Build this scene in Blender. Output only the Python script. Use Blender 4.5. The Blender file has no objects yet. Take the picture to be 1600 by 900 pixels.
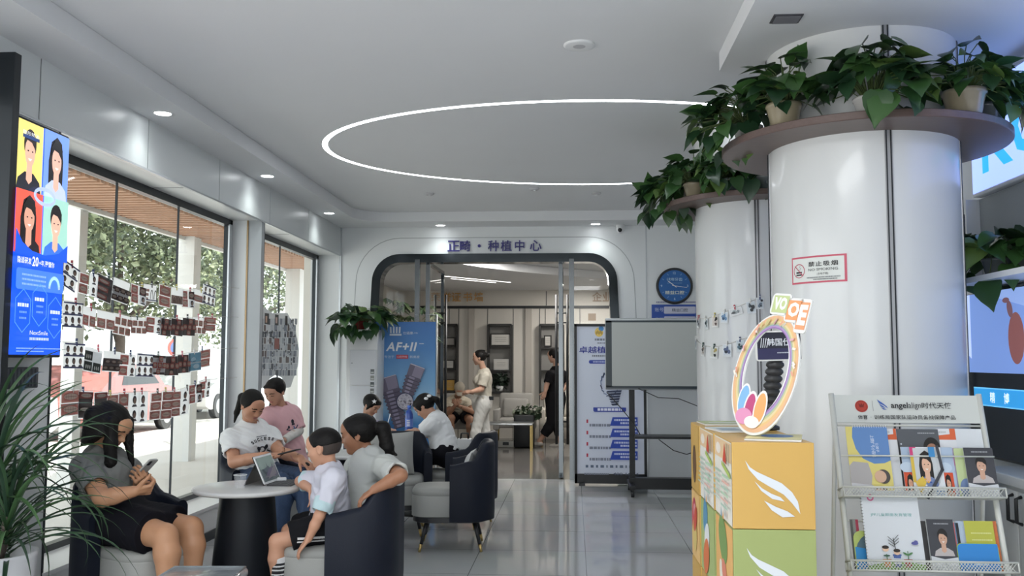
import bpy, bmesh, math, random
import numpy as np
from mathutils import Vector, Matrix, Quaternion
from mathutils.bvhtree import BVHTree
from mathutils.geometry import tessellate_polygon

C = bpy.context.scene
COL = C.collection
pi = math.pi
random.seed(7)

# ---------------------------------------------------------------- camera, sky, sun, exposure
CAM_H = 1.45
FOC = 1430.0
RIGHT = Vector((0.99776583, 0.06677851, 0.00199391))
DOWN = Vector((-0.00322195, 0.07790826, -0.99695533))
FWD = Vector((-0.06673053, 0.99472154, 0.07794936))
cam = bpy.data.cameras.new('camera')
cam_o = bpy.data.objects.new('camera', cam)
COL.objects.link(cam_o)
cam.sensor_width = 36.0
cam.lens = 36.0 * FOC / 1600.0
cam.clip_start = 0.05
up, bk = -DOWN, -FWD
cam_o.matrix_world = Matrix(((RIGHT.x, up.x, bk.x, 0), (RIGHT.y, up.y, bk.y, 0), (RIGHT.z, up.z, bk.z, CAM_H), (0, 0, 0, 1)))
C.camera = cam_o

w = bpy.data.worlds.new('daylight')
C.world = w
w.use_nodes = True
bgn = w.node_tree.nodes['Background']
bgn.inputs[0].default_value = (0.92, 0.97, 1.0, 1)
bgn.inputs[1].default_value = 2.6

sun = bpy.data.lights.new('sun', 'SUN')
sun.energy = 9.0
sun.angle = 0.03
sun.color = (1.0, 0.95, 0.87)
sun_o = bpy.data.objects.new('sun', sun)
COL.objects.link(sun_o)
sun_o.rotation_euler = (math.radians(20), math.radians(14), 0)

def area_lamp(name, loc, sx, sy, watts, col=(1, 1, 1), rot=(0, 0, 0)):
    l = bpy.data.lights.new(name, 'AREA')
    l.shape = 'RECTANGLE'
    l.size, l.size_y, l.energy, l.color = sx, sy, watts, col
    o = bpy.data.objects.new(name, l)
    COL.objects.link(o)
    o.location = loc
    o.rotation_euler = rot
    return o

# unseen fill lamps added for shop front and inner room; last, a ceiling panel
area_lamp('front_fill_lamp', (-0.6, 1.3, 3.1), 2.4, 1.2, 70, (0.97, 0.99, 1.0))
area_lamp('inner_fill_lamp', (-0.7, 12.45, 2.845), 1.4, 0.6, 70, (1.0, 0.96, 0.9))
area_lamp('inner_back_lamp', (0.25, 15.7, 2.73), 0.5, 0.5, 40, (1.0, 0.96, 0.9))

vs = C.view_settings
vs.view_transform = 'Standard'
vs.look = 'None'
vs.gamma = 1.0
vs.use_curve_mapping = False
vs.exposure = 0.17
C.cycles.max_bounces = 8
C.cycles.sample_clamp_indirect = 6.0

# ---------------------------------------------------------------- helpers
def at(px, py, Y):
    """the point at depth Y (metres along the left wall) seen at a pixel of the 1600x900 frame"""
    d = RIGHT * ((px - 800) / FOC) + DOWN * ((py - 450) / FOC) + FWD
    d = d * (Y / d.y)
    return Vector((d.x, d.y, d.z + CAM_H))

MATS = {}
def mat(name, col, rough=0.5, metal=0.0, emit=0.0, noise=0.0, nscale=20.0, bump=0.0, bscale=60.0, spec=None, coat=0.0, stretch=None, trans=0.0, alpha=1.0):
    if name in MATS:
        return MATS[name]
    if isinstance(col, str):
        col = srgb(col)
    m = bpy.data.materials.new(name)
    m.use_nodes = True
    nt = m.node_tree
    b = nt.nodes['Principled BSDF']
    b.inputs['Base Color'].default_value = (*col, 1)
    b.inputs['Roughness'].default_value = rough
    b.inputs['Metallic'].default_value = metal
    if spec is not None:
        b.inputs['Specular IOR Level'].default_value = spec
    if coat:
        b.inputs['Coat Weight'].default_value = coat
        b.inputs['Coat Roughness'].default_value = 0.05
    if trans:
        b.inputs['Transmission Weight'].default_value = trans
    if alpha < 1:
        b.inputs['Alpha'].default_value = alpha
    if emit:
        b.inputs['Emission Color'].default_value = (*col, 1)
        b.inputs['Emission Strength'].default_value = emit
    if noise or bump:
        tc = nt.nodes.new('ShaderNodeTexCoord')
        mp = nt.nodes.new('ShaderNodeMapping')
        nt.links.new(tc.outputs['Object'], mp.inputs[0])
        if stretch:
            mp.inputs['Scale'].default_value = stretch
    if noise:
        nz = nt.nodes.new('ShaderNodeTexNoise')
        nz.inputs['Scale'].default_value = nscale
        nz.inputs['Detail'].default_value = 4
        nt.links.new(mp.outputs[0], nz.inputs['Vector'])
        mx = nt.nodes.new('ShaderNodeMix')
        mx.data_type = 'RGBA'
        mx.inputs['A'].default_value = tuple(max(0, c * (1 - noise)) for c in col) + (1,)
        mx.inputs['B'].default_value = tuple(min(1, c * (1 + noise)) for c in col) + (1,)
        nt.links.new(nz.outputs['Fac'], mx.inputs['Factor'])
        nt.links.new(mx.outputs['Result'], b.inputs['Base Color'])
    if bump:
        n2 = nt.nodes.new('ShaderNodeTexNoise')
        n2.inputs['Scale'].default_value = bscale
        n2.inputs['Detail'].default_value = 3
        nt.links.new(mp.outputs[0], n2.inputs['Vector'])
        bp = nt.nodes.new('ShaderNodeBump')
        bp.inputs['Strength'].default_value = bump
        bp.inputs['Distance'].default_value = 0.01
        nt.links.new(n2.outputs['Fac'], bp.inputs['Height'])
        nt.links.new(bp.outputs[0], b.inputs['Normal'])
    MATS[name] = m
    return m

def lin(c):
    c /= 255.0
    return c / 12.92 if c <= 0.04045 else ((c + 0.055) / 1.055) ** 2.4

def srgb(h):
    h = h.lstrip('#')
    return tuple(lin(int(h[i:i + 2], 16)) for i in (0, 2, 4))

def ink(h, emit=0.0, rough=0.45):
    return mat('ink_%s_%g_%g' % (h.lstrip('#'), emit, rough), h, rough, emit=emit)

def paper_ink(h, through=0.5):
    """printed paper that lets part of the daylight behind it through"""
    n = 'paper_' + h.lstrip('#')
    if n in MATS:
        return MATS[n]
    m = bpy.data.materials.new(n)
    m.use_nodes = True
    nt = m.node_tree
    b = nt.nodes['Principled BSDF']
    c = (*srgb(h), 1)
    b.inputs['Base Color'].default_value = c
    b.inputs['Roughness'].default_value = 0.4
    t = nt.nodes.new('ShaderNodeBsdfTranslucent')
    t.inputs[0].default_value = tuple(x ** 0.6 for x in c)
    mx = nt.nodes.new('ShaderNodeMixShader')
    mx.inputs[0].default_value = through
    nt.links.new(b.outputs[0], mx.inputs[1])
    nt.links.new(t.outputs[0], mx.inputs[2])
    nt.links.new(mx.outputs[0], nt.nodes['Material Output'].inputs[0])
    MATS[n] = m
    return m

def thin_glass(name, tint=(0.93, 0.97, 0.96), refl=0.9):
    if name in MATS:
        return MATS[name]
    m = bpy.data.materials.new(name)
    m.use_nodes = True
    nt = m.node_tree
    nt.nodes.remove(nt.nodes['Principled BSDF'])
    out = nt.nodes['Material Output']
    tr = nt.nodes.new('ShaderNodeBsdfTransparent')
    tr.inputs[0].default_value = (*tint, 1)
    gl = nt.nodes.new('ShaderNodeBsdfGlossy')
    gl.inputs['Roughness'].default_value = 0.02
    # reflectance rises towards grazing views the same way on both sides of the sheet
    fr = nt.nodes.new('ShaderNodeLayerWeight')
    fr.inputs['Blend'].default_value = 0.5
    pw = nt.nodes.new('ShaderNodeMath')
    pw.operation = 'POWER'
    pw.inputs[1].default_value = 5.0
    ml = nt.nodes.new('ShaderNodeMath')
    ml.operation = 'MULTIPLY_ADD'
    ml.inputs[1].default_value = 0.9 * refl
    ml.inputs[2].default_value = 0.045 * refl
    nt.links.new(fr.outputs['Facing'], pw.inputs[0])
    nt.links.new(pw.outputs[0], ml.inputs[0])
    mu = ml
    mx = nt.nodes.new('ShaderNodeMixShader')
    nt.links.new(mu.outputs[0], mx.inputs[0])
    nt.links.new(tr.outputs[0], mx.inputs[1])
    nt.links.new(gl.outputs[0], mx.inputs[2])
    nt.links.new(mx.outputs[0], out.inputs[0])
    MATS[name] = m
    return m

def props(o, label=None, cat=None, group=None, kind=None):
    if label: o['label'] = label
    if cat: o['category'] = cat
    if group: o['group'] = group
    if kind: o['kind'] = kind
    return o

def thing(name, label, cat, loc=(0, 0, 0), rz=0.0, group=None):
    o = bpy.data.objects.new(name, None)
    COL.objects.link(o)
    o.empty_display_size = 0.1
    o.location = loc
    o.rotation_euler = (0, 0, rz)
    return props(o, label, cat, group)

def dup(root, loc=None, rz=None, label=None, group=None):
    def cp(o, par):
        c = o.copy()
        COL.objects.link(c)
        c.parent = par
        for ch in list(o.children):
            cp(ch, c)
        return c
    r = cp(root, None)
    if loc is not None: r.location = loc
    if rz is not None: r.rotation_euler = (0, 0, rz)
    if label: r['label'] = label
    if group: r['group'] = group
    return r

def rotm(rx=0, ry=0, rz=0):
    return Matrix.Rotation(rz, 3, 'Z') @ Matrix.Rotation(ry, 3, 'Y') @ Matrix.Rotation(rx, 3, 'X')

def frame_from(d, upv=Vector((0, 0, 1))):
    """3x3 with columns x,y,z where z = d"""
    z = Vector(d).normalized()
    x = upv.cross(z)
    if x.length < 1e-5:
        x = Vector((1, 0, 0))
    x.normalize()
    y = z.cross(x)
    return Matrix((x, y, z)).transposed()

TXT = {}
def text_geo(s, bold=0.0, spacing=1.0):
    if any(ord(c) > 0x2e00 for c in s):
        bold = min(bold, 0.011)
    key = (s, bold, spacing)
    if key not in TXT:
        c = bpy.data.curves.new('t', 'FONT')
        c.body = s
        c.offset = bold
        c.space_character = spacing
        c.resolution_u = 2
        o = bpy.data.objects.new('t', c)
        COL.objects.link(o)
        dg = bpy.context.evaluated_depsgraph_get()
        me = bpy.data.meshes.new_from_object(o.evaluated_get(dg))
        v = [tuple(x.co) for x in me.vertices]
        f = [tuple(p.vertices) for p in me.polygons]
        bpy.data.objects.remove(o)
        bpy.data.meshes.remove(me)
        bpy.data.curves.remove(c)
        xs = [p[0] for p in v] or [0]
        ys = [p[1] for p in v] or [0]
        x0, y0, x1, y1 = min(xs), min(ys), max(xs), max(ys)
        TXT[key] = ([(p[0] - x0, p[1] - y0) for p in v], f, x1 - x0, y1 - y0)
    return TXT[key]

class G:
    """collects shapes and links them as ONE mesh object"""
    def __init__(s):
        s.v, s.f, s.m, s.sm, s.mats = [], [], [], [], []
    def mi(s, m):
        if m not in s.mats:
            s.mats.append(m)
        return s.mats.index(m)
    def add(s, vs, fs, m, smooth=False):
        b = len(s.v)
        s.v.extend([tuple(p) for p in vs])
        k = s.mi(m)
        for f in fs:
            s.f.append(tuple(i + b for i in f))
            s.m.append(k)
            s.sm.append(smooth)
        return s
    def box(s, c, d, m, R=None):
        c = Vector(c)
        hx, hy, hz = d[0] / 2, d[1] / 2, d[2] / 2
        vs = [Vector((x, y, z)) for x in (-hx, hx) for y in (-hy, hy) for z in (-hz, hz)]
        if R is not None:
            vs = [R @ p for p in vs]
        return s.add([p + c for p in vs], [(0, 1, 3, 2), (4, 6, 7, 5), (0, 4, 5, 1), (2, 3, 7, 6), (0, 2, 6, 4), (1, 5, 7, 3)], m)
    def b2(s, lo, hi, m):
        return s.box([(a + b) / 2 for a, b in zip(lo, hi)], [abs(b - a) for a, b in zip(lo, hi)], m)
    def rbox(s, c, d, r, m, R=None, seg=3, smooth=True):
        """box with rounded vertical and horizontal edges (all edges bevelled)"""
        bm = bmesh.new()
        bmesh.ops.create_cube(bm, size=1)
        bmesh.ops.scale(bm, vec=d, verts=bm.verts)
        bmesh.ops.bevel(bm, geom=bm.edges[:], offset=r, segments=seg, profile=0.5, affect='EDGES')
        M = (R.to_4x4() if R is not None else Matrix.Identity(4))
        M.translation = Vector(c)
        bm.transform(M)
        bm.verts.index_update()
        s.add([p.co for p in bm.verts], [tuple(q.index for q in f.verts) for f in bm.faces], m, smooth)
        bm.free()
        return s
    def tube(s, pts, r, m, n=8, caps=True, smooth=True):
        pts = [Vector(p) for p in pts]
        rs = r if isinstance(r, (list, tuple)) else [r] * len(pts)
        vs, fs = [], []
        N = len(pts)
        ref = None
        for i, p in enumerate(pts):
            d = pts[min(i + 1, N - 1)] - pts[max(i - 1, 0)]
            if d.length < 1e-9: d = Vector((0, 0, 1))
            d.normalize()
            if ref is None:
                ref = Vector((1, 0, 0)) if abs(d.x) < 0.9 else Vector((0, 1, 0))
            u = ref - d * ref.dot(d)
            if u.length < 1e-6: u = d.orthogonal()
            u.normalize()
            ref = u
            q = d.cross(u)
            for k in range(n):
                a = 2 * pi * k / n
                vs.append(p + (u * math.cos(a) + q * math.sin(a)) * rs[i])
        for i in range(N - 1):
            for k in range(n):
                k2 = (k + 1) % n
                fs.append((i * n + k, i * n + k2, (i + 1) * n + k2, (i + 1) * n + k))
        s.add(vs, fs, m, smooth)
        if caps:
            b = len(s.v) - len(vs)
            km = s.mi(m)
            s.f.append(tuple(b + k for k in reversed(range(n)))); s.m.append(km); s.sm.append(False)
            s.f.append(tuple(b + (N - 1) * n + k for k in range(n))); s.m.append(km); s.sm.append(False)
        return s
    def cyl(s, p0, p1, r0, r1, m, n=24, smooth=True):
        return s.tube([p0, p1], [r0, r1], m, n, True, smooth)
    def lathe(s, prof, c, m, n=32, smooth=True, a0=0.0, a1=2 * pi):
        c = Vector(c)
        full = abs(a1 - a0 - 2 * pi) < 1e-6
        k = n if full else n + 1
        vs, fs = [], []
        for (r, z) in prof:
            for i in range(k):
                a = a0 + (a1 - a0) * i / n
                vs.append((c.x + r * math.cos(a), c.y + r * math.sin(a), c.z + z))
        for j in range(len(prof) - 1):
            for i in range(n):
                i2 = (i + 1) % k
                fs.append((j * k + i, j * k + i2, (j + 1) * k + i2, (j + 1) * k + i))
        return s.add(vs, fs, m, smooth)
    def ball(s, c, r, m, R=None, nu=16, nv=10):
        c = Vector(c)
        r = (r, r, r) if not isinstance(r, (tuple, list)) else r
        vs, fs = [], []
        for j in range(nv + 1):
            t = pi * j / nv
            for i in range(nu):
                a = 2 * pi * i / nu
                p = Vector((r[0] * math.sin(t) * math.cos(a), r[1] * math.sin(t) * math.sin(a), -r[2] * math.cos(t)))
                vs.append((R @ p if R is not None else p) + c)
        for j in range(nv):
            for i in range(nu):
                i2 = (i + 1) % nu
                fs.append((j * nu + i, j * nu + i2, (j + 1) * nu + i2, (j + 1) * nu + i))
        return s.add(vs, fs, m, True)
    def prism(s, outline, h, m, O=(0, 0, 0), U=(1, 0, 0), V=(0, 1, 0), holes=(), smooth_side=False):
        """outline in (u,v); extruded along U x V by h (may be negative)"""
        O, U, V = Vector(O), Vector(U), Vector(V)
        N = U.cross(V).normalized()
        loops = [list(outline)] + [list(x) for x in holes]
        pts = [p for l in loops for p in l]
        tri = tessellate_polygon([[Vector((p[0], p[1], 0)) for p in l] for l in loops])
        n = len(pts)
        vs = [O + U * p[0] + V * p[1] for p in pts] + [O + U * p[0] + V * p[1] + N * h for p in pts]
        fs = [tuple(t) for t in tri] + [tuple(i + n for i in reversed(t)) for t in tri]
        s.add(vs, fs, m)
        fs2, b = [], 0
        for l in loops:
            k = len(l)
            for i in range(k):
                j = (i + 1) % k
                fs2.append((b + i, b + j, b + j + n, b + i + n))
            b += k
        s.add(vs, fs2, m, smooth_side)
        return s
    def text(s, t, h, m, O, U, V, depth=0.0, align='c', bold=0.0, spacing=1.0, width=None):
        v, f, tw, th = text_geo(t, bold, spacing)
        if not v:
            return s
        k = h / max(th, 1e-6)
        kx = k if width is None else width / tw
        O, U, V = Vector(O), Vector(U), Vector(V)
        N = U.cross(V).normalized()
        ox = {'c': -tw * kx / 2, 'l': 0, 'r': -tw * kx}[align]
        P = [O + U * (p[0] * kx + ox) + V * (p[1] * k) + N * depth for p in v]
        s.add(P, f, m)
        if depth > 0:
            cnt = {}
            for q in f:
                for i in range(len(q)):
                    e = (q[i], q[(i + 1) % len(q)])
                    cnt[e] = 1
            Q = [p - N * depth for p in P]
            n = len(P)
            s.add(P + Q, [(a, a + n, b + n, b) for (a, b) in cnt if (b, a) not in cnt], m)
        return s
    def build(s, name, parent=None, bevel=0.0, loc=None, rz=None, kind=None, local=False, recenter=None):
        """recenter: a point that becomes the object's origin"""
        me = bpy.data.meshes.new(name)
        v = s.v
        if recenter is not None:
            rc = Vector(recenter)
            v = [(p[0] - rc.x, p[1] - rc.y, p[2] - rc.z) for p in s.v]
        me.from_pydata(v, [], s.f)
        for m in s.mats:
            me.materials.append(m)
        me.polygons.foreach_set('material_index', s.m)
        me.polygons.foreach_set('use_smooth', s.sm)
        me.update()
        o = bpy.data.objects.new(name, me)
        COL.objects.link(o)
        if parent is not None:
            o.parent = parent
        if recenter is not None:
            o.location = recenter
        if loc is not None: o.location = loc
        if rz is not None: o.rotation_euler = (0, 0, rz)
        if bevel:
            b = o.modifiers.new('bevel', 'BEVEL')
            b.width = bevel
            b.segments = 2
            b.limit_method = 'ANGLE'
        if kind: o['kind'] = kind
        return o

def rrect(x0, y0, x1, y1, r, n=8, corners=(1, 1, 1, 1)):
    """counter-clockwise rounded rectangle; corners: bl, br, tr, tl"""
    out = []
    cs = [(x0, y0, pi, corners[0]), (x1, y0, 1.5 * pi, corners[1]), (x1, y1, 0, corners[2]), (x0, y1, 0.5 * pi, corners[3])]
    for (x, y, a, k) in cs:
        rr = r * k
        if rr <= 0:
            out.append((x, y)); continue
        cx = x + rr if x == x0 else x - rr
        cy = y + rr if y == y0 else y - rr
        for i in range(n + 1):
            t = a + 0.5 * pi * i / n
            out.append((cx + rr * math.cos(t), cy + rr * math.sin(t)))
    return out

def ell(cx, cy, rx, ry, n=28, a0=0, a1=2 * pi, rot=0.0):
    full = abs(a1 - a0 - 2 * pi) < 1e-6
    k = n if full else n + 1
    out = []
    for i in range(k):
        a = a0 + (a1 - a0) * i / n
        x, y = rx * math.cos(a), ry * math.sin(a)
        out.append((cx + x * math.cos(rot) - y * math.sin(rot), cy + x * math.sin(rot) + y * math.cos(rot)))
    return out

class Art:
    """printed graphics: flat inks laid on a sheet given by a mapping (u,v,n)->point, u right, v up, metres"""
    def __init__(s, g, O=None, U=None, V=None, fn=None, step=0.0006, emit=0.0, rough=0.45):
        s.g, s.step, s.n, s.emit, s.rough = g, step, step, emit, rough
        if fn is None:
            O, U, V = Vector(O), Vector(U).normalized(), Vector(V).normalized()
            N = U.cross(V).normalized()
            fn = lambda u, v, n: O + U * u + V * v + N * n
        s.fn = fn
        s.paper = False
    def ink(s, c):
        if s.paper and isinstance(c, str):
            return paper_ink(c)
        return c if not isinstance(c, str) else ink(c, s.emit, s.rough)
    def up(s):
        s.n += s.step
    def poly(s, pts, c, raise_=True):
        tri = tessellate_polygon([[Vector((p[0], p[1], 0)) for p in pts]])
        s.g.add([s.fn(p[0], p[1], s.n) for p in pts], [tuple(t) for t in tri], s.ink(c))
        if raise_: s.up()
        return s
    def rect(s, u0, v0, u1, v1, c, nu=1, nv=1, raise_=True):
        vs, fs = [], []
        for j in range(nv + 1):
            for i in range(nu + 1):
                vs.append(s.fn(u0 + (u1 - u0) * i / nu, v0 + (v1 - v0) * j / nv, s.n))
        for j in range(nv):
            for i in range(nu):
                a = j * (nu + 1) + i
                fs.append((a, a + 1, a + nu + 2, a + nu + 1))
        s.g.add(vs, fs, s.ink(c))
        if raise_: s.up()
        return s
    def oval(s, cx, cy, rx, ry, c, rot=0.0, n=24, raise_=True):
        pts = ell(cx, cy, rx, ry, n, rot=rot)
        s.g.add([s.fn(p[0], p[1], s.n) for p in pts], [tuple(range(n))], s.ink(c))
        if raise_: s.up()
        return s
    def ring(s, cx, cy, rx, ry, w, c, n=36):
        a, b = ell(cx, cy, rx, ry, n), ell(cx, cy, rx - w, ry - w, n)
        s.g.add([s.fn(p[0], p[1], s.n) for p in a + b], [(i, (i + 1) % n, n + (i + 1) % n, n + i) for i in range(n)], s.ink(c))
        s.up()
        return s
    def line(s, pts, w, c):
        for (a, b) in zip(pts, pts[1:]):
            d = Vector((b[0] - a[0], b[1] - a[1]))
            if d.length < 1e-9: continue
            d.normalize()
            q = Vector((-d.y, d.x)) * (w / 2)
            e = d * (w / 2)
            P = [(a[0] - e.x - q.x, a[1] - e.y - q.y), (b[0] + e.x - q.x, b[1] + e.y - q.y), (b[0] + e.x + q.x, b[1] + e.y + q.y), (a[0] - e.x + q.x, a[1] - e.y + q.y)]
            s.g.add([s.fn(p[0], p[1], s.n) for p in P], [(0, 1, 2, 3)], s.ink(c))
        s.up()
        return s
    def text(s, t, u, v, h, c, align='c', bold=0.0, spacing=1.0, width=None, rot=0.0, slant=0.0):
        vs, f, tw, th = text_geo(t, bold, spacing)
        k = h / max(th, 1e-6)
        kx = k if width is None else width / tw
        ox = {'c': -tw * kx / 2, 'l': 0, 'r': -tw * kx}[align]
        cr, sr = math.cos(rot), math.sin(rot)
        P = []
        for p in vs:
            x, y = p[0] * kx + ox + slant * p[1] * k, p[1] * k
            P.append(s.fn(u + x * cr - y * sr, v + x * sr + y * cr, s.n))
        s.g.add(P, f, s.ink(c))
        s.up()
        return s
    def smallprint(s, u0, v, u1, h, c, rnd, gap=0.25):
        """a line of print too small to read: a row of short dashes"""
        x = u0
        while x < u1 - h * 0.4:
            wd = min(h * rnd.uniform(0.5, 1.4), u1 - x)
            s.rect(x, v, x + wd, v + h, c, raise_=False)
            x += wd + h * gap
        s.up()
        return s
    def portrait(s, u, v, wd, ht, bg, skin, hair, cloth, female=False, rnd=None, tilt=0.0, smile=True):
        """head and shoulders inside the rectangle (u,v,wd,ht)"""
        if bg: s.rect(u, v, u + wd, v + ht, bg)
        cx = u + wd * 0.5
        def X(x): return u + wd * (0.5 + x)
        def Y(y): return v + ht * y
        if female:
            s.poly([(X(-0.3), Y(0.2)), (X(0.27), Y(0.18)), (X(0.27), Y(0.6)), (X(0.2), Y(0.86)), (X(0), Y(0.94)), (X(-0.22), Y(0.84)), (X(-0.31), Y(0.55))], hair)
        s.poly([(X(-0.46), Y(0)), (X(0.46), Y(0)), (X(0.4), Y(0.16)), (X(0.16), Y(0.27)), (X(-0.16), Y(0.27)), (X(-0.4), Y(0.16))], cloth)
        s.poly([(X(-0.11), Y(0.16)), (X(0), Y(0.1)), (X(0.11), Y(0.16)), (X(0.1), Y(0.42)), (X(-0.1), Y(0.42))], skin)
        if not female:
            s.oval(cx, Y(0.68), wd * 0.23, ht * 0.22, hair)
        s.oval(cx, Y(0.57), wd * 0.19, ht * 0.22, skin)
        s.poly([(X(-0.22), Y(0.62)), (X(-0.12), Y(0.73)), (X(0.05), Y(0.71)), (X(0.21), Y(0.6)), (X(0.22), Y(0.76)), (X(0.1), Y(0.88)), (X(-0.1), Y(0.88)), (X(-0.22), Y(0.76))], hair)
        for e in (-1, 1):
            s.oval(cx + e * wd * 0.08, Y(0.58), wd * 0.03, ht * 0.012, '2a2020', raise_=False, n=8)
        s.up()
        s.poly([(X(-0.07), Y(0.47)), (X(0), Y(0.435)), (X(0.07), Y(0.47))], 'f4f0ee' if smile else 'b06060')
        return s

# ---------------------------------------------------------------- common materials
WHITE_WALL = mat('white_wall', (0.74, 0.76, 0.77), 0.38, noise=0.02, nscale=3)
PANEL = mat('panel_grey', (0.66, 0.69, 0.70), 0.32, noise=0.02, nscale=2)
CEIL = mat('ceiling_paint', (0.72, 0.73, 0.75), 0.8, noise=0.02, nscale=2)
DARKMETAL = mat('dark_metal', (0.03, 0.035, 0.04), 0.32, 0.6)
BLACK = mat('black_plastic', (0.012, 0.013, 0.015), 0.4)
CHROME = mat('smoked_chrome', (0.055, 0.063, 0.068), 0.14, 1.0)
POSTCHROME = mat('post_chrome', (0.16, 0.17, 0.175), 0.2, 1.0)
STEEL = mat('brushed_steel', (0.5, 0.52, 0.54), 0.3, 0.9)
JOINT = mat('joint_dark', (0.05, 0.055, 0.06), 0.7)  # dark grey of open joints and slots
GOLDTRIM = mat('bronze_trim', (0.35, 0.24, 0.13), 0.35, 0.7)
WHITEPL = mat('white_plastic', (0.78, 0.79, 0.80), 0.35)
GLASS = thin_glass('window_glass')
GLASS2 = thin_glass('door_glass', (0.97, 0.98, 0.98), 1.0)
# ================================================================ THE ROOM
XW, YB, ZC, ZS = -2.92, 11.28, 3.22, 3.10   # left wall, back wall, tray ceiling, soffit

def tile_floor(name, base, dark, tile, rough, ox=0.0, oy=0.0, joint=0.003):
    m = bpy.data.materials.new(name)
    m.use_nodes = True
    nt = m.node_tree
    b = nt.nodes['Principled BSDF']
    tc = nt.nodes.new('ShaderNodeTexCoord')
    mp = nt.nodes.new('ShaderNodeMapping')
    mp.inputs['Location'].default_value = (ox, oy, 0)
    br = nt.nodes.new('ShaderNodeTexBrick')
    br.offset = 0.0
    br.inputs['Scale'].default_value = 1.0
    br.inputs['Brick Width'].default_value = tile
    br.inputs['Row Height'].default_value = tile
    br.inputs['Mortar Size'].default_value = joint
    br.inputs['Mortar Smooth'].default_value = 0.1
    br.inputs['Color1'].default_value = (*base, 1)
    br.inputs['Color2'].default_value = (*[c * 0.97 for c in base], 1)
    br.inputs['Mortar'].default_value = (*dark, 1)
    nz = nt.nodes.new('ShaderNodeTexNoise')
    nz.inputs['Scale'].default_value = 1.7
    nz.inputs['Detail'].default_value = 6
    mx = nt.nodes.new('ShaderNodeMix')
    mx.data_type = 'RGBA'
    mx.blend_type = 'MULTIPLY'
    mx.inputs['Factor'].default_value = 0.16
    nt.links.new(tc.outputs['Object'], mp.inputs[0])
    nt.links.new(mp.outputs[0], br.inputs['Vector'])
    nt.links.new(tc.outputs['Object'], nz.inputs['Vector'])
    nt.links.new(br.outputs['Color'], mx.inputs['A'])
    nt.links.new(nz.outputs['Color'], mx.inputs['B'])
    nt.links.new(mx.outputs['Result'], b.inputs['Base Color'])
    b.inputs['Roughness'].default_value = rough
    return m

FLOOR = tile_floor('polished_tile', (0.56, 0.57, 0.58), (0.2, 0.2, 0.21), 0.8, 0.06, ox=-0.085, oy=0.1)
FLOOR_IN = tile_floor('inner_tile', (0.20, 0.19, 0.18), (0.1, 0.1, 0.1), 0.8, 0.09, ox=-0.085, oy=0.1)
G().b2((-3.3, -1.5, -0.12), (3.4, YB, 0), FLOOR).build('floor', kind='structure')
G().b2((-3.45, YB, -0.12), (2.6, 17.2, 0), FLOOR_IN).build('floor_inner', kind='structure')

# ceiling: tray slab, left and back bulkheads with a rounded inner corner, right soffit
G().b2((-3.4, -1.5, ZC), (3.4, YB + 0.2, ZC + 0.12), CEIL).build('ceiling', kind='structure')
def bulk_outline():
    xi, yi, r = -2.58, 10.80, 0.42
    o = [(-3.4, -1.5), (xi, -1.5)]
    for i in range(13):
        t = pi - 0.5 * pi * i / 12
        o.append((xi + r + r * math.cos(t), yi - r + r * math.sin(t)))
    o += [(2.9, yi), (2.9, YB + 0.1), (-3.4, YB + 0.1)]
    return o
G().prism(bulk_outline(), ZC - ZS - 0.002, CEIL, (0, 0, ZS)).build('ceiling_bulkhead', kind='structure')
G().b2((0.845, -1.5, 3.11), (3.4, 5.23, ZC - 0.002), CEIL).build('ceiling_soffit', kind='structure')

# left wall: panel band over the windows, with open joints
g = G()
js = [-1.5, 0.91, 2.19, 3.47, 4.747, 6.033, 7.31, 8.584, 9.878, YB]
for a, b in zip(js, js[1:]):
    g.b2((XW - 0.02, a + 0.006, 2.75), (XW, b - 0.006, ZS), PANEL)
g.b2((XW - 0.33, -1.5, 2.75), (XW - 0.012, YB, ZS), WHITE_WALL)
for j in js[1:-1]:
    g.b2((XW - 0.015, j - 0.006, 2.752), (XW - 0.004, j + 0.006, ZS), JOINT)
g.build('wall_left', kind='structure')
G().b2((XW - 0.012, -1.5, 2.738), (XW + 0.008, YB, 2.752), STEEL).build('trim_1', kind='structure')
# joints of the window head
g = G()
for j in (6.7, 9.3):
    g.b2((XW - 0.31, j - 0.002, 2.7475), (XW - 0.01, j + 0.002, 2.7495), JOINT)
g.build('trim_2', kind='structure')
# low wall and sill under the windows, baseboard
g = G()
g.b2((XW - 0.34, 4.95, 0), (XW, YB, 0.25), WHITE_WALL)
g.b2((XW - 0.34, 4.95, 0.25), (XW + 0.015, YB, 0.275), WHITEPL)
g.build('wall_left_sill', kind='structure')
G().b2((XW - 0.01, 4.95, 0), (XW + 0.012, YB, 0.075), DARKMETAL).build('baseboard_left', kind='structure')
# pier carrying the screen, and the fin between the windows
g = G()
g.b2((XW - 0.34, 4.40, 0), (XW, 4.95, 2.75), WHITE_WALL)
g.b2((XW - 0.01, 4.945, 0), (XW + 0.004, 4.962, 2.75), DARKMETAL)
g.build('wall_left_pier', kind='structure')
g = G()
g.b2((XW - 0.34, 8.36, 0.275), (-3.06, 8.44, 2.75), WHITE_WALL)
g.b2((-3.06, 8.35, 0.275), (-3.045, 8.45, 2.75), GOLDTRIM)
g.b2((-3.045, 8.36, 0), (XW, 8.44, 2.75), mat('fin_grey', (0.36, 0.38, 0.40), 0.4, 0.3))
g.b2((XW - 0.012, 8.44, 0), (XW, 8.452, 2.75), DARKMETAL)
g.build('wall_left_fin', kind='structure')

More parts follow.
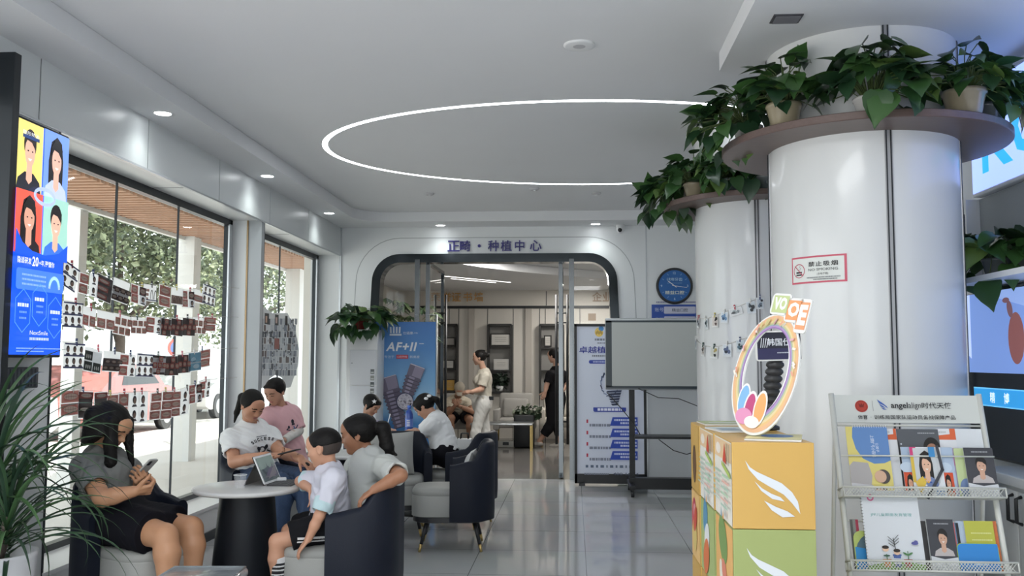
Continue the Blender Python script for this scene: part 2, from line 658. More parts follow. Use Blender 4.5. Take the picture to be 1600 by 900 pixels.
# windows: frame (structure) with panes as children
def window(n, y0, y1, mull):
    x = -3.23
    f = G()
    f.b2((x - 0.03, y0, 2.69), (x + 0.03, y1, 2.75), DARKMETAL)
    f.b2((x - 0.03, y0, 0.275), (x + 0.03, y1, 0.315), DARKMETAL)
    for y in (y0 + 0.03, y1 - 0.03):
        f.b2((x - 0.03, y - 0.03, 0.275), (x + 0.03, y + 0.03, 2.75), DARKMETAL)
    f.b2((x + 0.03, y1 - 0.11, 0.275), (x + 0.045, y1 - 0.04, 2.70), STEEL)
    for y in mull:
        f.b2((x - 0.008, y - 0.004, 0.3), (x + 0.008, y + 0.004, 2.7), DARKMETAL)
    o = f.build('window_%d' % n, kind='structure')
    ys = [y0] + list(mull) + [y1]
    for a, b in zip(ys, ys[1:]):
        p = G().add([(x, a + .01, .31), (x, b - .01, .31), (x, b - .01, 2.7), (x, a + .01, 2.7)], [(0, 1, 2, 3)], GLASS).build('pane', o)
    return o
window(1, 4.98, 8.36, (6.22, 7.24))
window(2, 8.45, 11.28, (9.85,))
# entrance bay by the black post
g = G()
g.b2((-2.90, 4.325, 0), (-2.80, 4.38, 2.99), DARKMETAL)
g.b2((-3.25, 4.325, 2.83), (-2.90, 4.40, 2.99), mat('header_grey', (0.10, 0.12, 0.12), 0.25, 0.3))
g.build('door_1', kind='structure')

# back wall with the rounded portal opening
PX0, PX1, PZ = -2.50, 0.53, 2.75
def portal(e, ze=None, flare=0.05):
    """outline (x,z) of the opening grown by e, sides flaring slightly towards the floor"""
    x0, x1, z = PX0 - e, PX1 + e, PZ + (e if ze is None else ze)
    r = 0.34 + e
    o = [(x0 - flare * 2, -0.02)]
    for i in range(11):
        t = pi - 0.5 * pi * i / 10
        o.append((x0 + r + r * math.cos(t), z - r + r * math.sin(t)))
    for i in range(11):
        t = 0.5 * pi - 0.5 * pi * i / 10
        o.append((x1 - r + r * math.cos(t), z - r + r * math.sin(t)))
    o.append((x1 + flare * 2, -0.02))
    return o
hole = portal(0.0)
outer = [(-3.30, -0.02), (-3.30, ZS), (2.6, ZS), (2.6, -0.02)]
poly = outer[:] + [hole[-1]] + list(reversed(hole))[1:]
g = G()
# (x,z) plane facing the camera: U=x, V=z gives N = -Y
def xz(y): return dict(O=(0, y, 0), U=(1, 0, 0), V=(0, 0, 1))
pts = [(-3.30, 0)] + [(p[0], max(p[1], 0)) for p in hole] + [(2.6, 0), (2.6, ZS), (-3.30, ZS)]
g.prism(pts, -0.22, WHITE_WALL, **xz(YB))
g.build('wall_back', kind='structure')
# groove around the portal, wall seam, corner trim
g = G()
a, b = portal(0.215, 0.21), portal(0.225, 0.22)
g.add([(p[0], YB - 0.0015, max(p[1], 0)) for p in a] + [(p[0], YB - 0.0015, max(p[1], 0)) for p in b],
      [(i, i + 1, len(a) + i + 1, len(a) + i) for i in range(len(a) - 1)], mat('groove_grey', (0.40, 0.42, 0.43), 0.6))
g.b2((0.89, YB - 0.004, 0), (0.905, YB, ZS), STEEL)
g.b2((-2.93, YB - 0.02, 0), (-2.905, YB - 0.001, ZS), STEEL)
g.build('trim_3', kind='structure')
# smoked chrome lining of the portal
g = G()
a, b = portal(0.012), portal(-0.095)
n = len(a)
for (y0, y1) in ((YB - 0.03, YB + 0.2),):
    va = [(p[0], y0, max(p[1], 0)) for p in a]; vb = [(p[0], y0, max(p[1], 0)) for p in b]
    wa = [(p[0], y1, max(p[1], 0)) for p in a]; wb = [(p[0], y1, max(p[1], 0)) for p in b]
    vs_ = va + vb + wa + wb
    fs_ = []
    for i in range(n - 1):
        fs_ += [(i, i + 1, n + i + 1, n + i), (n + i, n + i + 1, 3 * n + i + 1, 3 * n + i), (2 * n + i, 3 * n + i, 3 * n + i + 1, 2 * n + i + 1), (i, 2 * n + i, 2 * n + i + 1, i + 1)]
    g.add(vs_, fs_, CHROME, True)
o = g.build('door_2', kind='structure')
m = o.modifiers.new('es', 'EDGE_SPLIT'); m.split_angle = 0.6
# mullions of the fixed side panels and their panes
g = G()
for x in (-1.935, -0.02):
    g.b2((x - 0.03, YB - 0.05, 0), (x + 0.03, YB + 0.02, 2.69), POSTCHROME)
g.build('door_2_mullion', o)
for (a_, b_) in ((-2.42, -1.965), (0.01, 0.46)):
    G().add([(a_, YB - .015, .02), (b_, YB - .015, .02), (b_, YB - .015, 2.66), (a_, YB - .015, 2.66)], [(0, 1, 2, 3)], GLASS2).build('pane', o)
# two glass leaves standing open into the inner room
def leaf(n, x, s):
    f = G()
    f.b2((x - 0.025, YB + 0.0, 0.02), (x + 0.025, YB + 0.06, 2.67), POSTCHROME)
    f.b2((x - 0.02, YB + 1.28, 0.02), (x + 0.02, YB + 1.33, 2.64), CHROME)
    f.b2((x - 0.02, YB + 0.0, 2.63), (x + 0.02, YB + 1.33, 2.67), CHROME)
    f.b2((x - 0.02, YB + 0.0, 0.02), (x + 0.02, YB + 1.33, 0.08), CHROME)
    o = f.build('door_%d' % n, kind='structure')
    G().add([(x, YB + .06, .08), (x, YB + 1.28, .08), (x, YB + 1.28, 2.63), (x, YB + .06, 2.63)], [(0, 1, 2, 3)], GLASS2).build('pane', o)
    for e in (-1, 1):
        h = G()
        h.tube([(x + e * 0.075, YB + 1.12, 0.32), (x + e * 0.075, YB + 1.12, 2.33)], 0.018, BLACK, 10)
        for z in (0.62, 1.95, 2.08):
            h.tube([(x, YB + 1.12, z), (x + e * 0.075, YB + 1.12, z)], 0.011, BLACK, 8)
        h.build('handle', o)
    return o
leaf(3, -1.81, 1)
leaf(4, -0.155, -1)

# lettering over the portal
NAVY = mat('navy_letters', (0.035, 0.03, 0.19), 0.35)
sg = thing('portal_lettering', 'navy blue raised Chinese lettering above the rounded glass portal', 'lettering', (-0.95, YB, 2.8))
for ch, px in (('正', 709), ('畸', 727), ('·', 749), ('种', 771), ('植', 791), ('中', 812), ('心', 837)):
    p = at(px, 384, YB)
    h = 0.135 if ch != '·' else 0.04
    G().text(ch, h, NAVY, (p.x + 0.95, -0.002, 0.06 - h / 2), (1, 0, 0), (0, 0, 1), depth=0.02, bold=0.022).build('letter', sg)

# right wall behind the columns
XR = 2.45
G().b2((XR, -1.5, 0), (XR + 0.15, YB + 0.1, ZC), WHITE_WALL).build('wall_right', kind='structure')

# ceiling ring: an oval LED line
RINGM = mat('led_line', (0.92, 0.96, 1.0), 0.5, emit=14.0)
g = G()
rc, ra, rb, rr, nn = (0.12, 7.66), 2.22, 1.52, 0.07, 96
P0 = ell(rc[0], rc[1], ra, rb, nn, rot=rr)
P1 = ell(rc[0], rc[1], ra - 0.045, rb - 0.045, nn, rot=rr)
g.add([(p[0], p[1], ZC - 0.004) for p in P0 + P1], [(i, nn + i, nn + (i + 1) % nn, (i + 1) % nn) for i in range(nn)], RINGM)
g.add([(p[0], p[1], ZC - 0.004) for p in P0] + [(p[0], p[1], ZC) for p in P0], [(i, (i + 1) % nn, nn + (i + 1) % nn, nn + i) for i in range(nn)], WHITEPL)
g.add([(p[0], p[1], ZC - 0.004) for p in P1] + [(p[0], p[1], ZC) for p in P1], [(i, nn + i, nn + (i + 1) % nn, (i + 1) % nn) for i in range(nn)], WHITEPL)
props(g.build('ring_light', recenter=(rc[0], rc[1], ZC)), 'large oval LED ring light glowing white on the tray ceiling', 'ceiling light')

# recessed downlights
LAMPM = mat('lamp_disc', (0.95, 0.98, 1.0), 0.4, emit=14.0)
spots = [((-2.755, 5.886), 'round downlight in the window soffit, nearest the advertising screen'),
         ((-2.755, 8.003), 'round downlight in the window soffit, middle of the three along the windows'),
         ((-2.755, 10.111), 'round downlight in the window soffit, closest to the back wall'),
         ((-1.63, 11.10), 'round downlight above the left half of the portal lettering'),
         ((0.275, 11.10), 'round downlight above the right end of the portal, by the security camera')]
for (x, y), lb in spots:
    t = thing('downlight', lb, 'ceiling light', (x, y, ZS), group='recessed downlights')
    G().lathe([(0.052, -0.001), (0.062, -0.006), (0.07, -0.004), (0.07, 0.0)], (0, 0, 0), WHITEPL, 24).build('trim_ring', t)
    G().lathe([(0.0, -0.003), (0.054, -0.003)], (0, 0, 0), LAMPM, 24).build('diffuser', t)
    l = bpy.data.lights.new('downlight_beam', 'SPOT')
    l.energy, l.spot_size, l.spot_blend, l.shadow_soft_size = 14, math.radians(128), 1.0, 0.08
    l.color = (0.93, 1.0, 0.97)
    lo = bpy.data.objects.new('downlight_beam', l); COL.objects.link(lo); lo.parent = t; lo.location = (0, 0, -0.012)
for (x, y) in ((-1.4, 2.2), (0.4, 2.2), (-1.4, 0.2), (0.4, 0.2)):
    t = thing('downlight', 'round downlight in the ceiling of the front half of the shop', 'ceiling light', (x, y, ZC), group='front downlights')
    G().lathe([(0.0, -0.003), (0.054, -0.003), (0.07, -0.004), (0.07, 0.0)], (0, 0, 0), LAMPM, 24).build('diffuser', t)

# unseen wall added behind the photographer, its open gap sized to limit sky light
g = G()
g.b2((-3.3, -1.6, 2.45), (3.4, -1.48, ZC), WHITE_WALL)
g.b2((0.9, -1.6, 0), (3.4, -1.48, 2.45), WHITE_WALL)
g.b2((-3.3, -1.6, 0), (-2.2, -1.48, 2.45), WHITE_WALL)
g.build('wall_front_light_block', kind='structure')
# ================================================================ OUTSIDE THE WINDOWS
PAVE = mat('pale_paving', (0.62, 0.60, 0.57), 0.8, noise=0.08, nscale=1.5)
G().b2((-30, -6, -0.25), (-3.3, 45, -0.1), PAVE).build('pavement', kind='structure')
G().b2((-3.45, -1.5, 2.76), (-3.27, 11.4, 4.2), WHITE_WALL).build('wall_outside_lintel', kind='structure')
STUCCO = mat('outside_stucco', (0.72, 0.72, 0.70), 0.8, noise=0.03)
for n, (y, x0, x1, hw) in enumerate(((10.84, -6.20, -6.03, .09), (13.8, -6.10, -5.83, .13), (18.8, -5.98, -5.68, .15), (7.2, -6.2, -6.0, .1))):
    G().b2((x0, y - hw, -0.1), (x1, y + hw, 3.45), STUCCO).build('column_outside', kind='structure')
g = G()
g.b2((-5.03, -4, 3.36), (-3.3, 30, 3.5), STUCCO)
g.b2((-6.0, -4, 3.42), (-5.03, 30, 3.5), mat('canopy_dark', (0.16, 0.09, 0.06), 0.8))
g.b2((-6.05, -4, 3.28), (-5.98, 30, 3.5), STUCCO)
g.build('roof_canopy', kind='structure')
g = G()
SLAT = mat('cedar_slat', (0.45, 0.25, 0.15), 0.6, noise=0.15, nscale=8)
y = 2.0
while y < 26:
    g.b2((-5.97, y, 3.33), (-5.04, y + 0.085, 3.40), SLAT)
    y += 0.16
g.build('roof_canopy_slats', kind='structure')

# trees across the road
LEAFM = [mat('tree_leaf_a', (0.17, 0.21, 0.11), 0.6), mat('tree_leaf_b', (0.27, 0.31, 0.19), 0.6), mat('tree_leaf_c', (0.10, 0.13, 0.08), 0.6)]
BARK = mat('bark', (0.12, 0.10, 0.085), 0.9, noise=0.3, nscale=12)
def leaf_cloud(rnd, blobs, n, size, mats):
    """n bent two-quad leaves scattered in the shells of the given blobs (centre, radii)"""
    g = G()
    wts = [b[1][0] * b[1][1] * b[1][2] for b in blobs]
    for i in range(n):
        c, r = rnd.choices(blobs, wts)[0]
        d = Vector((rnd.gauss(0, 1), rnd.gauss(0, 1), rnd.gauss(0, 1))).normalized()
        q = rnd.uniform(0.35, 1.0) ** 0.5
        p = Vector((c[0] + d.x * r[0] * q, c[1] + d.y * r[1] * q, c[2] + d.z * r[2] * q))
        s = size * rnd.uniform(0.6, 1.4)
        a = Vector((rnd.gauss(0, 1), rnd.gauss(0, 1), rnd.gauss(0, 0.6) - 0.4)).normalized()
        b = a.orthogonal().normalized()
        b.rotate(Quaternion(a, rnd.uniform(0, 6.28)))
        k = a.cross(b)
        g.add([p, p + a * s * 0.5 + b * s * 0.32 + k * s * 0.08, p + a * s, p + a * s * 0.5 - b * s * 0.32 + k * s * 0.08, p + a * s * 0.5],
              [(0, 1, 4), (1, 2, 4), (2, 3, 4), (3, 0, 4)], rnd.choice(mats))
    return g
def tree(loc, h, r, rnd, label, n=13000, size=0.15):
    t = thing('street_tree', label, 'tree', loc, group='trees across the road')
    tr = G()
    top = Vector((rnd.uniform(-.3, .3), rnd.uniform(-.3, .3), h * 0.62))
    tr.tube([(0, 0, 0), (0.05, 0.02, h * 0.3), top], [0.16, 0.12, 0.06], BARK, 8)
    blobs = []
    for i in range(7):
        a = i * 2 * pi / 7 + rnd.uniform(-.3, .3)
        e = Vector((math.cos(a) * r * rnd.uniform(.45, .8), math.sin(a) * r * rnd.uniform(.45, .8), h * rnd.uniform(0.42, 0.9)))
        tr.tube([(0, 0, h * rnd.uniform(.25, .4)), e * 0.55 + Vector((0, 0, h * 0.18)), e], [0.07, 0.045, 0.015], BARK, 6)
        blobs.append((tuple(e), (r * .5, r * .5, h * .2)))
    blobs.append(((0, 0, h * .8), (r * .6, r * .6, h * .2)))
    tr.build('trunk', t)
    leaf_cloud(rnd, blobs, n, size, LEAFM).build('crown', t)
    return t
rnd = random.Random(3)
TL = ['leafy tree across the road seen through the first window, beside the advertising screen', 'leafy tree across the road behind the middle of the first window',
      'leafy tree seen between the two white outside columns', 'leafy tree seen right of the first window mullion, farther back', 'leafy tree seen through the upper part of the second window',
      'distant leafy tree behind the photo strings', 'distant leafy tree at the near end of the street', 'tall far tree seen low through the second window', 'tall far tree closing the gap behind the first window']
for i, (x, y, h, r) in enumerate(((-12.6, 12.0, 6.8, 2.6), (-11.5, 17.0, 7.0, 2.8), (-11.0, 21.5, 6.6, 2.8), (-15.5, 24.0, 8.5, 3.4), (-10.5, 28.5, 7.0, 3.2), (-17.0, 18.5, 8.5, 3.4), (-14.5, 11.0, 8.0, 3.2), (-19.0, 26.0, 9.5, 3.8), (-20.0, 15.5, 9.5, 3.8))):
    tree((x, y, -0.1), h, r, rnd, TL[i])
g = leaf_cloud(rnd, [((-14, 13 + 3.2 * k, 0.55), (1.0, 1.9, 0.75)) for k in range(6)], 3600, 0.2, LEAFM)
props(g.build('hedge', recenter=(-14, 21, -0.1)), 'long clipped hedge along the far side of the road', 'hedge', kind='stuff')

# two parked cars and a no-parking sign
def car(loc, rz, paint, label):
    t = thing('parked_car', label, 'car', loc, rz)
    P = mat('car_paint_' + paint, paint, 0.25, coat=0.6)
    prof = [(-2.1, 0.35), (-2.15, 0.75), (-1.5, 0.92), (-0.75, 1.42), (0.55, 1.45), (1.25, 0.98), (2.1, 0.88), (2.18, 0.4), (1.8, 0.25), (-1.8, 0.25)]
    g = G().prism(prof, 1.7, P, (0, 0.85, 0), (1, 0, 0), (0, 0, 1))
    g.build('body', t, bevel=0.06)
    gl = G()
    DG = mat('car_glass', (0.03, 0.04, 0.045), 0.08)
    for s in (-1, 1):
        y = s * 0.856
        gl.prism([(-0.68, 1.02), (-0.58, 1.34), (0.48, 1.36), (0.98, 1.02)], 0.01 * s, DG, (0, y, 0), (1, 0, 0), (0, 0, 1))
    gl.build('side_window', t)
    for x in (-1.3, 1.35):
        for s in (-1, 1):
            wh = G()
            wh.cyl((x, s * 0.72, 0.32), (x, s * 0.88, 0.32), 0.32, 0.32, BLACK, 20)
            wh.cyl((x, s * 0.86, 0.32), (x, s * 0.89, 0.32), 0.19, 0.19, STEEL, 16)
            wh.build('wheel', t)
    return t
car((-9.6, 13.0, -0.1), pi / 2, '#c9ccd0', 'silver car parked outside the first window')
car((-9.9, 18.6, -0.1), pi / 2, '#a86a66', 'dull red car parked outside behind the lowest photo string')
car((-10.2, 25.0, -0.1), pi / 2, '#e6e6e4', 'white car parked farthest down the street')
t = thing('road_sign', 'round blue no-parking sign with a red rim across the pavement', 'road sign', (-7.2, 16.2, -0.1))
G().cyl((0, 0, 0), (0, 0, 2.0), 0.03, 0.03, STEEL, 10).build('post', t)
g = G().cyl((0.03, -0.03, 1.75), (0.05, -0.05, 1.75), 0.17, 0.17, ink('#c8706a'), 28)
g.cyl((0.05, -0.05, 1.75), (0.052, -0.052, 1.75), 0.125, 0.125, ink('#6a84c0'), 28)
g.build('sign_face', t)
# ================================================================ THE INNER ROOM BEYOND THE PORTAL
YI = 17.0
CREAM = mat('cream_panel', (0.66, 0.63, 0.58), 0.45, noise=0.02, nscale=2)
G().b2((-3.45, YI, 0), (2.6, YI + 0.15, 3.3), CREAM).build('wall_inner_back', kind='structure')
G().b2((-3.45, YB + 0.22, 0), (-3.3, YI, 3.3), CREAM).build('wall_inner_left', kind='structure')
G().b2((1.9, YB + 0.22, 0), (2.05, YI, 3.3), CREAM).build('wall_inner_right', kind='structure')
g = G()
g.b2((-3.45, YB + 0.21, 2.86), (2.6, YI + 0.2, 2.95), CEIL)
g.build('ceiling_inner', kind='structure')
# lower half of the inner ceiling with a curved front edge, and two light slots in it
g = G()
ed = [(-2.6, 11.55), (-1.95, 11.65), (-1.78, 11.8), (-1.52, 12.25), (-1.22, 12.8), (-.75, 13.45), (-.2, 14.0), (.25, 14.4), (.6, 14.72), (1.1, 15.05), (1.9, 15.3)]
g.prism(ed + [(1.9, YI), (-3.3, YI), (-3.3, 11.55)], 0.115, CEIL, (0, 0, 2.74))
g.build('ceiling_inner_bulkhead', kind='structure')
LSLOT = mat('led_slot', (1, 0.97, 0.9), 0.5, emit=3.0)
t = thing('strip_light', 'pair of thin light slots in the ceiling beyond the portal', 'ceiling light', (-1.5, 14.7, 2.74))
for (x0, y0, x1, y1, w2) in ((-2.0, 14.05, -1.05, 15.25, .02), (-1.95, 14.5, -1.3, 15.3, .015)):
    d = Vector((x1 - x0, y1 - y0, 0)).normalized(); q = Vector((-d.y, d.x, 0)) * w2
    A_, B_ = Vector((x0 + 1.5, y0 - 14.7, -.003)), Vector((x1 + 1.5, y1 - 14.7, -.003))
    G().add([A_ - q, B_ - q, B_ + q, A_ + q], [(0, 3, 2, 1)], LSLOT).build('diffuser', t)
    G().add([A_ + q * 1.2, B_ + q * 1.2, B_ + q * 2.6, A_ + q * 2.6], [(0, 3, 2, 1)], JOINT).build('slot', t)
# black rail and panel joints
def wz(py): return at(800, py, YI).z
def wx(px): return at(px, 480, YI).x
ZR = wz(480)
G().b2((-3.3, YI - 0.02, ZR - 0.025), (1.9, YI, ZR + 0.025), BLACK).build('trim_4', kind='structure')
g = G()
for px in (702, 717, 733, 741, 762, 802, 821, 829, 843, 852, 906):
    g.b2((wx(px) - 0.006, YI - 0.004, 0), (wx(px) + 0.006, YI, ZR - 0.03), JOINT)
for (a_, b_) in ((733, 742), (821, 831)):
    g.b2((wx(a_), YI - 0.06, 0), (wx(b_), YI, ZR - 0.03), mat('slim_pilaster', (0.45, 0.42, 0.38), 0.45))
g.b2((wx(853), YI - 0.004, ZR + 0.03), (wx(853) + 0.012, YI, 2.72), JOINT)
g.build('trim_5', kind='structure')
# gold lettering on the inner wall
GOLD = mat('gold_letters', (0.62, 0.36, 0.14), 0.35, 0.4)
sg = thing('gold_lettering', 'gold raised Chinese lettering on the cream wall seen through the portal', 'lettering', (wx(720), YI, wz(464)))
for ch, px in (('荣', 681), ('誉', 698), ('证', 713), ('书', 731), ('墙', 748)):
    G().text(ch, 0.17, GOLD, (wx(px) - wx(720), -0.003, -0.085), (1, 0, 0), (0, 0, 1), depth=0.03, bold=0.02).build('letter', sg)
sg = thing('gold_lettering', 'raised gold lettering in a glass-dimmed tone above the right glass panel of the portal', 'lettering', (wx(940), YI, wz(464)))
for ch, px in (('企', 933), ('业', 949)):
    G().text(ch, 0.17, mat('gold_letters_dimmed', (0.33, 0.24, 0.17), 0.5, 0.2), (wx(px) - wx(940), -0.003, -0.085), (1, 0, 0), (0, 0, 1), depth=0.03, bold=0.02).build('letter', sg)  # darker copy of the gold: dimming through the glass put into the colour
G().b2((wx(919), YI - 0.006, wz(501)), (wx(931), YI, wz(490)), mat('tan_plate', (0.35, 0.27, 0.2), 0.5)).build('trim_6', kind='structure')

# display niches: shallow black-framed cases
FRAMEBLK = mat('frame_black', (0.02, 0.018, 0.016), 0.4)
NICHE = mat('niche_grey', (0.22, 0.215, 0.205), 0.6)
def niche(pa, pb, label, shelves):
    x0, x1, z0, z1 = wx(pa), wx(pb), wz(613), wz(508)
    t = thing('display_case', label, 'display case', ((x0 + x1) / 2, YI, z0), group='black framed display cases in the cream wall')
    w_, h_ = x1 - x0, z1 - z0
    g = G()
    for s in (-1, 1):
        g.b2((s * w_ / 2 - 0.02, -0.14, 0), (s * w_ / 2 + 0.02, 0.0, h_), FRAMEBLK)
    g.b2((-w_ / 2, -0.14, -0.02), (w_ / 2, 0, 0.02), FRAMEBLK)
    g.b2((-w_ / 2, -0.14, h_ - 0.02), (w_ / 2, 0, h_ + 0.02), FRAMEBLK)
    g.build('frame', t)
    G().b2((-w_ / 2 + 0.02, -0.012, 0.02), (w_ / 2 - 0.02, -0.002, h_ - 0.02), NICHE).build('back_panel', t)
    for py in shelves:
        z = wz(py) - z0
        G().b2((-w_ / 2 + 0.02, -0.135, z - 0.012), (w_ / 2 - 0.02, -0.012, z + 0.012), FRAMEBLK).build('shelf', t)
    return x0, x1
niche(689, 716, 'narrow black-framed display case behind the seated man in a cap', (543, 578))
niche(764, 800, 'black-framed display case right of the woman in white', (542, 579))
niche(844, 880, 'black-framed display case behind the woman in black', (544, 579))
def certificate(px0, px1, py0, py1, paper, label, border=FRAMEBLK, lines=True):
    x0, x1, z0, z1 = wx(px0), wx(px1), wz(py1), wz(py0)
    c = ((x0 + x1) / 2, YI - 0.075, z0)
    t = thing('framed_certificate', label, 'certificate', c)
    hw, h_ = (x1 - x0) / 2, z1 - z0
    g = G().b2((-hw, -0.03, 0), (hw, 0.0, h_), border)
    g.build('frame', t, bevel=0.006)
    g = G()
    A = Art(g, (0, -0.031, 0), (1, 0, 0), (0, 0, 1))
    k = 0.025
    A.rect(-hw + k, k, hw - k, h_ - k, paper)
    if lines:
        r_ = random.Random(int(px0 * 7 + py0))
        for i in range(3):
            A.smallprint(-hw * .55, h_ * (0.66 - 0.15 * i), hw * .55, h_ * .035, '8a8a88', r_)
    g.build('sheet', t)
certificate(692, 713, 527, 541, '#8f8c88', 'grey framed certificate on the top shelf behind the seated man')
certificate(692, 712, 562, 577, '#b9b9b6', 'framed photograph with dark figures on the middle shelf behind the seated man')
certificate(692, 714, 592, 612, '#b08a3c', 'gold-coloured plaque on the bottom shelf behind the seated man')
certificate(767, 799, 521, 541, '#c9c7c2', 'black framed certificate on the top shelf beside the woman in white')
certificate(772, 796, 561, 578, '#c4c2be', 'frameless pale certificate on the middle shelf beside the woman in white', border=mat('acrylic_pale', (0.5, 0.5, 0.49), 0.3))
certificate(850, 862, 524, 542, '#b9b7b2', 'pale certificate on the upper shelf above the woman in black')

# armchairs along the inner wall
SOFA = mat('sofa_grey', (0.34, 0.33, 0.31), 0.8, bump=0.3, bscale=200)
SOFA2 = mat('sofa_cream', (0.56, 0.53, 0.47), 0.8, bump=0.3, bscale=200)
BRASS = mat('brass', (0.55, 0.40, 0.16), 0.3, 0.9)
def armchair(x, y, rz, m, label):
    t = thing('armchair', label, 'armchair', (x, y, 0), rz, group='armchairs along the inner wall')
    G().rbox((0, -0.02, 0.36), (0.54, 0.6, 0.16), 0.04, m).build('seat_cushion', t)
    G().rbox((0, 0.27, 0.6), (0.6, 0.14, 0.52), 0.05, m, rotm(-0.12)).build('backrest', t)
    G().rbox((0, 0.15, 0.6), (0.46, 0.12, 0.34), 0.055, m, rotm(-0.2)).build('back_cushion', t)
    for s in (-1, 1):
        G().rbox((s * 0.31, -0.02, 0.42), (0.1, 0.64, 0.36), 0.03, m).build('armrest', t)
    for sx in (-1, 1):
        for sy in (-1, 1):
            G().tube([(sx * 0.31, sy * 0.28, 0.26), (sx * 0.32, sy * 0.29, 0)], 0.015, BRASS, 8).build('leg', t)
    return t
armchair(-1.95, 15.75, 0, SOFA, 'grey armchair under the man in the cap')
armchair(-1.02, 16.1, 0, SOFA, 'grey armchair with a loose back cushion, right of the woman in white')
armchair(-0.24, 16.3, 0, SOFA2, 'cream armchair behind the woman in black')
# low table, black bin with a plant, boots of small things
t = thing('coffee_table', 'low metal-framed table in front of the grey armchair beyond the portal', 'table', (-1.15, 14.9, 0))
G().rbox((0, 0, 0.42), (1.0, 0.5, 0.03), 0.01, STEEL).build('tabletop', t)
for sx in (-1, 1):
    for sy in (-1, 1):
        G().b2((sx * 0.47 - 0.014, sy * 0.22 - 0.014, 0), (sx * 0.47 + 0.014, sy * 0.22 + 0.014, 0.41), BRASS if sx > 0 else STEEL).build('leg', t)
t = thing('plant_stand', 'black box stand carrying trailing plants beside the woman in black', 'plant stand', (-0.82, 15.42, 0))
G().rbox((0, 0, 0.27), (0.34, 0.34, 0.54), 0.02, BLACK).build('box', t)
lf = leaf_cloud(random.Random(5), [((0.05, 0, 0.58), (0.26, 0.15, 0.09))], 160, 0.11, [mat('pale_leaf', (0.2, 0.23, 0.17), 0.6), mat('dark_leaf', (0.03, 0.06, 0.03), 0.5)])
lf.build('foliage', t)
t = thing('potted_plant', 'small dark potted plant on the bottom shelf of the middle display case', 'plant', ((wx(782)), YI - 0.115, wz(611)))
G().lathe([(0.0, 0), (0.06, 0), (0.075, 0.1), (0.068, 0.1), (0.06, 0.03)], (0, 0, 0), WHITEPL, 20).build('pot', t)
leaf_cloud(random.Random(6), [((0, 0, 0.2), (0.17, 0.045, 0.14))], 130, 0.1, [mat('dark_leaf2', (0.015, 0.03, 0.018), 0.5)]).build('foliage', t)
t = thing('shoe_cover_box', 'small pale box on the floor by the armchair legs beyond the portal', 'box', (-1.12, 15.3, 0))
G().rbox((0, 0, 0.055), (0.26, 0.14, 0.11), 0.01, mat('pale_box', (0.55, 0.55, 0.52), 0.4)).build('carton', t)
G().b2((-0.05, -0.072, 0.04), (0.05, -0.0705, 0.09), ink('#33363a')).build('label_patch', t)
# umbrella tree behind the left glass panel
t = thing('umbrella_tree', 'leafy umbrella tree behind the left glass panel of the portal', 'plant', (-2.3, 12.3, 0))
G().lathe([(0, 0), (0.17, 0), (0.22, 0.4), (0.2, 0.4), (0.16, 0.3), (0, 0.3)], (0, 0, 0), WHITEPL, 24).build('pot', t)
g = G()
rr_ = random.Random(11)
for k in range(7):
    a_ = k * 0.9
    g.tube([(0, 0, 0.3), (0.12 * math.cos(a_), 0.12 * math.sin(a_), 1.2), (0.42 * math.cos(a_), 0.3 * math.sin(a_), rr_.uniform(1.75, 2.2))], [0.02, 0.014, 0.006], mat('stem_brown', (0.18, 0.15, 0.09), 0.8), 6)
g.build('stem', t)
g = G()
SCH = [mat('scheff_a', (0.045, 0.10, 0.04), 0.4), mat('scheff_b', (0.10, 0.16, 0.07), 0.4), mat('scheff_c', (0.22, 0.26, 0.13), 0.4)]
for k in range(34):
    c = Vector((rr_.uniform(-0.5, 0.5), rr_.uniform(-0.4, 0.35), rr_.uniform(1.68, 2.32)))
    for j in range(8):
        a_ = j * 2 * pi / 8 + rr_.uniform(-.2, .2)
        d = Vector((math.cos(a_), math.sin(a_), -0.45)).normalized()
        L = rr_.uniform(0.12, 0.19)
        q = d.cross(Vector((0, 0, 1))).normalized() * L * 0.2
        g.add([c, c + d * L * .5 + q, c + d * L + Vector((0, 0, -0.03)), c + d * L * .5 - q], [(0, 1, 2, 3)], rr_.choice(SCH))
g.build('foliage', t)
# ================================================================ RIGHT SIDE: COLUMNS, SHELVES, PLANTS
def hit(px, py, O, N):
    """point where the view ray of a pixel meets the plane (O, N)"""
    O, N = Vector(O), Vector(N)
    d = RIGHT * ((px - 800) / FOC) + DOWN * ((py - 450) / FOC) + FWD
    c = Vector((0, 0, CAM_H))
    return c + d * ((O - c).dot(N) / d.dot(N))
def pix(p):
    q = Vector(p) - Vector((0, 0, CAM_H))
    return 800 + FOC * q.dot(RIGHT) / q.dot(FWD), 450 + FOC * q.dot(DOWN) / q.dot(FWD)

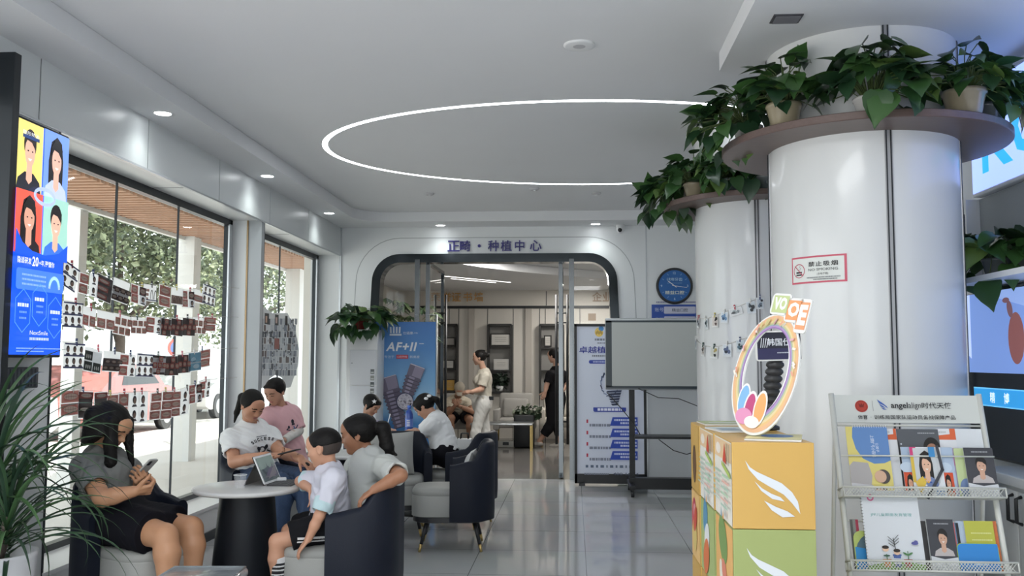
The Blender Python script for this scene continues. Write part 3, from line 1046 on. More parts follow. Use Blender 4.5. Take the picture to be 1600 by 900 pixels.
COLM = mat('column_panel', (0.70, 0.71, 0.71), 0.22, noise=0.015, nscale=2, coat=0.3)
WENGE = mat('brown_board', (0.125, 0.085, 0.075), 0.42, noise=0.25, nscale=6, stretch=(1, 12, 12))
def column(n, c, R, zt, joints, shelf_r, shelf_z):
    g = G().lathe([(R, 0), (R, zt)], (c[0], c[1], 0), COLM, 72)
    for a in joints:
        t = math.radians(a)
        for k in (-0.022, 0.022):
            q = t + k
            g.box((c[0] + R * math.cos(q), c[1] + R * math.sin(q), zt / 2), (0.012, 0.006, zt), DARKMETAL, rotm(rz=q))
        g.box((c[0] + R * math.cos(t), c[1] + R * math.sin(t), zt / 2), (0.006, 0.038, zt), mat('joint_strip', (0.42, 0.42, 0.44), 0.3, 0.5), rotm(rz=t))
    g.build('column_%d' % n, kind='structure')
    g = G().lathe([(R - 0.01, 0), (shelf_r, 0), (shelf_r + 0.004, 0.004), (shelf_r + 0.004, 0.036), (shelf_r, 0.04), (R - 0.01, 0.04)], (0, 0, 0), WENGE, 96, smooth=False)
    o = g.build('round_shelf')
    o.location = (c[0], c[1], shelf_z)
    return o
C1, R1, C2, R2 = (1.565, 5.03), 0.487, (1.378, 6.977), 0.45
props(column(1, C1, R1, 3.11, (268, 175, 333), 0.734, 2.58), 'dark brown round shelf collar carrying plants, on the nearer white column', 'shelf')
props(column(2, C2, R2, ZC, (260, 350), 0.68, 2.585), 'dark brown round shelf collar carrying plants, on the farther white column', 'shelf')

POTHOS = [mat('pothos_a', (0.028, 0.075, 0.022), 0.32), mat('pothos_b', (0.045, 0.11, 0.03), 0.32), mat('pothos_c', (0.018, 0.05, 0.022), 0.3), mat('pothos_d', (0.10, 0.17, 0.045), 0.35)]
STEMG = mat('stem_green', (0.09, 0.13, 0.04), 0.5)
def heart_leaf(g, p, d, n, L, m, droop=0.3, fold=0.25):
    """pointed heart-shaped leaf from p along d with normal n"""
    d = Vector(d).normalized()
    n = (Vector(n) - d * Vector(n).dot(d)).normalized()
    s = d.cross(n)
    prof = [(0.0, 0.0), (-0.06, 0.20), (0.08, 0.36), (0.25, 0.42), (0.45, 0.38), (0.65, 0.26), (0.84, 0.10), (1.0, 0.0)]
    mid = [0.0, 0.03, 0.08, 0.25, 0.45, 0.65, 0.84, 1.0]
    vs = []
    for (t, wd), tm in zip(prof, mid):
        for e in (-1, 0, 1):
            tt = tm if e == 0 else t
            off = -droop * max(tt, 0) ** 2 + (abs(e) * wd * fold)
            vs.append(Vector(p) + d * (tt * L) + s * (e * wd * L) + n * (off * L))
    fs = []
    for i in range(len(prof) - 1):
        a = i * 3
        fs += [(a, a + 1, a + 4, a + 3), (a + 1, a + 2, a + 5, a + 4)]
    g.add(vs, fs, m, True)
def pothos(g, gs, c, rnd, n, spread, L, up=0.12, hang=0.15, bias=(0, 0), zmin=-9.0, avoid=None):
    """leaves and stems growing out of a pot mouth at c"""
    c = Vector(c)
    for i in range(n):
        a = rnd.uniform(0, 2 * pi)
        e = rnd.random()
        r = spread * (0.25 + 0.75 * math.sqrt(rnd.random()))
        dirh = Vector((math.cos(a), math.sin(a), 0))
        h = up * (1.25 - (r / spread) ** 2 * 1.1) * rnd.uniform(0.5, 1.15)
        if e < 0.22 * min(1.0, hang / .12):
            h = -hang * rnd.uniform(0.1, 1.0); r = spread * rnd.uniform(0.75, 1.0)
        if avoid is not None:
            q = Vector((dirh.x * (r + L * .6) - avoid[0], dirh.y * (r + L * .6) - avoid[1], 0))
            if q.length < avoid[2]:
                aw = Vector((-avoid[0], -avoid[1], 0)).normalized()
                dirh = (dirh - aw * 2 * dirh.dot(aw)).normalized() if rnd.random() < .6 else dirh
                if (Vector((dirh.x * (r + L * .6) - avoid[0], dirh.y * (r + L * .6) - avoid[1], 0))).length < avoid[2]: r *= .35
        p = c + dirh * r + Vector((bias[0] * r, bias[1] * r, h))
        p.z = max(p.z, zmin)
        gs.tube([c + dirh * 0.03, c + dirh * r * 0.5 + Vector((bias[0] * r * .5, bias[1] * r * .5, max(h, 0) * 0.7 + 0.03)), p], 0.0028, STEMG, 4, False)
        ld = (dirh * rnd.uniform(0.5, 1.0) + Vector((rnd.uniform(-.6, .6), rnd.uniform(-.6, .6), rnd.uniform(-0.75, 0.45) if h > 0 else -0.9)))
        nn = Vector((rnd.uniform(-.4, .4), rnd.uniform(-.4, .4), 1)) + dirh * 0.5
        heart_leaf(g, p, ld, nn, L * rnd.uniform(0.7, 1.25), rnd.choices(POTHOS, (4, 4, 4, 1))[0], rnd.uniform(.1, .45), rnd.uniform(.1, .4))
GLAZE = {'beige': mat('glaze_beige', (0.34, 0.29, 0.20), 0.18, noise=0.25, nscale=14, coat=0.5), 'white': mat('glaze_white', (0.55, 0.54, 0.52), 0.2, noise=0.1, nscale=10, coat=0.5),
         'grey': mat('glaze_grey', (0.16, 0.18, 0.18), 0.25, noise=0.2, nscale=10, coat=0.4), 'red': mat('pot_red', (0.16, 0.012, 0.012), 0.35)}
SOIL = mat('soil', (0.03, 0.022, 0.015), 0.9)
def pot_plant(loc, kind, r, h, label, seed, n, spread, L, up=0.13, hang=0.14, group=None, bias=(0, 0), zmin=-9.0):
    t = thing('potted_pothos', label, 'plant', loc, group=group)
    G().lathe([(0, 0), (r * .68, 0), (r * .74, h * .06), (r * .97, h * .82), (r * 1.04, h * .86), (r * 1.04, h), (r * .93, h), (r * .9, h * .86)], (0, 0, 0), GLAZE[kind], 32).build('pot', t)
    G().lathe([(0, h * .85), (r * .92, h * .85)], (0, 0, 0), SOIL, 20).build('soil', t)
    g, gs = G(), G()
    av = None
    for (cc, R) in ((C1, R1), (C2, R2)):
        if group and math.hypot(loc[0] - cc[0], loc[1] - cc[1]) < .8: av = (cc[0] - loc[0], cc[1] - loc[1], R)
    pothos(g, gs, (0, 0, h * .9), random.Random(seed), n, spread, L, up, hang, bias, zmin, av)
    g.build('foliage', t); gs.build('stems', t)
    return t
def ring_at(c, r, deg, z):
    return (c[0] + r * math.cos(math.radians(deg)), c[1] + r * math.sin(math.radians(deg)), z)
GP1, GP2 = 'pothos pots on the near column shelf', 'pothos pots on the far column shelf'
pot_plant(ring_at(C1, .61, 183, 2.621), 'white', .078, .10, 'pothos in a whitish pot, at the left end of the near column shelf', 21, 90, .20, .115, .20, .13, GP1, (-0.45, -0.1))
pot_plant(ring_at(C1, .615, 217, 2.621), 'beige', .088, .125, 'pothos in a crackled beige pot, second from the left on the near column shelf', 22, 66, .18, .12, .24, .03, GP1)
pot_plant(ring_at(C1, .60, 258, 2.621), 'white', .085, .09, 'large-leaved pothos in a low white pot, middle of the near column shelf', 23, 70, .22, .15, .25, .03, GP1)
pot_plant(ring_at(C1, .62, 303, 2.621), 'beige', .10, .135, 'pothos in a tall olive-beige pot, fourth on the near column shelf', 24, 72, .19, .11, .20, .04, GP1)
pot_plant(ring_at(C1, .62, 331, 2.621), 'grey', .08, .125, 'pothos in a grey pot, at the right end of the near column shelf', 25, 66, .18, .11, .18, .05, GP1)
pot_plant(ring_at(C2, .58, 176, 2.626), 'white', .07, .075, 'pothos in a pale pot hanging over the left edge of the far column shelf', 31, 84, .19, .125, .16, .15, GP2, (-.3, 0))
pot_plant(ring_at(C2, .57, 210, 2.626), 'beige', .078, .11, 'pothos in a crackled beige pot on the far column shelf', 32, 66, .19, .12, .20, .04, GP2)
pot_plant(ring_at(C2, .56, 240, 2.626), 'grey', .075, .10, 'pothos in a grey pot at the right on the far column shelf', 33, 66, .20, .13, .18, .05, GP2)
pot_plant(ring_at(C2, .56, 266, 2.626), 'grey', .075, .10, 'small pothos in a dark pot half hidden behind the near column', 34, 30, .18, .13, .16, .06, GP2)

# no-smoking sign curved on the near column
def col_angle(c, R, px, z):
    best = min(range(1500, 3500), key=lambda k: abs(pix((c[0] + R * math.cos(math.radians(k / 10)), c[1] + R * math.sin(math.radians(k / 10)), z))[0] - px) + (0 if (k > 1750) else 5))
    return math.radians(best / 10)
def col_map(c, R, a0, z0):
    return lambda u, v, n: Vector((c[0] + (R + n) * math.cos(a0 + u / R), c[1] + (R + n) * math.sin(a0 + u / R), z0 + v))
aL, aR = col_angle(C1, R1, 1238, 1.9), col_angle(C1, R1, 1324, 1.9)
sw, sh = (aR - aL) * R1, 0.138
g = G()
A = Art(g, fn=col_map(C1, R1 + 0.001, aL, 1.838), step=0.0005)
A.rect(0, 0, sw, sh, '#c8566a', 14, 1)
A.rect(.008, .009, sw - .012, sh - .009, '#dde0dc', 14, 1)
cx, cy = sw * .165, sh * .48
A.ring(cx, cy, .036, .036, .004, '#b8405a')
A.rect(cx - .018, cy - .012, cx + .018, cy - .004, '#1c1c1e')
A.rect(cx - .018, cy - .024, cx + .018, cy - .017, '#1c1c1e')
A.line([(cx + .004, cy + .005), (cx + .012, cy + .012), (cx + .004, cy + .02), (cx + .01, cy + .026)], .002, '#9aa0a0')
A.line([(cx - .025, cy + .025), (cx + .025, cy - .025)], .004, '#b8405a')
A.text('禁止吸烟', sw * .61, sh * .60, .026, '#151517', bold=.02, spacing=1.25, width=.155)
A.text('NO SMOKING', sw * .61, sh * .44, .013, '#4a4c4e', width=.155)
A.text('(含电子烟)', sw * .61, sh * .27, .014, '#55585a')
A.smallprint(sw * .33, sh * .18, sw * .9, .006, '#8c9092', random.Random(1))
A.smallprint(sw * .45, sh * .11, sw * .85, .005, '#7c8082', random.Random(2))
props(g.build('no_smoking_sign', recenter=(C1[0] + R1 * math.cos(aL), C1[1] + R1 * math.sin(aL), 1.84)), 'red-bordered no-smoking sign stuck on the nearer white column', 'sign')

# ---------------------------------------------------------------- photos pegged on two strings around the far column
STRING = mat('twine', (0.55, 0.53, 0.48), 0.8)
PEG = {'red': mat('peg_red', '#b03a48', 0.45), 'blue': mat('peg_blue', '#31406e', 0.45), 'green': mat('peg_green', '#2f4a44', 0.45), 'white': mat('peg_white', '#d8d8d4', 0.45), 'yellow': mat('peg_yellow', '#c8bc6a', 0.45), 'pink': mat('peg_pink', '#d87a88', 0.45), 'black': mat('peg_black', '#1c1d22', 0.45)}
def peg(t, p, U, V, N, m, h=0.036):
    p, U, V, N = Vector(p), Vector(U), Vector(V), Vector(N)
    R = Matrix((U, V, N)).transposed()
    g = G()
    g.box(p + V * h * .1 + N * .004, (.009, h, .0035), m, R)
    g.box(p + V * h * .1 - N * .004, (.009, h, .0035), m, R)
    g.box(p + V * h * .2, (.011, .004, .013), STEEL, R)
    g.build('clip', t)
def strung(zs, items, which):
    g = G()
    a0, a1 = math.radians(181), math.radians(262)
    pts = []
    for i in range(33):
        a = a0 + (a1 - a0) * i / 32
        pts.append((C2[0] + (R2 + .003) * math.cos(a), C2[1] + (R2 + .003) * math.sin(a), zs(i / 32)))
    g.tube(pts, .0018, STRING, 5)
    props(g.build('photo_string', recenter=pts[0]), '%s string of small photos around the far white column' % which, 'string')
    for i, (px, wd, ht, tilt, pg, bg, inks, desc) in enumerate(items):
        a = col_angle(C2, R2, px, zs(.3))
        f = (a - a0) / (a1 - a0)
        z = zs(f)
        rad = Vector((math.cos(a), math.sin(a), 0))
        U = Vector((-math.sin(a), math.cos(a), 0)); V = Vector((0, 0, 1))
        U, V = U * math.cos(tilt) + V * math.sin(tilt), V * math.cos(tilt) - U * math.sin(tilt)
        P = Vector((C2[0], C2[1], z)) + rad * (R2 + .007)
        t = thing('photo_print', '%s, on the %s string of the far column' % (desc, which), 'photo', P, group='small photos on the column strings')
        g = G()
        A = Art(g, (0, 0, 0), U, V)
        A.rect(-wd / 2, -ht, wd / 2, 0, bg)
        r_ = random.Random(i * 5 + len(which))
        k = .006
        A.rect(-wd / 2 + k, -ht + k * 2, wd / 2 - k, -k, inks[0])
        for q in range(5):
            A.oval(r_.uniform(-wd * .25, wd * .25), -ht * r_.uniform(.25, .75), wd * r_.uniform(.08, .2), ht * r_.uniform(.06, .18), inks[1 + q % (len(inks) - 1)])
        g.build('sheet', t)
        peg(t, (0, 0, 0), U, V, rad, PEG[pg])
strung(lambda f: 1.775 - .03 * math.sin(f * pi * 1.1) + .15 * max(0, f - .3), [
    (1093, .05, .075, -.2, 'red', '#e3e5e6', ('#c9ced2', '#23252c', '#3a4a60'), 'tiny dark portrait'),
    (1104, .05, .08, .1, 'white', '#dfe3e4', ('#cfd5d6', '#1d3338', '#6b7a80'), 'tiny green-dark photo, second along'),
    (1118, .06, .085, 0, 'yellow', '#e6e5e2', ('#d8cfc8', '#5b4844', '#1e1c1e'), 'brown figure photo, third along'),
    (1133, .058, .08, -.05, 'white', '#e2e6ea', ('#cfdbe6', '#6f93b8', '#3c5878'), 'pale blue photo, fourth along'),
    (1149, .095, .055, .25, 'red', '#eceded', ('#dcdfe0', '#9aa4a8', '#55585c'), 'wide tilted paper slip with faint print'),
    (1173, .06, .085, .1, 'white', '#dfe5ea', ('#cfd8de', '#20242c', '#44505c'), 'dark-haired head photo'),
    (1188, .05, .08, 0, 'blue', '#dde1e4', ('#c4ccd4', '#2a2e38', '#6d7c8c'), 'bluish photo by the joint')], 'upper')
strung(lambda f: 1.605 - .06 * math.sin(min(f * 1.2, 1) * pi), [
    (1089, .04, .08, 0, 'white', '#dfe3e6', ('#b9c6d2', '#5a6c80', '#34404c'), 'narrow bluish photo'),
    (1100, .055, .08, -.15, 'green', '#e2e3e3', ('#c9c6c4', '#4a4648', '#8c8074'), 'tiny greyish photo'),
    (1117, .075, .085, -.1, 'green', '#e4e6e6', ('#d2d4cc', '#2a2c30', '#b0a060'), 'black and yellow photo'),
    (1137, .07, .09, 0, 'white', '#e2e6ea', ('#d2dae2', '#5c6a8c', '#2c3444'), 'dark blue figure photo'),
    (1157, .06, .085, .05, 'blue', '#dfe5e8', ('#c6d2da', '#1e3640', '#4a6a7a'), 'dark teal photo')], 'lower')

# ---------------------------------------------------------------- stacked gift boxes
def gift_box(x0, x1, y0, y1, z0, z1, base, side, label, art=None, logo=False, hole=False):
    t = thing('gift_box', label, 'box', ((x0 + x1) / 2, y0, z0), group='stacked cardboard gift boxes')
    w_, d_, h_ = x1 - x0, y1 - y0, z1 - z0
    M = mat('card_' + base.lstrip('#'), base, 0.38)
    g = G().b2((-w_ / 2, 0, 0), (w_ / 2, d_, h_), M)
    o = g.build('carton', t, bevel=.0025)
    if logo:
        g = G()
        A = Art(g, (-w_ / 2, -.0006, 0), (1, 0, 0), (0, 0, 1))
        def feather(pts): A.poly([(p[0] * w_, p[1] * h_) for p in pts], '#d3d7dc')
        feather([(.16, .79), (.2, .69), (.31, .57), (.47, .48), (.62, .4), (.72, .3), (.815, .18), (.79, .32), (.72, .43), (.6, .53), (.44, .6), (.3, .66), (.22, .71)])
        feather([(.27, .55), (.35, .44), (.48, .35), (.63, .32), (.58, .37), (.47, .41), (.36, .47)])
        feather([(.38, .33), (.47, .22), (.6, .14), (.75, .15), (.66, .21), (.52, .26)])
        g.build('wing_logo', t)
    g = G()
    A = Art(g, (-w_ / 2 - .0006, d_, 0), (0, -1, 0), (0, 0, 1))
    A.rect(.004, .004, d_ - .004, h_ - .004, side)
    if art: art(A, d_, h_)
    g.build('side_print', t)
    if hole:
        g = G()
        A = Art(g, (-w_ / 2 - .0014, d_, 0), (0, -1, 0), (0, 0, 1))
        A.oval(d_ * .45, h_ * .4, d_ * .2, h_ * .28, '#2a2018')
        A.oval(d_ * .5, h_ * .4, d_ * .16, h_ * .25, '#6a4a30')
        g.build('hand_hole', t)
    return t
def art_leaflet(A, d, h):
    A.rect(.01, h * .74, d - .01, h - .008, '#e4c49a')
    A.oval(d * .25, h * .85, d * .14, h * .07, '#efe6da')
    A.poly([(d * .52, h * .72), (d * .62, h * .95), (d * .74, h * .7)], '#c8452e')
    for i in range(5):
        A.line([(d * (.72 + .05 * i), h * .72), (d * (.73 + .05 * i), h * .95)], .006, ('#8a8478', '#4a463e', '#b4aa98', '#5a564c', '#a09888')[i])
    A.poly([(d * .5, h * .72), (d - .01, h * .62), (d - .01, h * .56), (d * .5, h * .67)], '#a8c060')
    r_ = random.Random(9)
    for i in range(6):
        A.smallprint(d * .06, h * (.56 - .065 * i), d * .45, .007, ('#9cc0ac', '#b8ccc0')[i % 2], r_)
        A.smallprint(d * .54, h * (.54 - .07 * i), d * .94, .009, ('#a9cfae', '#e0a89a', '#9cc0ac')[i % 3], r_)
    A.line([(d * .5, .01), (d * .5, h * .95)], .002, '#c8a8a0')
    A.poly([(d * .56, h * .06), (d * .6, h * .2), (d * .64, h * .06)], '#6f93a8')
    A.poly([(d * .66, h * .05), (d * .72, h * .16), (d * .76, h * .05)], '#d89a58')
def blobs_art(cols, seed):
    def f(A, d, h):
        r_ = random.Random(seed)
        for c in cols:
            A.oval(d * r_.uniform(.25, .75), h * r_.uniform(.2, .8), d * r_.uniform(.12, .3), h * r_.uniform(.12, .3), c, rot=r_.uniform(-1, 1))
    return f
bx0, bx1 = .538, .814
hz = [0, .2925, .585, .8775, 1.17]
ORNG, GRN, YEL = '#c8a056', '#98a366', '#cca456'
spec = {
 (0, 3): (ORNG, '#e6e2d8', art_leaflet, True, False, 'orange-yellow box with white wing emblem, top of the front stack'),
 (0, 2): (GRN, '#e2b06c', blobs_art(('#e8e0d0', '#7a9858', '#d8846c'), 4), True, False, 'green box with white wing emblem, under the orange front box'),
 (0, 1): (ORNG, '#e2b06c', None, True, False, 'third box down in the front stack of gift boxes'),
 (0, 0): (GRN, '#98a366', None, True, False, 'lowest box on the floor in the front stack'),
 (1, 3): (ORNG, '#e6e4dc', art_leaflet, False, False, 'box with pale printed side, top of the middle stack'),
 (1, 2): (GRN, '#a8b878', blobs_art(('#7fb0c8', '#5a90b0', '#e6e8e8', '#3c5068', '#d87848'), 8), False, False, 'green and blue printed box, second in the middle stack'),
 (1, 1): (ORNG, '#c8a056', None, False, False, 'third box down in the middle stack of gift boxes'),
 (1, 0): (GRN, '#98a366', None, False, False, 'lowest box on the floor in the middle stack'),
 (2, 3): (YEL, '#cca456', None, False, True, 'yellow box with a dark hand hole, top of the rear stack'),
 (2, 2): (YEL, '#e4bc7a', blobs_art(('#b83a50', '#c84a5a', '#e0a8a8', '#dcc478', '#c8503c'), 14), False, False, 'yellow box with a red print, second in the rear stack'),
 (2, 1): (YEL, '#cca456', None, False, False, 'third box down in the rear stack of gift boxes'),
 (2, 0): (YEL, '#cca456', None, False, False, 'lowest box on the floor in the rear stack')}
ys_ = [(3.2, 3.575), (3.585, 3.955), (3.965, 4.225)]
for (s_, k), (b_, sd, art, lg, ho, lb) in spec.items():
    y0, y1 = ys_[s_]
    gift_box(bx0 - (.004 * s_), bx1 - .004 * s_, y0, y1, hz[k] + (.002 if k else 0), hz[k + 1], b_, sd, lb, art, lg, ho)
# booklets lying on the boxes
def booklet(c, w_, d_, rz, cover, label, art=None):
    t = thing('booklet', label, 'booklet', c, rz, group='booklets lying on the gift boxes')
    G().box((0, 0, .003), (w_, d_, .006), mat('paper_white', (0.7, 0.7, 0.69), 0.5)).build('pages', t)
    g = G()
    A = Art(g, (-w_ / 2, -d_ / 2, .0062), (1, 0, 0), (0, 1, 0))
    A.rect(0, 0, w_, d_, cover)
    if art: art(A, w_, d_)
    g.build('cover', t)
booklet((.715, 3.36, 1.171), .19, .25, -.25, '#dcd39a', 'yellow and blue booklet lying at the front on top of the gift boxes', lambda A, w_, d_: A.oval(w_ * .55, d_ * .6, w_ * .3, d_ * .28, '#6f92c4'))
booklet((.63, 3.72, 1.171), .16, .22, .15, '#cfd6d4', 'pale booklet lying behind the oval frame on the gift boxes', lambda A, w_, d_: A.rect(w_ * .1, d_ * .2, w_ * .6, d_ * .6, '#8fa0b0'))
booklet((.655, 4.09, 1.171), .2, .2, .05, '#b4c08a', 'greenish booklet lying on the rear yellow box', lambda A, w_, d_: A.rect(w_ * .15, d_ * .2, w_ * .8, d_ * .5, '#dfe2dc'))

# oval rainbow photo frame leaning on the boxes
t = thing('photo_booth_frame', 'oval rainbow cardboard photo frame standing tilted on the gift boxes', 'photo frame', (.636, 3.38, 1.178))
V_ = Vector((.26, .03, .965)).normalized()
U_ = Vector((.5, -.86, 0)); U_ = (U_ - V_ * U_.dot(V_)).normalized()
O_ = V_ * .228
ra_, rb_ = .166, .226
g = G()
def ringp(k): return ell(0, 0, ra_ * k, rb_ * k, 48)
outer_ = ell(0, 0, ra_, rb_, 48)
inner_ = ell(0, .012, ra_ * .66, rb_ * .72, 48)
g.prism(outer_, .006, mat('card_white', (0.72, 0.72, 0.70), 0.5), O_, U_, V_, holes=[list(reversed(inner_))])
g.build('card_ring', t)
g = G()
N_ = U_.cross(V_).normalized()
A = Art(g, O_ + N_ * .0065, U_, V_)
bands = [(.965, '#d8ac86'), (.90, '#d8b47c'), (.86, '#d6c498'), (.82, '#b4b88c'), (.785, '#8fa0a8'), (.76, '#a98ab8'), (.73, '#8a6aa0'), (.705, '#8a6aa0')]
for (k0, c0), (k1, c1) in zip(bands, bands[1:]):
    n_ = 48
    f0 = [(p[0] * (k0 if True else 1) / 1, p[1] * k0 + .012 * (1 - k0) / .3) for p in ell(0, 0, ra_, rb_, n_)]
    f1 = [(p[0] * k1, p[1] * k1 + .012 * (1 - k1) / .3) for p in ell(0, 0, ra_, rb_, n_)]
    g.add([A.fn(p[0], p[1], A.n) for p in f0 + f1], [(i, (i + 1) % n_, n_ + (i + 1) % n_, n_ + i) for i in range(n_)], ink(c0))
rr2 = random.Random(12)
for i in range(26):
    a_ = rr2.uniform(.0, pi * 1.05)
    A.line([(ra_ * .9 * math.cos(a_), rb_ * .9 * math.sin(a_)), (ra_ * .86 * math.cos(a_ + .05), rb_ * .84 * math.sin(a_ + .05))], .008, rr2.choice(('#d89a84', '#e4d8cc', '#e6ded4', '#d8a8ac', '#c4b884')))
g.build('rainbow_print', t)
g = G()
A = Art(g, O_ + N_ * .0068, U_, V_)
for (u, v, rx, ry, c) in ((-.075, -.105, .032, .06, '#e8e6e2'), (-.075, -.105, .026, .052, '#7fb0d8'), (-.03, -.13, .034, .062, '#e8e6e2'), (-.03, -.13, .026, .052, '#b84a78'), (.025, -.125, .034, .066, '#e8e6e2'), (.025, -.125, .027, .056, '#e2a468'), (-.05, -.165, .045, .03, '#d890b4'), (.0, -.18, .04, .022, '#ece4dc')):
    A.oval(u, v, rx, ry, c)
g.build('sticker', t)
g = G()
orn = [(-.03, .215, -.035, .10, '#e8e8e2', '#8aa860', 'YO'), (.055, .205, .03, .13, '#ece8e2', '#dd8a58', 'O'), (.115, .18, .07, .14, '#ece8e2', '#d88a58', 'E')]
def letter_card(name, u, v, w2, h2, face, ch, chc):
    g = G()
    g.prism(rrect(u - w2, v - h2, u + w2, v + h2, min(w2, h2) * .4, 5), .006, mat('card_white', (0.72, 0.72, 0.70), 0.5), O_ + N_ * .004, U_, V_)
    A = Art(g, O_ + N_ * .0105, U_, V_)
    A.rect(u - w2 * .8, v - h2 * .8, u + w2 * .8, v + h2 * .8, face)
    A.text(ch, u, v - h2 * .55, h2 * 1.2, chc, bold=.05, width=w2 * 1.35)
    g.build(name, t)
letter_card('letter_card', .0, .262, .05, .04, '#b9c58e', 'VO', '#e9ece4')
letter_card('letter_card', .075, .243, .042, .045, '#e39a68', 'O', '#f0ece2')
letter_card('letter_card', .125, .225, .03, .062, '#dd9a70', 'E', '#f2ece4')
g = G().tube([V_ * .03 - N_ * .002, Vector((0.03, .09, .004))], .006, mat('kraft', (0.28, 0.17, 0.1), 0.7), 6)
g.build('prop_leg', t)

# implant-shaped cardboard sign behind it
t = thing('implant_sign', 'dark cardboard sign on a black threaded pole behind the oval frame', 'sign', (.80, 3.77, 1.172))
g = G()
for i in range(11):
    z = .035 + i * .028
    g.lathe([(.028, z - .014), (.036, z - .004), (.036, z + .004), (.028, z + .014)], (0.004 * i - .02, 0, 0), mat('implant_black', (0.03, 0.03, 0.032), 0.4), 20)
g.lathe([(0, 0), (.045, 0), (.045, .012), (.03, .02)], (-.02, 0, 0), BLACK, 20)
g.build('threaded_pole', t)
g = G()
UU, VV = Vector((.985, .1, .02)).normalized(), Vector((-.03, .0, 1)).normalized()
g.prism(rrect(-.095, -.06, .095, .06, .012, 5), .008, mat('card_white', (0.72, 0.72, 0.70), 0.5), (.02, -.03, .335), UU, VV)
A = Art(g, Vector((.02, -.03, .335)) + UU.cross(VV).normalized() * .0085, UU, VV)
A.rect(-.088, -.054, .088, .054, '#1e2030')
A.rect(-.088, -.054, .088, -.01, '#2c2a52')
A.text('韩国仕诺', .015, .0, .03, '#dfe2e8', bold=.03)
for k in range(4): A.line([(-.075 + .008 * k, -.005), (-.07 + .009 * k, .03)], .003, '#dfe2e8')
A.smallprint(-.01, -.03, .05, .005, '#b8bcc8', random.Random(4))
g.build('sign_board', t)
# ================================================================ BROCHURE RACK
RP = Vector((1.08, 3.565, 0))                       # foot of the left post
RV = Vector((0, .283, .959)).normalized()
RU = Vector((1, 0, 0))
RN = RU.cross(RV).normalized()
RW = .60
def rk(px, py):
    p = hit(px, py, RP, RN) - RP
    return p.x, p.dot(RV)
RACKM = mat('rack_cream', (0.62, 0.63, 0.59), 0.4)
rack = thing('brochure_rack', 'white wire brochure rack leaning back in front of the near column', 'rack', tuple(RP))
vtop = rk(1300, 617)[1]
for x in (0, RW):
    G().tube([RV * 0.012 + RU * x, RV * (vtop + .005) + RU * x], .0115, RACKM, 12).build('post', rack)
    b = G()
    b.tube([RV * (vtop - .15) + RU * x, Vector((x, .5, .012))], .009, RACKM, 10)
    b.tube([RU * x + RV * .03, Vector((x, .5, .014))], .006, RACKM, 8)
    b.build('rear_strut', rack)
v0, v1 = rk(1400, 661)[1], rk(1400, 618)[1]
g = G()
g.box(RU * RW / 2 + RV * (v0 + v1) / 2, (RW - .01, v1 - v0, .008), mat('rack_sign_grey', (0.58, 0.60, 0.58), 0.45), Matrix((RU, RV, RN)).transposed())
hs = g.build('header_sign', rack)
def RF(off): return lambda u, v, n: RU * u + RV * v + RN * (n + off)
g = G()
A = Art(g, fn=RF(.0045))
def ru(px): return rk(px, 640)[0]
vm, vl = rk(1400, 635)[1], rk(1400, 653)[1]
A.oval(ru(1346), vm - .001, .0265, .0255, '#b0392c')
A.ring(ru(1346), vm - .001, .023, .022, .002, '#7a2018')
A.poly([(ru(1346) - .012, vm + .012), (ru(1346) - .008, vm - .006), (ru(1346) + .008, vm - .006), (ru(1346) + .012, vm + .012), (ru(1346) + .004, vm + .004), (ru(1346), vm + .014), (ru(1346) - .004, vm + .004)], '#7a2018')
A.rect(ru(1363.2), vm - .022, ru(1363.8), vm + .022, '#8a8c8a')
c = ru(1371); k = .0026
def wing(A, c, v, s, col):
    A.poly([(c, v + 10 * s), (c + 3 * s, v + 4 * s), (c + 9 * s, v + 1 * s), (c + 15 * s, v - 4 * s), (c + 13 * s, v - .5 * s), (c + 8 * s, v + 4 * s)], col)
    A.poly([(c + 2.5 * s, v + 3 * s), (c + 5 * s, v - 1 * s), (c + 11.5 * s, v - 4 * s), (c + 8 * s, v - .5 * s)], col)
    A.poly([(c + 5 * s, v - 2.5 * s), (c + 8 * s, v - 5.5 * s), (c + 13 * s, v - 6 * s), (c + 9 * s, v - 4 * s)], col)
wing(A, c, vm, .0028, '#3a5fae')
A.text('angel', ru(1391.5), vm - .017, .032, '#26282a', align='l', bold=.018, width=ru(1418) - ru(1391.5))
A.text('align', ru(1418.8), vm - .017, .032, '#303234', align='l', width=ru(1438.5) - ru(1418.8))
A.text('时代天使', ru(1439.5), vm - .011, .026, '#202224', align='l', bold=.012, width=ru(1486) - ru(1439.5))
A.text('体育', ru(1338), vl - .009, .018, '#17181a', align='l', bold=.025, width=ru(1353) - ru(1338))
A.text('·', ru(1358), vl - .002, .004, '#8a8c8a')
A.text('训练局国家队运动员备战保障产品', ru(1363), vl - .009, .018, '#1c1d1f', align='l', bold=.014, width=ru(1489) - ru(1363))
A.g.build('header_print', hs)
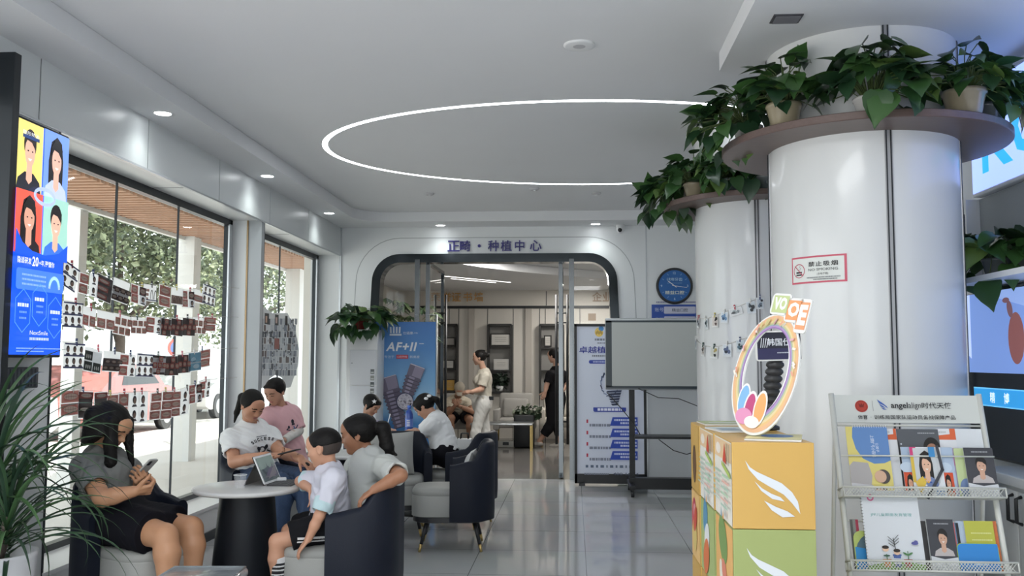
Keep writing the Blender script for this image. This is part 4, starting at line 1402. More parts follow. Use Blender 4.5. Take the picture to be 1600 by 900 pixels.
def basket(pyr, pyb, pxl, pxr, name):
    """wire basket: rim, diamond mesh front, bottom ledge"""
    vb, vr = rk(1400, pyb)[1], rk(1400, pyr)[1]
    x0, x1 = -.012, RW + .012
    d = .075
    q = G()
    h = vr - vb
    rim = [RU * x0 + RV * vr, RU * x0 + RV * vr + RN * d, RU * x1 + RV * vr + RN * d, RU * x1 + RV * vr]
    bot = [RU * x0 + RV * vb, RU * x0 + RV * vb + RN * d, RU * x1 + RV * vb + RN * d, RU * x1 + RV * vb]
    q.tube(rim, .004, RACKM, 8); q.tube(bot, .0035, RACKM, 8)
    for a_, b_ in zip(rim, bot): q.tube([a_, b_], .0035, RACKM, 6)
    o = q.build('basket', rack)
    q = G()
    n = int((x1 - x0) / .0125)
    for i in range(-4, n + 1):
        for s in (1, -1):
            xa = x0 + i * .0125 if s == 1 else x0 + (i + 4) * .0125
            xb = xa + s * h * .9
            ua, ub, va_, vb_ = xa, xb, vb, vr
            if max(ua, ub) > x1 or min(ua, ub) < x0: continue
            q.tube([RU * ua + RV * va_ + RN * d, RU * ub + RV * vb_ + RN * d], .0014, RACKM, 4, False)
    q.build('mesh_front', o)
    q = G()
    q.add([RU * x0 + RV * vb, RU * x1 + RV * vb, RU * x1 + RV * vb + RN * d, RU * x0 + RV * vb + RN * d], [(0, 1, 2, 3)], RACKM)
    q.build('ledge', o)
    return vb
va = basket(766, 780, 1317, 1548, 'a')
vb = basket(879, 894, 1330, 1566, 'b')
vrod = rk(1400, 716)[1]
G().tube([RU * 0 + RV * vrod + RN * .05, RU * RW + RV * vrod + RN * .05], .0032, RACKM, 8).build('rod', rack)
for z_ in (rk(1400, 665)[1], rk(1400, 815)[1]):
    G().tube([RV * z_, RU * RW + RV * z_], .004, RACKM, 8).build('cross_wire', rack)
# the leaflets
SKIN, HAIR = '#c99a80', '#1c1716'
def leaflet(pxl, pxr, pyt, vbase, layer, label, art, name='brochure', base='#d8dada', rad=0, cat='brochure', tilt=0.0):
    u0, vt = rk(pxl, pyt); u1, _ = rk(pxr, pyt)
    w_, h_ = u1 - u0, vt - vbase
    p = RP + RU * u0 + RV * vbase + RN * (.008 + layer * .0085)
    t = thing(name, label, cat, p, group='leaflets in the brochure rack')
    R = Matrix((RU, RV, RN)).transposed()
    g = G()
    if rad: g.prism(rrect(0, 0, w_, h_, rad, 6, (0, 0, 1, 1)), .003, ink(base), (0, 0, 0), RU, RV)
    else: g.box(RU * w_ / 2 + RV * h_ / 2 + RN * .0015, (w_, h_, .003), ink(base), R)
    g.build('paper', t)
    g = G()
    A = Art(g, fn=lambda u, v, n: RU * u + RV * v + RN * (n + .003), step=.00035)
    art(A, w_, h_)
    g.build('cover_print', t)
    return t, w_, h_
def a_calendar(A, w_, h_):
    A.rect(0, 0, w_, h_, '#d9cb78')
    pts = [(w_, h_), (w_ * .17, h_), (w_ * .14, h_ * .85), (w_ * .2, h_ * .68), (w_ * .35, h_ * .54), (w_ * .6, h_ * .47), (w_ * .85, h_ * .48), (w_, h_ * .52)]
    A.poly(pts, '#5f86bd')
    A.text('让孩子', w_ * .68, h_ * .7, .012, '#e8ecf2', rot=-pi / 2)
    A.text('上颌扩弓小百科', w_ * .57, h_ * .72, .015, '#e8ecf2', rot=-pi / 2, width=.09)
    A.smallprint(w_ * .38, h_ * .6, w_ * .44, .05, '#a8bcd8', random.Random(1))
    A.poly([(0, h_ * .05), (w_ * .45, h_ * .08), (w_ * .52, h_ * .3), (w_ * .45, h_ * .48), (w_ * .1, h_ * .5), (0, h_ * .44)], '#a8a4a4')
    A.poly([(0, 0), (w_ * .6, 0), (w_ * .62, h_ * .1), (w_ * .5, h_ * .17), (0, h_ * .2)], '#c4c4c8')
    A.oval(w_ * .78, h_ * .29, w_ * .16, h_ * .1, '#4a4442'); A.oval(w_ * .71, h_ * .29, w_ * .14, h_ * .085, '#d0aa90')
    A.oval(w_ * .68, h_ * .07, w_ * .17, h_ * .08, '#3a3432'); A.oval(w_ * .66, h_ * .065, w_ * .13, h_ * .06, '#d0aa90')
def a_corner(A, w_, h_):
    A.rect(0, 0, w_, h_, '#d9dbdf')
    A.poly([(0, h_ * .84), (w_, h_ * .84), (w_, h_), (w_ * .7, h_), (w_ * .7, h_ * .92), (0, h_ * .9)], '#d4643c')
    A.smallprint(w_ * .05, h_ * .94, w_ * .5, .006, '#b8babc', random.Random(3))
    A.text('隐适美', w_ * .5, h_ * .02, .012, '#d88a78', bold=.02)
def a_dark_girl(A, w_, h_):
    A.rect(0, 0, w_, h_, '#55585e')
    A.poly([(0, h_ * .9), (w_ * .08, h_ * .62), (w_ * .3, 0), (0, 0)], '#2c2c30')
    A.oval(w_ * .08, h_ * .78, w_ * .02, w_ * .02, '#c8ccd4')
    A.oval(w_ * .8, h_ * .72, w_ * .2, h_ * .16, '#15110f'); A.oval(w_ * .8, h_ * .67, w_ * .15, h_ * .12, '#a87a62')
    for e in (-1, 1): A.oval(w_ * (.8 + e * .06), h_ * .7, w_ * .025, h_ * .008, '#1a1412')
    A.smallprint(w_ * .5, h_ * .93, w_ * .9, .005, '#9a9ca0', random.Random(5))
def a_red_girl(A, w_, h_):
    A.rect(0, 0, w_, h_, '#a9bad0')
    A.oval(w_ * .3, h_ * .6, w_ * .5, h_ * .1, '#c0cfe0')
    A.portrait(0, 0, w_ * .8, h_ * .5, '#d0502e', '#d8a488', HAIR, '#e0c0ae', True)
def a_yellow_girl(A, w_, h_):
    A.rect(0, 0, w_, h_, '#dfe2e6')
    A.rect(0, h_ * .3, w_ * .2, h_, '#d8b84a')
    A.rect(0, h_ * .82, w_ * .2, h_, '#d0407a')
    A.portrait(w_ * .1, h_ * .2, w_ * .75, h_ * .78, '#c4c8cc', '#e0b49a', HAIR, '#7688b4', True)
    for k in range(6): A.oval(w_ * (.3 + .08 * (k % 4)), h_ * (.24 + .06 * (k // 2)), w_ * .035, h_ * .018, ('#3c5a9a', '#e6e8ea', '#d8a848')[k % 3])
    A.poly([(w_ * .05, h_ * .3), (w_ * .3, h_ * .42), (w_ * .4, h_ * .3), (w_ * .2, h_ * .06)], '#d8b84a')
    A.rect(w_ * .58, h_ * .8, w_ * .78, h_, '#3f8ac4')
    A.line([(w_ * .88, h_), (w_ * .95, h_ * .55), (w_ * .38, 0)], .012, '#3c3e46')
    A.poly([(w_ * .5, 0), (w_ * .97, h_ * .42), (w_, 0)], '#dde1e6')
    A.smallprint(w_ * .66, h_ * .11, w_ * .95, .008, '#7a9cc4', random.Random(6)); A.smallprint(w_ * .66, h_ * .05, w_ * .95, .008, '#7a9cc4', random.Random(7))
def a_pink(A, w_, h_):
    A.rect(0, 0, w_, h_, '#c6b4d4'); A.rect(0, 0, w_ * .35, h_, '#a9bad4'); A.oval(w_ * .5, h_ * .75, w_ * .3, h_ * .12, '#d88ab4')
def a_green(A, w_, h_):
    A.rect(0, 0, w_, h_, '#bccb98'); A.oval(w_ * .6, h_ * .2, w_ * .5, h_ * .2, '#6f84ac'); A.text('矫', w_ * .6, h_ * .03, .012, '#e0e4e8')
def a_white_line(A, w_, h_):
    A.rect(0, 0, w_, h_, '#d4d8dd'); A.text('眼和形特', w_ * .42, h_ * .62, .016, '#5c5e62', bold=.02)
def a_dark_portrait(A, w_, h_):
    A.rect(0, 0, w_, h_, '#3e3f46')
    A.portrait(w_ * .12, h_ * .3, w_ * .82, h_ * .58, None, '#c9a08a', '#181414', '#b9b2b2', False)
    A.smallprint(w_ * .25, h_ * .9, w_ * .8, .005, '#9a9ca2', random.Random(8))
    A.poly([(0, 0), (w_, 0), (w_, h_ * .28), (w_ * .5, h_ * .24), (0, h_ * .3)], '#d4d7dc')
    A.line(ell(w_ * .5, h_ * .08, w_ * .14, h_ * .07, 10, .2, pi - .2), .003, '#a4a8b0')
def a_jpf(A, w_, h_):
    A.rect(0, 0, w_, h_, '#d4d8de')
    A.ring(w_ * .17, h_ * .91, .0135, .0135, .006, '#d06a94')
    A.text('JPF儿童颜面发育管理', w_ * .5, h_ * .67, .014, '#6aaaa8', width=w_ * .72)
    A.poly([(0, 0), (w_, 0), (w_, h_ * .08), (w_ * .75, h_ * .11), (w_ * .4, h_ * .12), (0, h_ * .06)], '#7db04c')
    for (cx, col, ht_) in ((.34, '#d88a48', .09), (.52, '#4a62a0', .15), (.7, '#b04432', .09)):
        A.poly([(w_ * (cx - .05), h_ * .05), (w_ * (cx + .05), h_ * .05), (w_ * (cx + .065), h_ * (.05 + ht_)), (w_ * (cx - .065), h_ * (.05 + ht_))], col)
        A.rect(w_ * (cx - .075), h_ * (.035 + ht_), w_ * (cx + .075), h_ * (.055 + ht_), col)
    A.rect(w_ * .46, h_ * .09, w_ * .58, h_ * .105, '#e4e6ea'); A.rect(w_ * .455, h_ * .14, w_ * .585, h_ * .155, '#e4e6ea')
    for (cx, cy) in ((.33, .27), (.52, .23)):
        A.oval(w_ * cx, h_ * cy, w_ * .055, h_ * .035, '#e8c4a8'); A.oval(w_ * cx, h_ * (cy + .02), w_ * .06, h_ * .022, '#2a201c')
    A.line([(w_ * .5, h_ * .27), (w_ * .48, h_ * .4)], .003, '#3a3c3a')
    for k in range(6): A.line([(w_ * .48, h_ * (.3 + .015 * k)), (w_ * (.48 + (.09 if k % 2 else -.09)), h_ * (.34 + .02 * k))], .0022, '#3a3c3a')
    A.line([(w_ * .7, h_ * .15), (w_ * .7, h_ * .24)], .003, '#4a7a4a'); A.oval(w_ * .66, h_ * .21, w_ * .05, h_ * .012, '#4a7a4a', rot=-.5); A.oval(w_ * .74, h_ * .21, w_ * .05, h_ * .012, '#4a7a4a', rot=.5)
    A.line([(w_ * .33, h_ * .14), (w_ * .33, h_ * .2)], .003, '#4a7a4a'); A.oval(w_ * .33, h_ * .185, w_ * .06, h_ * .012, '#3c5c4a')
    A.oval(w_ * .84, h_ * .34, w_ * .06, h_ * .02, '#5a5c9c'); A.oval(w_ * .86, h_ * .355, w_ * .035, h_ * .022, '#5a5c9c')
def a_plain(*cols):
    def f(A, w_, h_):
        r_ = random.Random(len(cols) + int(w_ * 1e4))
        for i, c in enumerate(cols): A.rect(w_ * i / len(cols), 0, w_ * (i + 1) / len(cols), h_, c)
    return f
def a_yellowgreen(A, w_, h_):
    A.rect(0, 0, w_, h_, '#b5b64a')
    for k in range(4): A.smallprint(w_ * .2, h_ * (.75 - .13 * k), w_ * .9, .005, '#d4d690', random.Random(k))
    A.rect(w_ * .05, h_ * .38, w_, h_ * .41, '#d8da9c')
def a_blue_pocket(A, w_, h_):
    A.poly(rrect(.002, .002, w_ - .002, h_ - .002, .018, 5, (0, 0, 0, 1)), '#2f83cc')
    A.smallprint(w_ * .4, h_ * .26, w_ * .72, .007, '#a8cdec', random.Random(2))
def a_round_card(A, w_, h_):
    A.poly(rrect(.003, .0, w_ - .003, h_ - .003, w_ * .35, 6, (0, 0, 1, 1)), '#56707c')
    A.poly([(.003, 0), (w_ - .003, 0), (w_ - .003, h_ * .35), (w_ * .4, h_ * .5), (.003, h_ * .6)], '#2f8fd0')
# upper tier, back to front
leaflet(1488, 1531, 671, va, 0, 'white leaflet with grey print, at the back right of the upper tier', a_white_line)
leaflet(1460, 1489, 671, va, 0.5, 'white brochure with an orange corner, right of the dark cover on the upper tier', a_corner)
leaflet(1376, 1400, 671, va, .5, 'white brochure with an orange corner, between calendar and dark cover', a_corner)
leaflet(1397, 1462, 672, va, 1.2, 'tall dark grey brochure with a half-hidden girl, back middle of the upper tier', a_dark_girl)
leaflet(1462, 1494, 702, va, 2.2, 'bluish and pink leaflet in the upper tier', a_pink)
leaflet(1484, 1506, 703, va, 2.8, 'pale green leaflet left of the dark portrait brochure on the upper tier', a_green)
leaflet(1402, 1424, 701, va, 3.0, 'pale blue brochure with a red girl portrait, left of the yellow leaflet', a_red_girl)
leaflet(1460, 1481, 702, va, 3.4, 'pale blue brochure with a red girl portrait, right of the yellow leaflet', a_red_girl)
leaflet(1414, 1462, 702, va, 4.2, 'colourful leaflet with a smiling woman under a blue tab, upper tier', a_yellow_girl)
leaflet(1497, 1542, 703, va, 4.4, 'dark brochure with a laughing person in pale blazer, upper tier right end', a_dark_portrait)
t_, w_, h_ = leaflet(1316, 1380, 670, va, 3.6, 'yellow and blue spiral-bound calendar, left end of the upper tier', a_calendar, name='calendar', cat='calendar')
g = G()
for i in range(15):
    u = w_ * .18 + w_ * .8 * i / 14
    g.tube([RU * u + RV * (h_ - .004) + RN * .004, RU * u + RV * (h_ + .006) + RN * .003, RU * u + RV * (h_ + .004) - RN * .003], .0011, WHITEPL, 4, False)
g.build('spiral_binding', t_)
# lower tier
leaflet(1326, 1339, 812, vb, 0, 'dark narrow booklet at the far left of the lower tier', a_plain('#5a5c58', '#8a8c88', '#a83a50'))
leaflet(1330, 1432, 830, vb, 1.0, 'round-topped blue card behind the spiral notebook, lower tier', a_round_card, rad=.03, base='#b8c870')
leaflet(1425, 1442, 815, vb, 1.5, 'black narrow booklet right of the spiral notebook', a_plain('#2a2a2c', '#3c3a3a'))
leaflet(1482, 1487, 818, vb, 2.6, 'leaflet with a multicoloured edge beside the dark portrait brochure, lower tier', a_plain('#7aa4a4', '#c46a6a', '#5a7a98'))
leaflet(1484, 1493, 818, vb, 1.4, 'narrow dark-edged folder in the middle of the lower tier', a_plain('#24262a'))
leaflet(1490, 1504, 815, vb, .6, 'pale blue leaflet behind the yellow-green one, lower tier', a_plain('#b4c4d6'))
leaflet(1541, 1553, 815, vb, .6, 'green and orange leaflet at the far right of the lower tier', a_plain('#7fae4c', '#c46a3c'))
leaflet(1501, 1546, 815, vb, 1.8, 'yellow-green leaflet above the blue folder, lower tier', a_yellowgreen)
leaflet(1441, 1482, 813, vb, 3.4, 'dark brochure with a laughing person in pale blazer, middle of the lower tier', a_dark_portrait)
leaflet(1488, 1552, 850, vb, 3.2, 'bright blue folder with rounded corner, lower tier right', a_blue_pocket, rad=.018, base='#9ab84c')
t_, w_, h_ = leaflet(1338, 1425, 769, vb, 4.2, 'tall white spiral notebook with children in flower pots on its cover', a_jpf, name='notebook', cat='notebook')
g = G()
for i in range(26):
    v = h_ * .03 + h_ * .94 * i / 25
    g.tube([RV * v + RU * .004 + RN * .004, RV * v - RU * .004 + RN * .002, RV * v - RU * .001 - RN * .003], .001, mat('wire_grey', (0.3, 0.31, 0.33), 0.4, 0.6), 4, False)
g.build('spiral_binding', t_)

# ================================================================ RIGHT WALL: sign, niche, screen, cabinet
LED = mat('lightbox_face', '#93abf4', 0.4, emit=1.35)
t = thing('lightbox_sign', 'glowing pale blue lightbox with cyan letters behind the near column', 'sign', (XR, 4.6, 2.43))
G().rbox((-.03, 0, .30), (.06, 2.0, .62), .01, WHITEPL).build('case', t)
g = G(); A = Art(g, (-.062, .985, .01), (0, -1, 0), (0, 0, 1), emit=1.0)
A.rect(0, 0, 1.97, .59, LED)
CY = mat('cyan_letters', '#25b4f4', 0.4, emit=.8)
A.text('KOE', .14, .09, .36, CY, align='l', bold=.02, width=1.1)
g.build('lit_face', t)
# grey niche cabinet with the plant
t = thing('open_cabinet', 'open grey wall cabinet under the lightbox sign', 'cabinet', (XR, 4.6, 1.87))
g = G()
NG = mat('niche_wall', (0.30, 0.32, 0.32), 0.5)
g.b2((-.02, -1.0, 0), (0, 1.02, .54), NG)
g.build('back_panel', t)
G().b2((-.3, -1.0, 0), (0, 1.02, .03), WHITEPL).build('shelf', t)
G().b2((-.10, 1.0, .03), (-.02, 1.02, .54), WHITEPL).build('side_panel', t)
pot_plant((XR - .15, 5.12, 1.902), 'grey', .075, .10, 'dense dark pothos on the wall cabinet shelf at the right edge', 41, 70, .24, .16, .16, .12, None, (-.1, .1))
# the big screen
t = thing('display_screen', 'large wall screen with a blue picture and cyan caption band', 'screen', (XR, 4.75, .90))
G().rbox((-.04, 0, .47), (.08, 1.98, .95), .008, BLACK).build('housing', t)
g = G(); A = Art(g, (-.0815, .985, .01), (0, -1, 0), (0, 0, 1), emit=.8, rough=.1)
A.rect(0, 0, 1.97, .93, mat('screen_black', (0.006, 0.012, 0.02), 0.08))
A.rect(.0, .47, 1.97, .93, '#8aa4d8')
A.poly([(.0, .47), (1.97, .47), (1.97, .75), (.9, .8), (.25, .93), (0, .93)], '#6f8cc8')
A.poly([(0, .6), (.1, .55), (.1, .93), (0, .93)], '#b4c6ec')
A.oval(.66, .66, .09, .14, '#7a4a48'); A.oval(.6, .82, .03, .05, '#6a4a50', rot=.4); A.oval(.56, .87, .04, .015, '#6a4a50')
A.rect(.12, .28, 1.97, .385, '#2d93d4'); A.rect(.12, .378, 1.97, .385, '#6abcec'); A.rect(.12, .28, 1.97, .287, '#6abcec')
for i, ch in enumerate('精博'): A.text(ch, .36 + i * .17, .302, .06, '#e8f4fc', bold=.02)
g.build('picture', t)
# base cabinet
CAB = mat('cabinet_white', (0.66, 0.67, 0.66), 0.35)
t = thing('base_cabinet', 'white base cabinet with black handles under the wall screen', 'cabinet', (XR, 4.2, 0))
G().rbox((-.16, 0, .42), (.28, 1.72, .83), .004, CAB).build('body', t)
G().rbox((-.165, 0, .865), (.33, 1.8, .05), .006, CAB).build('worktop', t)
for k in range(4):
    y = .64 - k * .425
    d_ = G().rbox((-.309, y, .43), (.018, .415, .78), .003, CAB).build('door', t)
    yh = y + (-.17 if k % 2 == 0 else .17)
    h_ = G().tube([(-.318, yh, .80), (-.345, yh, .79), (-.345, yh, .68), (-.318, yh, .67)], .009, BLACK, 8).build('handle', d_)
t = thing('speaker', 'slim dark wall speaker between the near column and the lightbox', 'speaker', (XR, 5.83, 2.0))
G().rbox((-.03, 0, .17), (.06, .12, .36), .01, mat('speaker_blue', (0.05, 0.06, 0.10), 0.5)).build('case', t)
G().rbox((-.062, 0, .17), (.006, .1, .33), .002, mat('speaker_cloth', (0.07, 0.08, 0.13), 0.8)).build('grille', t)

# ================================================================ BACK WALL: clock, number sign, screen on a stand, poster
p = at(1053.5, 447, YB)
t = thing('round_clock', 'round blue wall clock with black rim above the screen', 'clock', (p.x, YB - .002, p.z))
cr = .222
g = G()
g.add(*(lambda L: ([(a * math.cos(b), y, a * math.sin(b)) for (a, y) in L for b in [2 * pi * i / 48 for i in range(48)]],
        [(j * 48 + i, j * 48 + (i + 1) % 48, (j + 1) * 48 + (i + 1) % 48, (j + 1) * 48 + i) for j in range(len(L) - 1) for i in range(48)]))([(cr, 0), (cr, -.03), (cr - .012, -.042), (cr - .03, -.03), (0, -.029)]), BLACK, True)
g.build('rim', t)
g = G(); A = Art(g, (0, -.0305, 0), (1, 0, 0), (0, 0, 1))
A.oval(0, 0, cr - .03, cr - .03, '#2263a8', n=48)
for k, s in ((0, '12'), (3, '3'), (6, '6'), (9, '9')):
    a_ = pi / 2 - k * pi / 6
    A.text(s, .158 * math.cos(a_), .158 * math.sin(a_) - .015, .03, '#a8c4dc', bold=.03)
for k in range(12):
    if k % 3:
        a_ = pi / 2 - k * pi / 6
        A.line([(.15 * math.cos(a_), .15 * math.sin(a_)), (.168 * math.cos(a_), .168 * math.sin(a_))], .006, '#7fa8d0')
A.text('健康牙齿', 0, .058, .042, '#a8cce4', bold=.02, width=.19)
A.smallprint(-.09, .03, .09, .008, '#6fa0cc', random.Random(2))
A.text('精益口腔', 0, -.105, .045, '#e4ecdc', bold=.06, width=.23)
g.build('dial', t)
g = G()
for (a_, L, w2) in ((math.radians(-8), .15, .007), (math.radians(143), .095, .01)):
    d_ = Vector((math.cos(a_), 0, math.sin(a_)))
    g.tube([d_ * -.03 + Vector((0, -.036, 0)), d_ * L + Vector((0, -.036, 0))], w2 / 2, WHITEPL, 6)
g.build('hands', t)
def wb(px, py): q = at(px, py, YB); return q.x, q.z
x0, z1 = wb(1018, 476); x1, z0 = wb(1092, 505)
t = thing('number_sign', 'blue and white number sign on the wall under the clock', 'sign', (x0, YB - .003, z0 - .1))
hh = z1 - z0 + .1
G().b2((0, -.008, 0), (x1 - x0, 0, hh), ink('#2a4fa4')).build('plate', t)
g = G(); A = Art(g, (0, -.0086, 0), (1, 0, 0), (0, 0, 1)); w_ = x1 - x0
for i, (a_, b_) in enumerate((('账号', '精益口腔'), ('密码', '15628778072'))):
    vy = hh - .10 - i * .12
    A.text(a_, w_ * .16, vy + .012, .05, '#b8c4e0'); A.poly(rrect(w_ * .26, vy - .012, w_ * .93, vy + .075, .012, 3), '#c4c6d8')
    A.text(b_, w_ * .6, vy + .012, .04, '#4a5068', bold=.02, width=w_ * (.34 if i == 0 else .52))
A.smallprint(w_ * .1, hh + .02, w_ * .95, .018, '#8a8aa8', random.Random(3))
g.build('print', t)
t = thing('security_camera', 'white dome security camera at the top of the back wall', 'security camera', (at(969, 360, YB - .08).x, YB - .09, ZS))
G().lathe([(0, -.001), (.055, -.001), (.055, -.02), (.05, -.03)], (0, 0, 0), WHITEPL, 24).build('mount', t)
g = G().ball((0, -.005, -.055), .05, WHITEPL)
g.build('body', t)
G().ball((-.005, -.045, -.07), (.026, .018, .026), BLACK).build('lens', t)

# standing lightbox poster
PY = 10.78
PX = 0.01
t = thing('floor_poster', 'standing black-framed white poster with blue Chinese headline beside the door', 'poster', (PX, PY, 0))
PWd, PH = .835, 1.87
g = G()
g.b2((0, 0, .02), (.03, .07, PH), BLACK); g.b2((PWd - .03, 0, .02), (PWd, .07, PH), BLACK)
g.b2((0, 0, PH - .03), (PWd, .07, PH), BLACK); g.b2((0, 0, .02), (PWd, .07, .13), BLACK)
g.b2((PWd, .0, .02), (PWd + .018, .07, PH), STEEL)
g.b2((.05, -.06, 0), (.12, .14, .03), BLACK); g.b2((PWd - .12, -.06, 0), (PWd - .05, .14, .03), BLACK)
g.build('frame', t)
g = G(); A = Art(g, (0, .028, 0), (1, 0, 0), (0, 0, 1), emit=.12)
A.rect(.028, .12, PWd - .028, PH - .028, '#ccd3e2')
def pp(px, py): q = at(px, py, PY + .028); return q.x - PX, q.z
def ppr(x0, y0, x1, y1, c): a, b = pp(x0, y0), pp(x1, y1); A.rect(a[0], b[1], b[0], a[1], c)
u, v = pp(936, 519); A.oval(u, v, .05, .055, '#e0c468'); A.oval(u + .025, v + .04, .03, .03, '#4a8ac4')
for k in range(5): A.oval(u - .03 + .015 * k, v - .01 + .012 * (k % 2), .01, .02, '#b89a48')
A.smallprint(u - .05, v - .1, u + .12, .025, '#7a808c', random.Random(1)); A.smallprint(u - .02, v - .135, u + .1, .015, '#8a90a0', random.Random(2))
u, v = pp(905, 552); A.text('卓越植体', u, v, .082, '#232f8c', align='l', bold=.04, width=.42)
u, v = pp(925, 556); A.smallprint(u, v - .01, u + .3, .02, '#7a808c', random.Random(3))
u, v = pp(920, 566); A.poly(rrect(u, v - .016, u + .42, v + .026, .02, 4), '#2c3f9c'); A.smallprint(u + .05, v - .004, u + .38, .018, '#aab4d8', random.Random(4))
u, v = pp(950, 600)
for k in range(13):
    a_ = 1.1 + k * .36; A.line([(u + .02 + .12 * math.cos(a_) * (1 - .02 * k), v + .15 * math.sin(a_)), (u + .02 + .10 * math.cos(a_ + .3), v + .13 * math.sin(a_ + .3))], .02 - .001 * k, ('#2a3450', '#4a5878', '#7a88a4')[k % 3])
for k in range(6): A.poly([(u - .02 + .01 * k, v - .08 - .03 * k), (u + .16 - .008 * k, v - .07 - .03 * k), (u + .15 - .008 * k, v - .095 - .03 * k), (u + .0 + .01 * k, v - .10 - .03 * k)], '#26304a' if k % 2 else '#38445e')
u, v = pp(927, 642); A.poly(rrect(u, v - .01, u + .38, v + .042, .02, 4, (1, 1, 0, 0)), '#2c3f9c'); A.smallprint(u + .05, v + .004, u + .33, .028, '#d8dcec', random.Random(5))
rr_ = random.Random(8)
for k in range(4):
    py = 660 + k * 17.6
    u, v = pp(917, py - 2); A.rect(u - .005, v - .02, u + .015, v + .02, '#b03048')
    A.smallprint(u + .03, v - .06, u + .28, .03, '#7a8090', rr_)
    a, b = pp(953, py + 5), pp(996, py - 8)
    A.poly([(a[0], a[1]), (b[0], a[1]), (b[0], b[1]), (a[0] + .03, b[1])], '#2746a8')
    A.smallprint(a[0] + .05, a[1] + .055, b[0] - .01, .022, '#c4cce8', rr_); A.smallprint(a[0] + .12, a[1] + .02, b[0] - .01, .022, '#c4cce8', rr_)
u, v = pp(915, 730); A.smallprint(u, v, u + .55, .03, '#5a6880', rr_, gap=.9)
u, v = pp(913, 741); A.smallprint(u, v, u + .28, .02, '#7a8090', rr_); A.text('400 168 6', u + .48, v - .003, .03, '#4a5468', bold=.02, width=.3)
g.build('sheet', t)

# screen on a wheeled stand
TY = 10.15
TX = .35
t = thing('screen_on_stand', 'large silver-framed switched-off screen on a wheeled black stand', 'television', (TX + .67, TY, 0))
g = G()
g.rbox((0, 0, 1.515), (1.34, .07, .785), .012, STEEL)
g.build('housing', t)
g = G()
for (a, b) in (((-.665, -.037, 1.155), (-.60, -.034, 1.878)), ((.60, -.037, 1.155), (.665, -.034, 1.878)), ((-.665, -.037, 1.135), (.665, -.034, 1.165)), ((-.665, -.037, 1.86), (.665, -.034, 1.882))):
    g.b2(a, b, mat('bezel_dark', (0.03, 0.045, 0.055), 0.3))
g.build('bezel', t)
G().b2((-.602, -.0365, 1.163), (.602, -.0355, 1.862), mat('screen_painted_reflection', (0.46, 0.48, 0.46), 0.3, coat=0.4)).build('screen_panel', t)  # light grey base stands in for the shop front reflected in the screen
for x in (-.38, .38):
    G().b2((x - .03, .04, .06), (x + .03, .09, 1.5), BLACK).build('post', t)
G().b2((-.36, -.12, .60), (.36, .22, .625), BLACK).build('shelf', t)
G().b2((-.42, -.02, .05), (.42, .10, .17), BLACK).build('crossbar', t)
for x in (-.40, .40):
    G().rbox((x, .0, .10), (.06, .62, .045), .01, BLACK).build('foot', t)
    for y in (-.27, .27):
        g = G().cyl((x - .018, y, .037), (x + .018, y, .037), .036, .036, BLACK, 16)
        g.box((x, y, .07), (.03, .05, .03), BLACK)
        g.build('caster', t)
g = G()
CAB_ = mat('cable_black', (0.015, 0.015, 0.017), 0.5)
g.tube([(-.32, -.05, 1.14), (-.1, -.03, 1.04), (.12, -.02, 1.03), (.3, -.02, .96), (.42, -.02, .91)], .005, CAB_, 6)
g.tube([(-.66, -.04, 1.1), (-.5, -.05, .92), (-.36, -.06, .75), (-.3, -.06, .64)], .005, CAB_, 6)
g.tube([(-.1, -.05, .59), (.06, -.02, .47), (.2, -.02, .43), (.36, -.02, .48), (.5, 0, .48)], .005, CAB_, 6)
g.tube([(.36, -.02, .96), (.33, -.02, .9), (.4, -.02, .83)], .004, CAB_, 6)
g.build('cable', t)
# ceiling devices
t = thing('ceiling_speaker', 'round white speaker in the ceiling, in front of the ring light', 'ceiling speaker', (at(905, 69, 5.05).x, 5.05, ZC))
G().lathe([(.088, 0), (.088, -.008), (.075, -.012), (0, -.011)], (0, 0, 0), WHITEPL, 36).build('rim', t)
G().lathe([(0, -.0125), (.03, -.0125), (.035, -.012)], (0, 0, 0), mat('grille_grey', (0.5, 0.5, 0.52), 0.6), 24).build('grille', t)
t = thing('ceiling_vent', 'small dark vent in the lower ceiling beside the near column', 'vent', (1.04, 4.42, 3.11))
G().b2((-.07, -.055, -.006), (.07, .055, 0), mat('vent_dark', (0.06, 0.06, 0.07), 0.5)).build('frame', t)
g = G()
for k in range(5): g.box((0, -.04 + .02 * k, -.009), (.12, .006, .008), mat('vent_blade', (0.1, 0.1, 0.11), 0.5), rotm(.5))
g.build('slats', t)
for i, (px, py, lb) in enumerate(((835, 294, 'small round ceiling sensor inside the ring light, near its far rim'), (932, 301, 'small round ceiling sensor between the ring light and the right end of the portal'), (671, 302, 'small round ceiling sensor between the ring light and the left end of the portal'))):
    q = at(px, py, 1.0); s_ = (ZC - CAM_H) / (q.z - CAM_H)
    t = thing('ceiling_sensor', lb, 'ceiling sensor', (q.x * s_, s_, ZC), group='ceiling sensors')
    G().lathe([(.05, 0), (.05, -.012), (.035, -.022), (0, -.022)], (0, 0, 0), mat('sensor_grey', (0.5, 0.5, 0.52), 0.5), 20).build('body', t)
    G().lathe([(.012, -.022), (.012, -.03), (0, -.03)], (0, 0, 0), WHITEPL, 12).build('lens', t)
